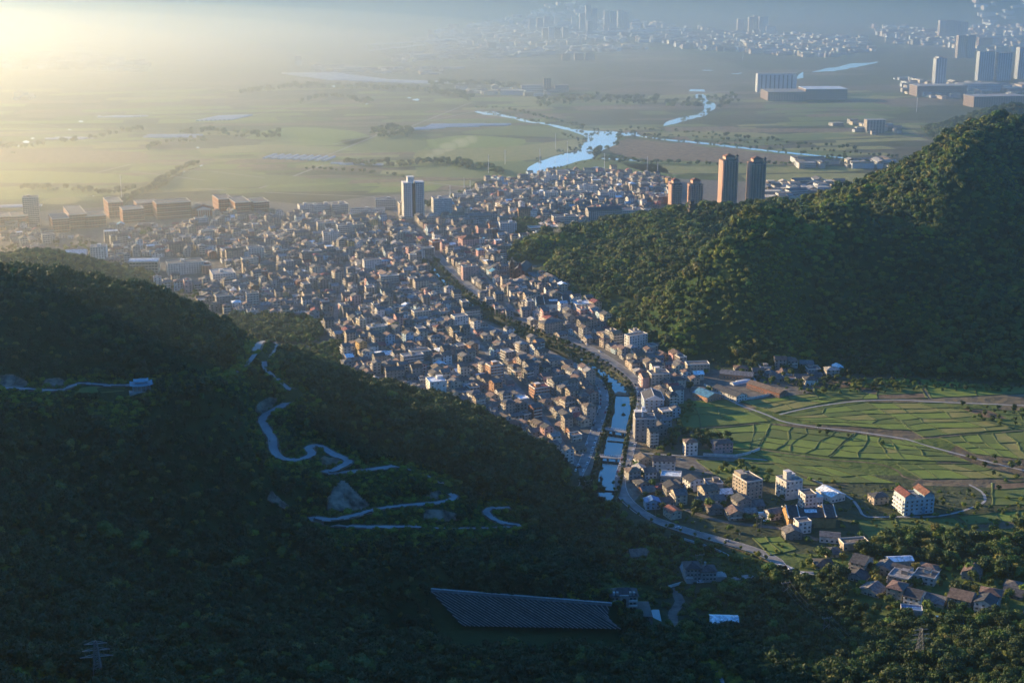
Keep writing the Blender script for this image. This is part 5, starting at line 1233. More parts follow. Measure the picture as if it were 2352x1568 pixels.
def forest(name, pts, label, kinds=None):
    """pts: array of x, y, z, scale, kind"""
    pts = np.asarray(pts, float); me = bpy.data.meshes.new(name); me.vertices.add(len(pts)); me.vertices.foreach_set("co", pts[:, :3].ravel().astype(np.float32))
    a = me.attributes.new("tsize", 'FLOAT', 'POINT'); a.data.foreach_set("value", pts[:, 3].astype(np.float32))
    a = me.attributes.new("tkind", 'INT', 'POINT'); a.data.foreach_set("value", pts[:, 4].astype(np.int32))
    a = me.attributes.new("tturn", 'FLOAT', 'POINT'); a.data.foreach_set("value", nrg.uniform(0, 6.28, len(pts)).astype(np.float32))
    o = obj(name, me, kind="stuff"); o["label"] = label
    ng = bpy.data.node_groups.new(name, 'GeometryNodeTree'); ng.interface.new_socket("Geometry", in_out='INPUT', socket_type='NodeSocketGeometry'); ng.interface.new_socket("Geometry", in_out='OUTPUT', socket_type='NodeSocketGeometry')
    n = ng.nodes; L = ng.links; gi = n.new("NodeGroupInput"); go = n.new("NodeGroupOutput"); mv = n.new("GeometryNodeMeshToPoints"); ip = n.new("GeometryNodeInstanceOnPoints")
    ci = n.new("GeometryNodeCollectionInfo"); ci.inputs["Collection"].default_value = tcol; ci.inputs["Separate Children"].default_value = True; ci.inputs["Reset Children"].default_value = True
    def attr(nm, ty):
        q = n.new("GeometryNodeInputNamedAttribute"); q.data_type = ty; q.inputs["Name"].default_value = nm; return q.outputs["Attribute"]
    L.new(gi.outputs[0], mv.inputs[0]); L.new(mv.outputs[0], ip.inputs["Points"]); L.new(ci.outputs[0], ip.inputs["Instance"]); ip.inputs["Pick Instance"].default_value = True
    L.new(attr("tkind", 'INT'), ip.inputs["Instance Index"]); cb = n.new("ShaderNodeCombineXYZ"); L.new(attr("tturn", 'FLOAT'), cb.inputs[2]); L.new(cb.outputs[0], ip.inputs["Rotation"]); L.new(attr("tsize", 'FLOAT'), ip.inputs["Scale"])
    L.new(ip.outputs[0], go.inputs[0]); md = o.modifiers.new("trees", 'NODES'); md.node_group = ng; return o
def scatter(x0, x1, y0, y1, step, cond, seed):
    r = np.random.RandomState(seed); gx, gy = np.meshgrid(np.arange(x0, x1, step), np.arange(y0, y1, step)); gx = gx.ravel() + r.uniform(-.48, .48, gx.size) * step; gy = gy.ravel() + r.uniform(-.48, .48, gy.size) * step
    return gx, gy, r
def infrustum(x, y, z, m=60):
    px, py = proj(x, y, z); return (px > -m) & (px < 2352 + m) & (py < 1568 + m * 1.5) & (py > -m)
def occluded(x, y, z):
    c = np.array([0, 0, CAMZ]); out = np.zeros(len(x), bool)
    for t in np.linspace(.3, .97, 40): out |= bil(x * t, y * t) > (CAMZ + (z - CAMZ) * t)
    return out
def near_roads(x, y, extra, camside=0.0):
    """true where a tree would stand on a road, or hide it from the valley side"""
    d = np.full(x.shape, 1e9)
    for P, hw in ROADS:
        m = (x > P[:, 0].min() - 40) & (x < P[:, 0].max() + 40) & (y > P[:, 1].min() - 40) & (y < P[:, 1].max() + 40)
        if not m.any(): continue
        xx, yy = x[m], y[m]; dd = np.full(xx.shape, 1e9)
        for q in P:
            dx = xx - q[0]; dy = yy - q[1]; dy = np.where(dy < 0, dy / (1 + camside), dy); dd = np.minimum(dd, np.hypot(dx, dy) - hw)
        d[m] = np.minimum(d[m], dd)
    return d < extra
ROCKPX = [[(750,1178),(748,1150),(770,1110),(790,1100),(815,1125),(850,1160),(835,1172),(800,1178)], [(0,893),(0,862),(25,858),(60,872),(66,885),(50,892)], [(95,885),(105,870),(135,866),(152,876),(148,888),(115,892)],
          [(585,945),(592,925),(620,910),(640,915),(625,935),(602,952)], [(970,1195),(975,1170),(1010,1168),(1050,1178),(1062,1192),(1030,1198)], [(612,1148),(622,1125),(650,1150),(680,1172),(655,1170),(630,1158)],
          [(742,1075),(730,1060),(745,1045),(775,1045),(782,1060),(765,1072)], [(975,1142),(985,1130),(1010,1125),(1020,1138),(1000,1150)]]
ROCKW = [np.array([T(a, b)[:2] for a, b in P]) for P in ROCKPX]
bare = [np.array([T(a, b)[:2] for a, b in P]) for P in [[(170,905),(190,885),(345,880),(352,905),(300,912)]]]
CLEARW = [np.array([g2(*p) for p in P]) for P in [[(1560,1270),(1740,1300),(1740,1350),(1560,1350)], [(1440,1370),(1600,1370),(1600,1470),(1440,1470)], [(1600,1400),(1720,1400),(1720,1475),(1600,1475)], [(1380,1350),(1500,1350),(1500,1430),(1380,1430)]]]
EMB = np.array([p[:2] for p in (_a, _b, _d, _c)]) 
EMBX = np.array([EMB[0] + [-3, 3], EMB[1] + [3, 3], EMB[2] + [3, -26], EMB[3] + [-12, -26]])
POOLC = np.array([T(*p)[:2] for p in [(1484,1395),(1530,1395),(1534,1462),(1484,1455)]])
def ok_tree(x, y, extra=1.0, cs=.6, cw=True):
    k = ~near_roads(x, y, extra, cs)
    for P in ROCKW + bare + (CLEARW if cw else []) + [EMBX]: k &= ~inpoly(P, x, y)
    k &= np.hypot(x - PAG[0], y - PAG[1] + 5) > 12; k &= ~inpoly(POOLC, x, y)
    return k
# hillside woods
def hill_wood(name, x0, x1, y0, y1, step, label, seed, mn=2.5, mix=(.36,.05,.05,.05,.12,.01,.30,.06), smax=1.15):
    x, y, r = scatter(x0, x1, y0, y1, step, None, seed); z = bil(x, y); k = (z > mn) & infrustum(x, y, z); x, y, z = x[k], y[k], z[k]
    k = ~occluded(x, y, z + 9); x, y, z = x[k], y[k], z[k]; k = ok_tree(x, y, 1.0, .5); x, y, z = x[k], y[k], z[k]
    cl = fbm(x, y, 60, 3, 5); bare_ = fbm(x, y, 95, 3, 44); clump = vnoise(x / 16.0, y / 16.0, 71); s = (0.62 + .34 * smooth(-.5, .6, cl)) * r.uniform(.75, smax, len(x)) * (.72 + .75 * clump)
    kk = r.choice(8, len(x), p=np.array(mix) / sum(mix)); 
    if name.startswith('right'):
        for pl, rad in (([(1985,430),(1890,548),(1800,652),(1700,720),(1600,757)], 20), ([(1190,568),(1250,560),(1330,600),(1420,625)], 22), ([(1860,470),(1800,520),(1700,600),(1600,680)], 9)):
            PL = np.array([T(*q_) for q_ in pl]); dd = seg_dist(PL, x, y)[0]; kk = np.where((dd < rad * (.6 + .8 * vnoise(x / 25., y / 25., 9))) & (r.rand(len(x)) < .75), 5, kk)  # bright leaf kind along the spurs stands in for their sunlit crests
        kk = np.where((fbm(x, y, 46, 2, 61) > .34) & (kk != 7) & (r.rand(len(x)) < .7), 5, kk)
    nr = near_roads(x, y, 6.5, 1.2); kk = np.where(nr, 7, kk); kk = np.where((bare_ > .40) & (r.rand(len(x)) < .8), 7, kk)
    pts = np.stack([x, y, z - .8 + np.where(kk == 7, 0, 3.2 * (clump - .4)), s, kk], 1)
    x, y, r = scatter(x0, x1, y0, y1, 2.9, None, seed + 100); z = bil(x, y); k = (z > mn) & infrustum(x, y, z) & ((fbm(x, y, 95, 3, 44) > .33) | near_roads(x, y, 13, 1.2)); x, y, z = x[k], y[k], z[k]
    k = ~occluded(x, y, z + 9); x, y, z = x[k], y[k], z[k]; k = ok_tree(x, y, .9, .3); x, y, z = x[k], y[k], z[k]
    pts = np.concatenate([pts, np.stack([x, y, z - .5, r.uniform(.35, .85, len(x)), r.choice([7, 7, 7, 5], len(x))], 1)]); print(name, len(pts)); return forest(name, pts, label)
hill_wood("left_hill_wood", -560, 330, 380, 1330, 5.4, "dark shaded wood covering the hillside with the winding road", 3)
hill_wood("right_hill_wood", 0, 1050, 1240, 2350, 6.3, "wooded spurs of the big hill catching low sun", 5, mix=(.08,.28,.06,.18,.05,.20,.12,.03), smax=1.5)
_x, _y, _r = scatter(850, 1450, 3050, 3560, 9, None, 19); _z = bil(_x, _y); _k = _z > 2; forest("far_knoll_wood", np.stack([_x[_k], _y[_k], _z[_k] - .8, _r.uniform(.9, 1.5, _k.sum()), _r.choice([0, 1, 3, 6], _k.sum())], 1), "hazy wooded knoll beyond the big hill")
_x, _y, _r = scatter(-820, -480, 1650, 1960, 6.5, None, 9); _z = bil(_x, _y); _k = _z > 1; forest("small_hill_wood", np.stack([_x[_k], _y[_k], _z[_k] - .8, _r.uniform(.7, 1.1, _k.sum()), _r.choice([1, 3, 2, 6], _k.sum())], 1), "hazy woods on the small hill behind the dark ridge")
def wood_patch(px, step, smin, smax, kinds, seed, gap=None, flat=True, rext=.5, prob=1.0, cw=True):
    W = np.array([g2(*p) if flat else T(*p)[:2] for p in px]); x, y, r = scatter(W[:, 0].min(), W[:, 0].max(), W[:, 1].min(), W[:, 1].max(), step, None, seed)
    k = inpoly(W, x, y) & (r.rand(len(x)) < prob); x, y = x[k], y[k]; k = ok_tree(x, y, rext, .4, cw); x, y = x[k], y[k]
    k = np.array([clear(a, b, 1.0) and HG.ok(a, b, 1.5) for a, b in zip(x, y)], bool) if len(x) else np.zeros(0, bool); x, y = x[k], y[k]; z = bil(x, y)
    return np.stack([x, y, z - .5, r.uniform(smin, smax, len(x)), r.choice(kinds, len(x))], 1)
_cs = []
for _i in range(0, len(CANP)):
    for _s in (-1, 1):
        for _k in range(1):
            _o = canal_w(_i) + nrg.uniform(1.2, 9 - min(canal_w(_i), 7) + 1.5); _t = (CANP[min(_i + 1, len(CANP) - 1)] - CANP[max(_i - 1, 0)])[:2]; _t = _t / (np.linalg.norm(_t) + 1e-9)
            _cs.append((CANP[_i][0] - _t[1] * _o * _s + nrg.uniform(-1, 1), CANP[_i][1] + _t[0] * _o * _s + nrg.uniform(-1, 1), -1.6, nrg.uniform(.3, .75) * (1.25 if CANP[_i][1] > 1450 else .8), nrg.choice([7, 7, 0, 4, 0])))
forest("canal_bank_bushes", _cs, "bushes and weeds crowding both canal banks")
forest("park_wood", np.concatenate([wood_patch([(530,730),(640,728),(742,742),(745,775),(700,790),(600,790),(520,760)], 6, .7, 1.2, [0, 1, 2, 6], 21), wood_patch([(690,800),(780,792),(790,850),(760,868),(690,835)], 6, .6, 1.1, [0, 1, 2], 22),
    wood_patch([(300,645),(480,680),(500,705),(460,720),(340,720)], 9, .4, .8, [1, 2, 7], 23)]), "low woods between the dark ridge and the town")
forest("urban_wood", np.concatenate([wood_patch([(1175,508),(1240,508),(1250,545),(1180,548)], 6.5, .7, 1.15, [0, 1, 4], 24), wood_patch([(120,560),(250,560),(250,640),(190,620)], 9, .6, 1, [0, 1], 25, prob=.5)]), "small wood among the houses in front of the hill nose")
forest("village_wood", np.concatenate([wood_patch(p, st, a, b, k, sd, flat=True, prob=pr) for p, st, a, b, k, sd, pr in [
    ([(1990,1250),(2110,1220),(2260,1235),(2400,1215),(2400,1345),(2250,1325),(2130,1300),(2000,1290),(1960,1270)], 6.2, .65, 1.25, [0, 1, 2, 3, 5, 6], 31, .9),
    ([(1800,1300),(1900,1320),(1960,1330),(1960,1400),(2060,1420),(2200,1450),(2400,1450),(2400,1600),(1700,1600),(1700,1480),(1730,1400),(1700,1340)], 6.4, .65, 1.2, [0, 1, 2, 0, 6, 6], 32, .82),
    ([(1960,1290),(2400,1330),(2400,1450),(2100,1430),(1960,1370)], 9, .55, 1.05, [0, 1, 2, 3, 5], 33, .8),
    ([(1440,1240),(1700,1290),(1690,1300),(1560,1340),(1560,1380),(1440,1350),(1380,1260)], 6.4, .5, .95, [0, 1, 7, 2], 34, .75),
    ([(1590,1350),(1720,1330),(1760,1400),(1700,1400),(1600,1400)], 7, .6, 1, [0, 1, 6], 35, .75),
    ([(1560,1470),(1700,1460),(1720,1600),(1300,1600),(1300,1500),(1480,1480)], 6, .65, 1.15, [0, 1, 6, 6, 2], 36, .9),
    ([(1540,985),(1640,1000),(1690,1010),(1680,1040),(1600,1030),(1520,1030)], 7, .6, 1.0, [0, 1], 37, .8),
    ([(1440,1060),(1500,1060),(1500,1110),(1450,1110)], 8, .5, .9, [0, 1, 5], 38, .5),
    ([(1640,1080),(1700,1060),(1780,1090),(1760,1110),(1680,1110)], 6.5, .6, .95, [1, 5, 2], 39, .7),
    ([(1460,1110),(1800,1170),(1800,1215),(1500,1190)], 12, .5, .95, [0, 1, 2], 40, .6),
    ([(1650,835),(1960,860),(1900,880),(1700,870)], 9, .6, 1, [0, 1], 41, .7),
    ([(2130,1040),(2352,1060),(2352,1110),(2280,1100),(2240,1070)], 10, .4, .8, [0, 1, 7], 42, .5),
    ([(1895,1130),(2060,1140),(2300,1110),(2300,1130),(2190,1150),(2160,1165),(2060,1165)], 9, .35, .7, [0, 1, 7], 43, .55),
    ([(2160,925),(2352,935),(2352,990),(2250,970)], 9, .35, .75, [0, 7, 1], 44, .7),
    ([(1830,990),(1960,990),(1980,1010),(1900,1000)], 8, .3, .55, [7, 0], 45, .6)]]), "village groves and dark foreground wood at lower right")
forest("roadside_scrub", np.concatenate([wood_patch(p, st, a, b, k, sd, prob=pr, rext=.3, cw=False) for p, st, a, b, k, sd, pr in [
    ([(1255,1095),(1372,1095),(1385,1140),(1445,1200),(1570,1248),(1440,1262),(1300,1220)], 5, .5, 1.0, [0, 1, 7, 7, 6], 61, .85),
    ([(1380,1200),(1800,1300),(1800,1400),(1760,1500),(1560,1500),(1380,1460)], 3.4, .3, .8, [7, 7, 7, 1], 62, .6), ([(960,1440),(1440,1448),(1500,1500),(960,1500)], 4.5, .4, .9, [7, 0, 0], 68, .8),
    ([(1440,1060),(2400,1150),(2400,1330),(1800,1330),(1480,1190)], 6, .25, .7, [7, 7, 5, 1], 63, .35),
    ([(1840,785),(2120,785),(2160,872),(1880,862)], 5.5, .5, 1.0, [0, 1, 7, 6], 69, .8), ([(1290,596),(1385,636),(1410,715),(1355,705),(1290,657)], 6, .6, 1.0, [0, 1, 2], 70, .9), ([(1540,905),(1600,930),(1560,1050),(1500,1050)], 5, .3, .7, [7, 1], 64, .5),
    ([(1600,780),(2400,870),(2400,900),(1850,905),(1650,860)], 5, .3, .8, [7, 0, 1], 65, .5),
    ([(1690,1600),(2400,1600),(2400,1440),(1700,1440)], 4, .3, .8, [7, 1, 7], 66, .6),
    ([(0,560),(0,640),(250,660),(480,700),(780,850),(900,890),(1100,960),(1290,1080),(1330,1110),(1250,1060),(1000,905),(780,800),(500,670),(250,620)], 8, .4, .9, [1, 7, 0], 67, .4)]]), "low scrub and bushes on the open ground round the villages")
# far tree belts on the plain
def belt(px, width, step, smin, smax, seed, prob=.8):
    P = catmull([G(*p) for p in px], 12); r = np.random.RandomState(seed); out = []
    for q in P:
        D = q[1]
        for _ in range(max(1, int(12 * width / (step * step)))):
            if r.rand() < prob: out.append((q[0] + r.uniform(-6, 6), q[1] + r.uniform(-width, width) / 2, -.5, r.uniform(smin, smax), r.choice([0, 1, 3, 6])))
    return out
B = []
for px, w, st, a, b in [([(860,306),(900,302),(940,306),(925,314),(880,312)], 90, 12, 1, 1.6), ([(800,376),(900,382),(1000,376),(1100,388),(1150,398)], 55, 11, .9, 1.5), ([(1000,372),(1060,378),(1130,386)], 40, 11, .9, 1.4),
    ([(980,476),(1040,458),(1100,432),(1150,420)], 26, 8, .8, 1.2), ([(560,214),(700,202),(820,205),(1000,214),(1080,230)], 120, 20, 1.2, 2), ([(990,196),(1100,196),(1200,206)], 100, 20, 1.2, 2),
    ([(1095,249),(1160,252),(1230,267),(1290,282),(1340,292)], 20, 10, .6, 1.0), ([(1295,310),(1335,330),(1322,348)], 8, 12, .6, .9),
    ([(1422,322),(1428,310)], 10, 8, 1, 1.6), ([(1370,362),(1371,350)], 8, 6, 1.2, 1.7), ([(1480,312),(1600,318),(1700,328),(1850,344),(1980,356),(2080,366)], 16, 10, .6, 1.0), ([(1440,300),(1560,306),(1700,318),(1850,334),(1960,345)], 50, 18, .8, 1.3), ([(1390,372),(1500,376),(1700,380),(1900,378)], 20, 9, .7, 1.1), ([(1240,240),(1400,232),(1560,240),(1700,232)], 220, 28, 1.2, 2),
    ([(330,445),(360,425),(410,395),(450,378)], 30, 9, .8, 1.3), ([(300,440),(250,446),(180,440),(60,436)], 30, 10, .8, 1.3), ([(380,425),(340,440),(290,462),(270,480)], 40, 9, .8, 1.2), ([(420,305),(520,310),(640,315)], 90, 18, .9, 1.6), ([(0,345),(150,330),(330,300)], 60, 20, 1, 1.8),
    ([(470,325),(380,330),(340,345)], 60, 14, .9, 1.4), ([(850,240),(760,225),(690,240)], 80, 22, 1.2, 1.8), ([(700,390),(860,400),(930,412)], 20, 12, .7, 1.1), ([(1650,250),(1660,240),(1640,224)], 16, 14, .8, 1.2),
    ([(1900,372),(2000,378),(2060,388)], 40, 10, .8, 1.3), ([(1250,395),(1330,380),(1370,368)], 8, 9, .5, .8)]:
    B += belt(px, w, st, a, b, len(B) + 5)
for px, py, n_i, wid in [(1355,346,5,6),(1354,314,6,7),(1350,322,5,6),(1235,368,4,5),(1288,350,5,6),(1310,345,4,6),(1375,352,6,7),(1395,343,5,6),(1410,334,5,6),(1398,306,5,6),(1368,302,5,6),(1330,298,5,6),(1130,262,6,7),(1148,261,6,7),(1172,270,5,6),(1196,276,6,8),(1230,281,6,8),(1262,288,5,7),(1452,308,6,7),(1480,315,6,8),(1500,317,6,8),(1530,321,6,8),(1565,325,6,8),(1600,328,6,8),(1640,332,6,8),(1665,336,5,8),(1700,339,6,8),(1735,344,5,8),(1770,347,6,8),(1800,350,6,8),(1850,355,6,8),(1900,361,6,8),(1930,363,6,8),(1395,366,5,6),(1420,366,5,7),(1445,368,5,7),(1610,232,5,8),(1620,262,6,8),(1570,272,6,8),(366,428,4,6),(384,418,4,6),(406,405,4,6)]:
    q = G(px, py)
    for _ in range(n_i): B.append((q[0] + nrg.uniform(-1, 1) * wid * 1.5, q[1] + nrg.uniform(-1, 1) * wid, -.5, nrg.uniform(.5, 1.1), nrg.choice([0, 1, 3, 7])))
forest("plain_tree_belts", B, "tree belts and hedgerows scattered over the hazy plain")
def single(px, py, kind, s, label, group, flat=True, dz=0.0, name="tree"):
    p = G(px, py) if flat else T(px, py); e = empty(name, (p[0], p[1], p[2] + dz), rng.uniform(0, 6.28)); e.scale = (s, s, s * rng.uniform(.9, 1.1))
    obj("crown", TP[kind][0], e); obj("trunk", TP[kind][1], e); tag(e, label, "tree", group); return e
_ON = ['', 'first', 'second', 'third', 'fourth', 'fifth', 'sixth', 'seventh', 'eighth', 'ninth', 'tenth', 'eleventh', 'twelfth', 'thirteenth', 'fourteenth', 'fifteenth', 'sixteenth', 'seventeenth', 'eighteenth', 'nineteenth']
def ordinal(n):
    if n < 20: return _ON[n]
    T_ = ['', '', 'twent', 'thirt', 'fort', 'fift', 'sixt', 'sevent', 'eight', 'ninet']; a, b = divmod(n, 10)
    return T_[a % 10] + 'ieth' if b == 0 else T_[a % 10] + 'y-' + _ON[b]
def tree_row(P, off, step, kind, s, label, group, i0=0, i1=None, name="street_tree"):
    cnt = 0; P = P[::-1] if "canal and" in label else P; off = -off if "canal and" in label else off
    P = P[i0:i1]; d = np.gradient(P[:, :2], axis=0); d /= np.linalg.norm(d, axis=1)[:, None]; acc = 0
    for i in range(1, len(P)):
        acc += np.linalg.norm(P[i, :2] - P[i - 1, :2])
        if acc >= step:
            acc = 0; x, y = P[i, 0] - d[i, 1] * off, P[i, 1] + d[i, 0] * off
            e = empty(name, (x + rng.uniform(-.4, .4), y + rng.uniform(-.4, .4), .1), rng.uniform(0, 6.28)); q = s * rng.uniform(.8, 1.2); e.scale = (q, q, q)
            cnt += 1; obj("crown", TP[kind][0], e); obj("trunk", TP[kind][1], e); tag(e, f"{ordinal(cnt)} {label}", "tree", group)
yc = CANP[:, 1]
tree_row(CANP[yc < 1900], 11.6, 8.0, 0, .50, "street tree up from the lower bridge, between canal and left road", "street trees left of the canal")
tree_row(CANP[yc < 1900], -12.2, 8.5, 0, .50, "street tree up from the lower bridge, between canal and right road", "street trees right of the canal")
tree_row(LR[LR[:, 1] < 1800], -6.2, 11, 2, .5, "small street tree along the outer kerb of the left canal road", "trees on the outer kerb") if False else None
tree_row(RR[RR[:, 1] < 1130], -5.6 if True else 5.6, 9, 2, .42, "small roadside tree down the row below the village street", "roadside trees below the village street")
for k, P in HRP.items():
    if k in 'acfg': tree_row(P, (HRW[k] / 2 + .8), 26, 2, .42, {"a": "small verge tree from the left edge along the pavilion road", "c": "small verge tree along the S-bends of the hill road", "f": "small verge tree along the long lower hairpin", "g": "small verge tree along the last short hill bend"}[k], "verge trees on the hill road", name="verge_tree")
for px, py, kd, s, lab in [(1418,352,4,1.6,"x"),]: pass
BT = [(1980,1275,6,1.25,"big rounded tree right of the flat brown-roofed shed"),(1890,1290,1,1.35,"large sunlit spreading tree in front of the village sheds"),(1935,1292,2,1.1,"medium tree right of the spreading village tree"),(1500,782,6,1.3,"large dark tree at the foot of the wooded nose"),
      (1858,1298,5,.9,"small yellow-green tree beside the village street end"),(2300,1330,6,1.6,"huge bright-topped tree above the lower village"),(2230,1320,1,1.1,"round tree left of the huge bright-topped one"),(2130,1330,5,.9,"yellow-green tree among the lower village roofs"),(2080,1335,1,.9,"bushy tree beside the low metal-roofed shed"),
      (2200,1380,6,1.4,"big dark tree in the middle of the lower village"),(2150,1520,6,1.3,"tall sunlit tree in the lower right wood"),(2290,1490,1,1.4,"broad sunlit crown near the right bottom corner"),(2230,1480,0,1.2,"dark crown left of the broad sunlit one"),(2070,1465,6,1.2,"tree behind the lattice pylon"),
      (1584,900,0,1.2,"round dark tree beside the cream balconied house"),(1627,905,1,.9,"tree between the workshops and the cream house"),(1622,858,5,.8,"bright green tree in front of the pillared block"),(1545,1025,6,1.0,"dark tree right of the unfinished block"),(1600,1180,0,1.25,"large dark tree in the village centre"),(1630,1172,1,1.1,"second dark tree in the village centre"),
      (1520,1175,0,.9,"dark tree beside the pale blue-roofed house"),(1740,350+1000-70,5,.8,"banana-like pale tree below the village lane"),(1365,1130,5,1.0,"sunlit bright bush at the lower end of the canal"),(1381,1080,4,.9,"slender tree at the canal's lower bank"),(1120,1090,0,1,"tree on the ridge end"),(345,540,0,1.3,"round tree in front of the brick campus"),(330,545,1,1.2,"second round tree in front of the brick campus"),
      (1900,1000,0,.7,"dark bush clump beside the curving farm lane"),(1880,985,1,.6,"small round tree on the field island"),(1432,935,5,.7,"bare-branched bush standing in the canal"),(2025,1020,7,1,"dark bush patch among the small paddies"),(2290,1245,1,1.2,"tree at the lower edge of the broad meadow"),(2240,1250,0,1.2,"dark tree at the lower edge of the broad meadow"),(2180,1262,6,1.1,"large dark tree in the belt under the meadow")]
for a in BT:
    if a[4] != "tree on the ridge end": single(a[0], a[1], a[2], a[3], a[4], "standout trees", flat=a[1] < 1440)
# ------------------------------------------------------------------ bridges and weirs
def bridge(pa, pb, w, label, piers=2, z=0.35):
    a = G(*pa, z); b = G(*pb, z); o = (a + b) / 2; L = np.linalg.norm(b - a); rz = math.atan2(b[1] - a[1], b[0] - a[0]); e = empty("bridge", o, rz)
    m = M(); m.box(-L / 2, L / 2, -w / 2, w / 2, -.7, .05, 0, True); m.build("deck", CONCR, e)
    for s in (-1, 1):
        m = M(); m.box(-L / 2, L / 2, s * w / 2 - .12, s * w / 2 + .12, .95, 1.15, 0, True)
        for k in range(12): x = -L / 2 + .3 + (L - .6) * k / 11; m.box(x - .12, x + .12, s * w / 2 - .12, s * w / 2 + .12, .05, 1.1)
        m.build("railing", TRIM, e)
    for k in range(piers): m = M(); x = (k + 1) / (piers + 1) * L - L / 2; m.box(x - .5, x + .5, -w / 2 + .3, w / 2 - .3, -4.5, -.7); m.build("pier", CONCR, e)
    tag(e, label, "bridge")
bridge((1388,984), (1452,994), 6, "upper concrete road bridge over the canal")
bridge((1376,1047), (1436,1052), 6, "lower concrete bridge over the canal near the village")
for pa, pb, lab in [((1407,907),(1448,909),"thin low weir across the upper canal water"),((1395,1012),(1440,1016),"dark weir just below the upper road bridge"),((1372,1126),(1412,1128),"narrow weir at the lower end of the canal"),((1403,866),(1420,867),"thin pipe crossing at the canal bend")]:
    a = G(*pa, -2.3); b = G(*pb, -2.3); m = M(); m.bar((0, 0, 0), tuple(b - a), .45); o = m.build("weir", STONE); o.location = a; tag(o, lab, "weir")
m = M(); pts = wobble([(1410,905),(1420,899),(1432,901),(1452,903),(1450,909),(1425,909)], .5, 3)
m.add([tuple(G(a, b, -2.35)) for a, b in pts], [tuple(range(len(pts)))]); o = m.build("gravel_bar", DIRT, kind="structure"); o["label"] = "dark spit of land reaching into the canal"
# ------------------------------------------------------------------ cars
CARC = {'white': (0.75, 0.76, 0.78), 'silver': (0.42, 0.43, 0.45), 'black': (0.02, 0.02, 0.025), 'dark blue': (0.03, 0.05, 0.12), 'red': (0.35, 0.03, 0.03)}
CM = {k: mat("car_paint_" + k.replace(' ', '_'), c, 0.25, 0.03, 1, spec=0.6) for k, c in CARC.items()}
TYRE = mat("tyre_rubber", (0.02, 0.02, 0.02), 0.9, 0.1, 1)
def car_meshes():
    b = M(); prof = [(-2.25, .35), (-2.3, .8), (-1.5, .95), (1.6, .98), (2.2, .9), (2.25, .35)]
    V = [(x, s * .88, z) for s in (-1, 1) for x, z in prof]; n = 6
    b.add(V, [tuple(range(n))[::-1], tuple(range(n, 2 * n))] + [(i, (i + 1) % n, n + (i + 1) % n, n + i) for i in range(n)])
    b.add([(-.75, -.72, 1.48), (1.1, -.72, 1.48), (1.1, .72, 1.48), (-.75, .72, 1.48), (-.6, -.7, 1.5), (1.0, -.7, 1.5), (1.0, .7, 1.5), (-.6, .7, 1.5)], [(4, 5, 6, 7), (0, 1, 5, 4), (1, 2, 6, 5), (2, 3, 7, 6), (3, 0, 4, 7)])
    g = M(); g.add([(-1.45, -.8, .96), (1.7, -.8, .98), (1.7, .8, .98), (-1.45, .8, .96), (-.75, -.7, 1.48), (1.1, -.7, 1.48), (1.1, .7, 1.48), (-.75, .7, 1.48)], [(0, 1, 5, 4), (1, 2, 6, 5), (2, 3, 7, 6), (3, 0, 4, 7)])
    w = M(); n = 10; V = [(.33 * math.cos(6.283 * k / n), y, .33 * math.sin(6.283 * k / n)) for y in (-.1, .1) for k in range(n)]; w.add(V, [tuple(range(n))[::-1], tuple(range(n, 2 * n))] + [(k, (k + 1) % n, n + (k + 1) % n, n + k) for k in range(n)])
    return b, g, w
_b, _g, _w = car_meshes(); CARB = {k: _b.mesh("body", m) for k, m in CM.items()}; CARG = _g.mesh("cabin_glass", GLASS); CARW = _w.mesh("wheel", TYRE)
def car(x, y, z, rz, col, label, group=None):
    e = empty("parked_car", (x, y, z), rz); obj("body", CARB[col], e); obj("cabin_glass", CARG, e)
    for a in (-1.4, 1.4):
        for b in (-.8, .8): o = obj("wheel", CARW, e); o.location = (a, b, .33)
    tag(e, label, "car", group)
def parked(P, off, gaps, text, grp, rev=False):
    d = np.gradient(P[:, :2], axis=0); d /= np.linalg.norm(d, axis=1)[:, None]; acc = 0; nxt = 4; n = 0
    it = range(len(P) - 1, 0, -1) if rev else range(1, len(P))
    for i in it:
        acc += np.linalg.norm(P[i, :2] - P[i - 1, :2])
        if acc >= nxt:
            acc = 0; nxt = rng.choice(gaps); n += 1; col = rng.choices(list(CARC), [9, 4, 4, 1, 1])[0]
            car(P[i, 0] - d[i, 1] * off, P[i, 1] + d[i, 0] * off, .13, math.atan2(d[i, 1], d[i, 0]) + (math.pi if rng.random() < .4 else 0), col, f"{col} car, {ordinal(n)} parked along {text}", grp)
parked(LR[LR[:, 1] < 1500], -3.4, [6.5, 7, 9, 14, 20], "the left canal road counted from below", "cars parked by the canal", True)
parked(LR[(LR[:, 1] < 1420)], 3.4, [7, 8, 12, 24], "the canal side of the left road counted from below", "cars parked by the canal", True)
parked(RR[(RR[:, 1] < 1420) & (RR[:, 1] > 1130)], 3.7, [7, 8, 11, 22], "the house side of the right canal road, counted from above", "cars parked by the canal")
parked(RR[(RR[:, 1] < 1400) & (RR[:, 1] > 1130)], -3.7, [7, 9, 14], "the canal side of the right road, counted from above", "cars parked by the canal")
parked(RR[(RR[:, 1] > 1500) & (RR[:, 1] < 1800)], 3.4, [8, 10, 20, 30], "the upper street right of the canal", "cars parked by the canal")
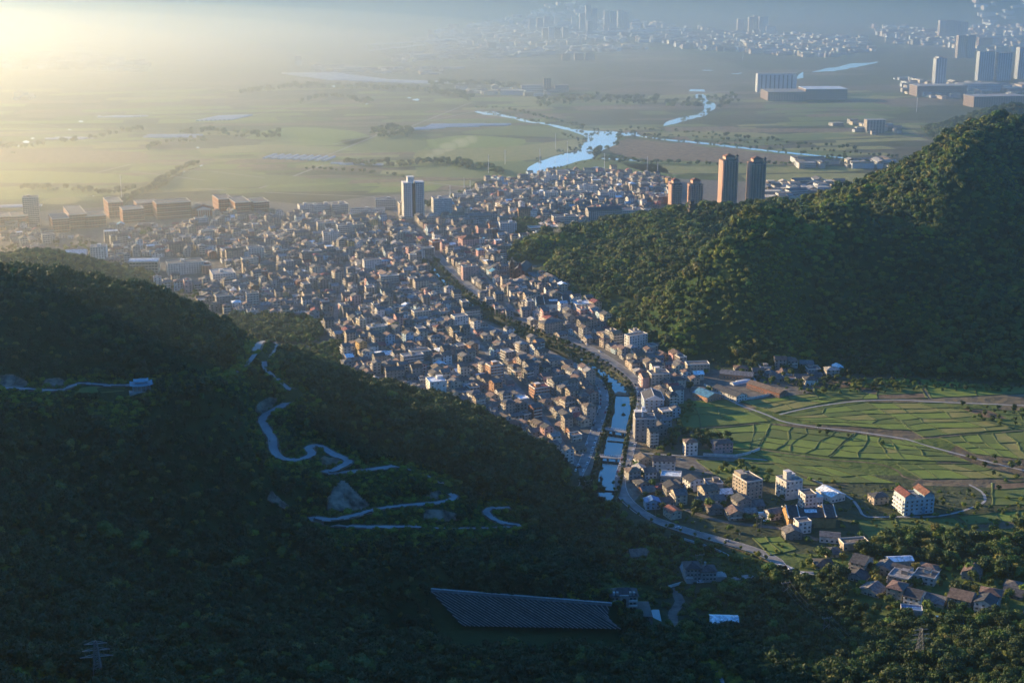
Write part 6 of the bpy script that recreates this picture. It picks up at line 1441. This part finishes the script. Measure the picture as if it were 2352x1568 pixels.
for px, py, a, col, lab in [(1558,1213,-.5,'white',"white car driving on the village street below the pale blue-roofed house"),(1670,1243,-.45,'silver',"silver car driving on the lower village street"),(1817,1308,.1,'white',"white car parked on the concrete forecourt"),(1845,1318,.1,'white',"second white car parked on the concrete forecourt"),
    (1608,1338,.1,'white',"white car in front of the grey villa"),(1469,1052,0,'white',"white car beside the entrance yard of the village"),(1510,1078,1.2,'white',"white car parked by the black-roofed hall"),(1520,1075,1.2,'silver',"silver car parked by the black-roofed hall"),(1628,915,.2,'white',"white car in the yard by the workshop"),(1790,1300,1.2,'white',"white van at the end of the village street"),
    (1745,1190,-.1,'white',"white lorry cab in the builder's yard"),(1760,1197,0,'white',"white pickup in the builder's yard"),(1518,872,0,'white',"white car near the street fork right of the canal"),(1540,878,.3,'silver',"silver car near the street fork right of the canal")]:
    p = G(px, py); car(p[0], p[1], .14, a, col, lab)
# small lorry box trailer in yard
def lorry():
    p = G(1752, 1188); e = empty("lorry", (p[0], p[1] + 3, .15), .1); m = M(); m.box(-3, 2, -1.2, 1.2, .9, 3.1, 0, True); m.build("cargo_box", WHITEP, e)
    m = M(); m.box(2.1, 3.9, -1.1, 1.1, .6, 2.7, 0, True); o = m.build("cab", CM['white'], e); m = M(); m.box(3.91, 3.95, -1, 1, 1.5, 2.4); m.build("windscreen", GLASS, o)
    for a in (-2.2, -1.2, 2.9):
        for b in (-1.05, 1.05): o = obj("wheel", CARW, e); o.location = (a, b, .45); o.scale = (1.4, 1.4, 1.4)
    tag(e, "white box lorry standing in the builder's yard", "lorry")
lorry()
# ------------------------------------------------------------------ poles, pylons
def monopole(px, py, h, label, r=.35):
    p = G(px, py); e = empty("monopole", p); m = M(); m.cyl(0, 0, -1, h, r * 1.4, r, 8); m.build("pole", WHITEP, e)
    for z, w in ((h - 3, 4), (h - 6, 5)): m = M(); m.bar((-w, 0, z), (w, 0, z), .18); m.build("crossarm", METAL, e)
    tag(e, label, "pylon")
for a in [(280,461,46,"tall white pole behind the brick campus"),(1080,452,30,"leftmost slim pole at the foot of the green river field"),(1034,460,26,"slim pole behind the white eleven-storey block"),(1066,440,26,"slim white pole by the small ponds"),(1510,412,34,"tall white pole in the field right of the town"),
          (1388,402,42,"slim pylon at the town edge beside the grassy bank"),(1486,402,36,"slim pylon on the field right of the river"),(1240,375,30,"pole on the near bank of the bright river"),(1303,362,34,"pole standing in the broad river reach"),(1276,342,34,"pole in the tan field left of the river"),(1122,398,36,"pole in the green field above the wood strip"),
          (1160,378,30,"pole at the right end of the wood strip"),(1486,120,55,"far pale pole before the distant town"),(1706,138,55,"far pale pole right of the distant town"),(2105,258,45,"pale pole in the blue haze at right")]:
    monopole(*a)
def hframe(px, py, h, label, flat=False, rz=0.3):
    p = T(px, py) if not flat else G(px, py); e = empty("power_pole", p, rz)
    for x in (-1.9, 1.9): m = M(); m.cyl(x, 0, -1, h, .22, .16, 6); m.build("pole", METAL, e)
    m = M(); m.bar((-3.6, 0, h - .6), (3.6, 0, h - .6), .13); m.build("crossarm", METAL, e); m = M(); m.bar((-1.9, 0, h * .55), (1.9, 0, h * .7), .08); m.bar((1.9, 0, h * .55), (-1.9, 0, h * .7), .08); m.build("brace", METAL, e)
    for x in (-3.2, 0, 3.2): m = M(); m.cyl(x, 0, h - .45, h + .4, .12); m.build("insulator", TRIM, e)
    tag(e, label, "power pole"); return p + np.array([0, 0, h])
h1 = hframe(1802, 1385, 16, "twin-legged power pole in the shaded lower valley"); h2 = hframe(1896, 1472, 17, "twin-legged power pole at the edge of the dark foreground wood")
hframe(1606, 1310, 13, "twin-legged pole beside the grey villa"); hframe(1742, 1228, 15, "power pole on the bank below the village lane"); hframe(1350, 1128, 10, "small pole by the lower canal end"); hframe(800, 790, 16, "tall pole at the ridge by the park wood"); hframe(660, 770, 14, "pole in the park wood")
def lattice(p, h, w, label, rz=0.2, arms=True):
    e = empty("lattice_pylon", p, rz); cs = lambda t: [(sx * w * (1 - .82 * t) / 2, sy * w * (1 - .82 * t) / 2, t * h) for sx, sy in ((-1, -1), (1, -1), (1, 1), (-1, 1))]
    for k in range(4): m = M(); m.bar((cs(0)[k][0], cs(0)[k][1], -3), cs(1)[k], .16); m.build("leg", METAL, e)
    m = M(); N = 9
    for i in range(N):
        a, b = cs(i / N), cs((i + 1) / N)
        for k in range(4): m.bar(a[k], b[(k + 1) % 4], .07); m.bar(a[(k + 1) % 4], b[k], .07); m.bar(b[k], b[(k + 1) % 4], .07)
    m.build("bracing", METAL, e, kind="stuff")
    if arms:
        for t, L in ((.72, 6.5), (.84, 5.5), (.96, 4.5)): m = M(); m.bar((-L, 0, t * h), (L, 0, t * h), .14); m.bar((-L, 0, t * h), (0, 0, t * h + 1.4), .08); m.bar((L, 0, t * h), (0, 0, t * h + 1.4), .08); m.build("crossarm", METAL, e)
    tag(e, label, "pylon"); return np.array(p) + np.array([0, 0, h])
q = G(2108, 1548, 14); lattice((q[0], q[1], float(bil(q[0], q[1]))), 26, 6.5, "lattice pylon rising from the lower right wood")
q = G(238, 1690, 125); lattice((q[0], q[1], float(bil(q[0], q[1])) - 2), 24, 5.5, "lattice pylon top cut by the bottom left picture edge")
def wires(a, b, sag, label, n=3, sp=3.2):
    m = M(); a = np.array(a); b = np.array(b); d = (b - a)[:2]; d /= np.linalg.norm(d); nn = np.array([-d[1], d[0], 0])
    for k in range(n):
        o = nn * (k - (n - 1) / 2) * sp; pr = None
        for i in range(13):
            t = i / 12; p = a + (b - a) * t + o - np.array([0, 0, sag * 4 * t * (1 - t)])
            if pr is not None: m.bar(tuple(pr), tuple(p), .03)
            pr = p
    ob = m.build("power_line", METAL, kind="stuff"); ob["label"] = label
wires(h1, h2, 5, "sagging power lines between the twin-legged poles"); wires(h2, G(2080, 1560, 22), 5, "sagging power lines down to the lower right wood")
# street lamps along village street
_P = RR[RR[:, 1] < 1120]; _d = np.gradient(_P[:, :2], axis=0); _d /= np.linalg.norm(_d, axis=1)[:, None]
for n_, i in enumerate(range(6, len(_P) - 4, 6)):
    x, y = _P[i, 0] - _d[i, 1] * 5.4, _P[i, 1] + _d[i, 0] * 5.4; e = empty("street_lamp", (x, y, .1), math.atan2(_d[i, 1], _d[i, 0])); m = M(); m.cyl(0, 0, 0, 7.5, .1, .07, 6); m.bar((0, 0, 7.4), (0, -1.6, 7.8), .05); m.build("pole", METAL, e)
    m = M(); m.box(-.18, .18, -2.1, -1.5, 7.7, 7.85, 0, True); m.build("lamp_head", WHITEP, e); tag(e, f"{ordinal(n_ + 1)} street lamp down the village street from the canal", "street lamp", "street lamps on the village street")
# ------------------------------------------------------------------ rock cuts on the hill
for P, lab in zip(ROCKPX, ["tall pale quarried cliff below the middle road bends", "grey cliff face above the road at the left edge", "brown rounded rock cut above the pavilion road", "small pale rock face beside the upper S-bend", "low grey rock face under the lower hairpin", "thin pale scar on the dark hillside", "reddish cutting inside the middle bend", "small rock bank inside the hairpin end"]):
    x0, x1 = min(p[0] for p in P), max(p[0] for p in P); y0, y1 = min(p[1] for p in P), max(p[1] for p in P); nx_, ny_ = 26, 16; V = {}; m = M(); ids = {}
    for i in range(nx_ + 1):
        for j in range(ny_ + 1):
            px, py = x0 + (x1 - x0) * i / nx_, y0 + (y1 - y0) * j / ny_; ins = bool(inpoly(np.array(P, float), np.array([px]), np.array([py]))[0])
            p = T(px, py); b = 1.3 * fbm(p[0] * 1.0, p[1] + p[2], 9, 4, 8) + .6 * abs(fbm(p[0], p[2] * 3, 4, 3, 5)); c = np.array([0, 0, CAMZ]) - p; c /= np.linalg.norm(c)
            ids[i, j] = len(m.v); m.v.append(tuple(p + c * (1.0 + float(b)) if ins else p - c * 1.2))
            V[i, j] = ins
    for i in range(nx_):
        for j in range(ny_):
            if V[i, j] or V[i + 1, j] or V[i, j + 1] or V[i + 1, j + 1]: m.f.append((ids[i, j + 1], ids[i + 1, j + 1], ids[i + 1, j], ids[i, j])); m.m.append(0)
    o = m.build("rock_face", STONE if "reddish" not in lab else DIRT, kind="structure"); o["label"] = lab
# ------------------------------------------------------------------ greenhouses
POLY = mat("greenhouse_film", (0.5, 0.52, 0.53), 0.75, 0.08, 0.5)
def tunnels(px0, px1, n, w, L, rz, h, text, dy=0.0):
    a, b = G(*px0), G(*px1)
    me = M(); k_ = 8
    for k in range(k_): t0, t1 = math.pi * k / k_, math.pi * (k + 1) / k_; me.add([(-L / 2, -w / 2 * math.cos(t0), h * math.sin(t0)), (-L / 2, -w / 2 * math.cos(t1), h * math.sin(t1)), (L / 2, -w / 2 * math.cos(t1), h * math.sin(t1)), (L / 2, -w / 2 * math.cos(t0), h * math.sin(t0))], [(0, 3, 2, 1)])
    for s in (-1, 1): me.add([(s * L / 2, -w / 2 * math.cos(math.pi * k / k_), h * math.sin(math.pi * k / k_)) for k in range(k_ + 1)], [tuple(range(k_ + 1))])
    mesh = me.mesh("greenhouse", POLY)
    for i in range(n):
        p = a + (b - a) * (i / max(1, n - 1)); o = obj("greenhouse", mesh); o.location = (p[0], p[1], .1); o.rotation_euler[2] = rz
        tag(o, f"{ordinal(i + 1)} white tunnel greenhouse in {text}", "greenhouse", "white tunnel greenhouses on the plain")
tunnels((620,360), (755,366), 9, 9, 60, R(75), 3.4, "the row beside the flooded strips, from left")
tunnels((480,273), (552,271), 8, 11, 110, R(70), 3.5, "the hazy tilted cluster, from left")
tunnels((395,316), (402,312), 2, 12, 130, R(0), 4, "the pair on the left plain")
tunnels((955,298), (990,295), 3, 12, 70, R(4), 4, "the cluster above the sunlit field, from left")
tunnels((1040,292), (1050,287), 3, 11, 130, R(4), 3.6, "the long cluster left of the river arm")
tunnels((1110,289), (1118,287), 2, 11, 120, R(4), 3.6, "the pair below the river arm")
tunnels((810,377), (830,379), 2, 10, 90, R(-6), 3.4, "the pair beside the wood strip")
tunnels((265,270), (300,268), 3, 12, 90, R(0), 3.5, "the faint cluster on the left plain")
tunnels((150,320), (172,318), 2, 12, 90, R(0), 3.5, "the faint pair low on the left plain")
tunnels((30,476), (55,474), 3, 12, 60, R(5), 3.5, "the group in the bright field left of the beige tower")
tunnels((712,170), (820,184), 8, 20, 190, R(2), 5, "the big hazy greenhouse quarter")
tunnels((860,186), (1010,192), 6, 22, 160, R(2), 5, "the right end of the hazy greenhouse quarter")
tunnels((1700,880), (1712,876), 2, 7, 22, R(30), 2.6, "the walled yard corner")
# ------------------------------------------------------------------ far towers and campus
FT = "distant_tower"; MFW = mat("pale_cladding", (0.42, 0.45, 0.48), 0.8, 0.06, 0.05); MFT = mat("tan_cladding", (0.40, 0.35, 0.32), 0.85, 0.06, 0.05); MFB = mat("brown_cladding", (0.27, 0.21, 0.19), 0.85, 0.06, 0.05)
def far_block(px, py, w, d, h, rz, m_, label, cat="tower", name=FT, fl=None, strips=True, roofm=None):
    c = G(px, py); e = empty(name, c + np.array([0, d / 2, 0]), R(rz)); m = M(); m.box(-w / 2, w / 2, -d / 2, d / 2, -2, h); m.build("wall", m_, e)
    m = M(); m.box(-w / 2 - .3, w / 2 + .3, -d / 2 - .3, d / 2 + .3, h, h + 1, 0); m.build("roof", roofm or MRF['pale'], e)
    if strips:
        g = M(); n = max(2, int(w / 7)); fl = fl or int(h / 3.2)
        for k in range(fl):
            for i in range(n):
                x = -w / 2 + w * (i + .5) / n; g.add([(x - 2.0, -d / 2 - .12, k * h / fl + .8), (x + 2.0, -d / 2 - .12, k * h / fl + .8), (x + 2.0, -d / 2 - .12, k * h / fl + 2.5), (x - 2.0, -d / 2 - .12, k * h / fl + 2.5)], [(0, 1, 2, 3)])
            for y in np.arange(-d / 2 + 3, d / 2 - 2, 6): g.add([(-w / 2 - .12, y, k * h / fl + .8), (-w / 2 - .12, y + 3, k * h / fl + .8), (-w / 2 - .12, y + 3, k * h / fl + 2.5), (-w / 2 - .12, y, k * h / fl + 2.5)], [(0, 1, 2, 3)])
        g.build("window", GLASS, e, kind="stuff")
    tag(e, label, cat); return e
far_block(2157,200,34,24,86,8,MFW,"pale slab tower standing alone at the right, left of the wide slab pair")
e = far_block(2155,200,14,26,90,8,MFW,"narrow right-hand stair block of the lone pale slab tower", strips=False); bpy.data.objects.remove(e.children[0]) if False else None
far_block(2262,186,52,24,92,6,MFW,"left half of the wide pale slab pair at the right edge"); far_block(2304,186,46,24,88,6,MFW,"right half of the wide pale slab pair at the right edge")
far_block(2352,182,50,26,100,6,MFW,"pale tower cut by the right picture edge")
e = far_block(1783,212,118,26,54,4,MFW,"long white slab of the far campus with dark vertical recesses", "campus building", "campus_slab", strips=False)
for k in range(8): m = M(); m.box(-48 + k * 13, -45 + k * 13, -13.4, -13.02, 4, 50); m.build("recess_glazing", GLASS, e)
far_block(1805,232,110,90,24,4,MFB,"brown left podium of the far campus", "campus building", "campus_block", 6); far_block(1895,230,120,80,30,4,MFB,"brown right podium of the far campus with a bright roof", "campus building", "campus_block", 6, True, MRF['white'])
far_block(2160,222,150,60,30,6,MFB,"low dark campus block below the lone slab tower", "campus building", "campus_block", 6); far_block(2290,246,150,60,28,10,MFB,"large dark gabled block in the blue haze at right", "campus building", "campus_block", 8)
far_block(2250,212,120,50,24,6,MFW,"low pale block under the wide slab pair", "campus building", "campus_block", 5)
far_block(2010,306,44,24,30,4,MFT,"pinkish apartment block alone on the right plain", "apartment block", AP, 9); far_block(1257,213,22,20,42,4,MFB,"dark red-brown tower alone on the middle plain")
far_block(1290,213,40,30,20,4,MFT,"low hazy block right of the lone red-brown tower", "factory", "factory_block", 4); far_block(1220,214,60,30,22,4,MFW,"pale hazy block left of the lone red-brown tower", "factory", "factory_block", 4)
far_block(1178,219,70,40,12,-8,MFW,"long white shed on the middle plain", "factory", "factory_block", 2, False)
k = 0
for px, py, w, h, m_, where in [(1337,76,26,92,MFT,"left of the tallest far cluster"),(1350,74,26,128,MFT,"tallest of the far towers"),(1365,74,26,112,MFT,"right of the tallest far one"),(1354,84,24,70,MFT,"low in front of the tallest far one"),
    (1252,97,26,60,MFT,"first of three below the viaduct end"),(1266,98,24,66,MFW,"second of three below the viaduct end"),(1280,98,24,64,MFT,"third of three below the viaduct end"),(1299,97,26,64,MFT,"fourth, just left of the viaduct start"),
    (1222,74,30,64,MFT,"first of the faint far left trio"),(1240,73,30,66,MFT,"second of the faint far left trio"),(1256,72,30,70,MFT,"third of the faint far left trio"),(1280,60,30,44,MFT,"faint, behind the left trio"),(1318,62,26,50,MFT,"faint, behind the tallest cluster"),
    (1393,72,26,100,MFT,"first of the right far group"),(1408,72,26,96,MFT,"second of the right far group"),(1424,71,26,98,MFT,"third of the right far group"),(1438,71,24,90,MFT,"fourth of the right far group"),
    (1700,76,30,64,MFT,"lone one left of the hill-foot group"),(1724,78,22,78,MFT,"first of the hill-foot group"),(1735,78,22,84,MFT,"second of the hill-foot group"),(1747,79,22,82,MFT,"third of the hill-foot group"),(1757,79,22,84,MFW,"fourth of the hill-foot group"),(1770,80,44,38,MFW,"low pale one right of the hill-foot group"),
    (2164,92,34,84,MFT,"first of the right hazy row"),(2180,92,34,86,MFT,"second of the right hazy row"),(2196,92,34,84,MFT,"third of the right hazy row"),(2212,92,34,80,MFT,"fourth of the right hazy row"),(2206,134,30,84,MFT,"left of the nearer right pair"),(2228,134,30,86,MFT,"right of the nearer right pair"),
    (2262,112,60,44,MFB,"broad dark one above the slab pair"),(685,152,24,34,MFW,"white, alone in the left glow"),(1300,140,30,26,MFB,"low dark, first of the brick group on the plain"),(1330,139,34,26,MFB,"low dark, second of the brick group on the plain"),(1355,139,34,26,MFB,"low dark, third of the brick group on the plain"),(1130,118,34,34,MFT,"tan, low above the white village row")]:
    far_block(px, py, w, 24, h, 6, m_, f"hazy distant tower, {where}")
for px, py, w, d, h, m_, lab in [(1918,83,30,30,24,MFW,"x")]: pass
def viaduct(pts, zs, w, step, label):
    P = catmull([G(a, b) for a, b in pts], 60); e = empty("viaduct", P[0]); o = P[0]; m = M()
    for i in range(len(P) - 1):
        a, b = P[i] - o, P[i + 1] - o; d = (b - a) / np.linalg.norm(b - a); n_ = np.array([-d[1], d[0], 0]) * w / 2
        V = [tuple(p + s * n_ + [0, 0, z]) for z in (zs - 2.5, zs + 1.2) for p in (a, b) for s in (-1, 1)]; m.add(V, [(0, 2, 6, 4), (1, 5, 7, 3), (4, 6, 7, 5), (0, 1, 3, 2)])
    m.build("deck", MFW, e); L = catmull([G(a, b) for a, b in pts], step)
    for q in L: m = M(); q = q - o; m.box(q[0] - 1.8, q[0] + 1.8, q[1] - 1.8, q[1] + 1.8, -1, zs - 2.5); m.build("pier", MFW, e)
    tag(e, label, "viaduct")
viaduct([(1160,86),(1300,84),(1420,82),(1560,78)], 20, 14, 90, "long pale viaduct crossing before the far towers")
viaduct([(842,116),(920,112),(1000,106),(1080,99)], 24, 16, 60, "hazy viaduct left of the distant town")
viaduct([(850,124),(910,118),(975,110)], 14, 14, 60, "lower ramp viaduct beside the hazy one")
viaduct([(-60,138),(40,134),(140,131),(230,131)], 22, 16, 90, "washed-out viaduct in the left glow")
# ------------------------------------------------------------------ distant low town (one mass)
bigf = M(); fr = random.Random(5); FM = [MW['cream'], MFT, MFW, MW['grey'], MRF['grey'], MRF['brown'], MRF['pale'], MFB]
def lowtown(poly, n, hmin, hmax, wmin, wmax):
    W = np.array([g2(*p) for p in poly]); x0, y0 = W.min(0); x1, y1 = W.max(0); c = 0; tries = 0
    P = np.array(poly, float)
    while c < n and tries < n * 30:
        tries += 1; px, py = fr.uniform(P[:, 0].min(), P[:, 0].max()), fr.uniform(P[:, 1].min(), P[:, 1].max())
        if not inpoly(P, np.array([px]), np.array([py]))[0]: continue
        g = G(px, py); w, d, h = fr.uniform(wmin, wmax), fr.uniform(10, 22), fr.uniform(hmin, hmax); a = R(fr.choice([4, 14, 94]) + fr.uniform(-6, 6)); c += 1
        m = M(); m.box(-w / 2, w / 2, -d / 2, d / 2, -2, h); mi = fr.choice([0, 0, 1, 2, 2, 3, 7]); rm = fr.choices([4, 5, 6, 0], [5, 3, 2, 2])[0]
        z = float(bil(g[0], g[1]));  bigf.add([rotp(p, g[0], g[1], z, a) for p in m.v], m.f[1:], mi)
        q = M(); gable(q, w, d, h, d * .18, 'x', .3, .2) if fr.random() < .5 else q.box(-w / 2, w / 2, -d / 2, d / 2, h, h + .6); bigf.add([rotp(p, g[0], g[1], z, a) for p in q.v], q.f, rm)
        if fr.random() < .8:
            k_ = M(); fl = max(1, int(h / 3.3))
            for k in range(fl): k_.add([(-w / 2 + .8, -d / 2 - .1, k * 3.3 + 1), (w / 2 - .8, -d / 2 - .1, k * 3.3 + 1), (w / 2 - .8, -d / 2 - .1, k * 3.3 + 2.2), (-w / 2 + .8, -d / 2 - .1, k * 3.3 + 2.2)], [(0, 1, 2, 3)])
            bigf.add([rotp(p, g[0], g[1], z, a) for p in k_.v], k_.f, 8)
lowtown([(980,72),(1150,56),(1290,40),(1480,50),(1560,62),(1700,78),(1620,96),(1400,100),(1200,112),(1000,118)], 620, 6, 20, 14, 60)
lowtown([(890,132),(1000,118),(1250,112),(1400,108),(1500,112),(1380,122),(1200,132),(1000,140),(900,146)], 330, 5, 16, 14, 60)
lowtown([(1500,90),(1700,76),(1860,80),(1990,92),(2010,118),(1900,134),(1700,122),(1560,112)], 560, 6, 20, 14, 55)
lowtown([(2000,60),(2160,74),(2352,60),(2352,120),(2250,120),(2160,106),(2040,100)], 360, 6, 24, 14, 60)
lowtown([(2200,-10),(2352,-10),(2352,50),(2270,62),(2190,26)], 160, 8, 24, 30, 100)
lowtown([(0,128),(160,132),(340,150),(330,166),(150,160),(0,158)], 260, 6, 22, 16, 60)
lowtown([(2060,180),(2352,200),(2352,238),(2200,236),(2080,214)], 110, 4, 14, 14, 60)
lowtown([(1050,200),(1300,206),(1290,222),(1060,220)], 40, 4, 12, 14, 50)
lowtown([(1920,280),(1990,286),(2160,296),(2170,308),(1990,312),(1920,292)], 18, 4, 12, 10, 34)
lowtown([(1830,372),(2050,372),(2060,388),(1840,388)], 34, 5, 12, 20, 60)
lowtown([(1750,428),(1940,424),(1930,446),(1760,468)], 60, 6, 15, 14, 36)
lowtown([(40,215),(60,220),(100,232),(40,232)], 12, 4, 10, 14, 40)
lowtown([(700,150),(1050,158),(1000,172),(720,168)], 60, 4, 9, 20, 90)
o = bigf.build("distant_housing", FM + [GLASS], kind="stuff"); o["label"] = "far low-rise town fading into blue haze"
# ------------------------------------------------------------------ smoke
def puff(px, py, label, blobs, dens=.02):
    b = bmesh.new(); c = G(px, py)
    for k, (dx, dy, dz, s) in enumerate(blobs):
        r = bmesh.ops.create_icosphere(b, subdivisions=2, radius=s)
        for v in r['verts']: f = 1 + .35 * float(fbm(np.array([v.co.x * 1.3 + k * 50]), np.array([v.co.y * 1.3 + v.co.z * 2]), s * .9, 3, 3)[0]); v.co = Vector((v.co.x * f * 1.4 + dx, v.co.y * f + dy, v.co.z * f * .7 + dz))
    me = bpy.data.meshes.new("smoke"); b.to_mesh(me); b.free(); me.materials.append(vol_mat("smoke", dens, (.95, .93, .9), .3)); o = obj("smoke", me, kind="stuff"); o.location = c; o["label"] = label
puff(968, 374, "thin field smoke drifting right over the green plain", [(6, 0, 5, 5), (18, 5, 13, 8), (34, 10, 22, 11), (54, 20, 30, 14), (78, 30, 36, 15), (100, 40, 42, 12)], .006)
puff(1275, 580, "small wisp of smoke rising from the wooded nose", [(0, 0, 26, 4), (3, 0, 33, 5), (6, 2, 40, 6)], .02)
# rider on the hill road
def rider():
    p = T(620, 1015); e = empty("motorcyclist", p, R(80)); m = M(); m.box(-.8, .8, -.14, .14, .45, .85, 0, True); m.build("scooter_body", CM['black'], e)
    for x in (-.65, .65): o = obj("wheel", CARW, e); o.location = (x, 0, .3); o.scale = (.9, .6, .9)
    me = bpy.data.meshes.new("person"); V = [(-.15, 0, .95), (-.05, 0, 1.3), (0, 0, 1.48), (.04, 0, 1.66), (.05, .22, 1.42), (.3, .26, 1.2), (.55, .22, 1.12), (.05, -.22, 1.42), (.3, -.26, 1.2), (.55, -.22, 1.12), (.25, .18, .92), (.3, .18, .5), (.25, -.18, .92), (.3, -.18, .5)]
    me.from_pydata(V, [(0, 1), (1, 2), (2, 3), (2, 4), (4, 5), (5, 6), (2, 7), (7, 8), (8, 9), (0, 10), (10, 11), (0, 12), (12, 13)], []); o = obj("rider", me, e); me.materials.append(CM['dark blue'])
    o.modifiers.new("Skin", 'SKIN'); rad = [.16, .17, .12, .13, .07, .055, .045, .07, .055, .045, .1, .07, .1, .07]
    for v, r in zip(me.skin_vertices[0].data, rad): v.radius = (r, r)
    me.skin_vertices[0].data[0].use_root = True; o.modifiers.new("Sub", 'SUBSURF').levels = 1; tag(e, "person riding a scooter down the upper S-bend of the hill road", "motorcyclist")
rider()
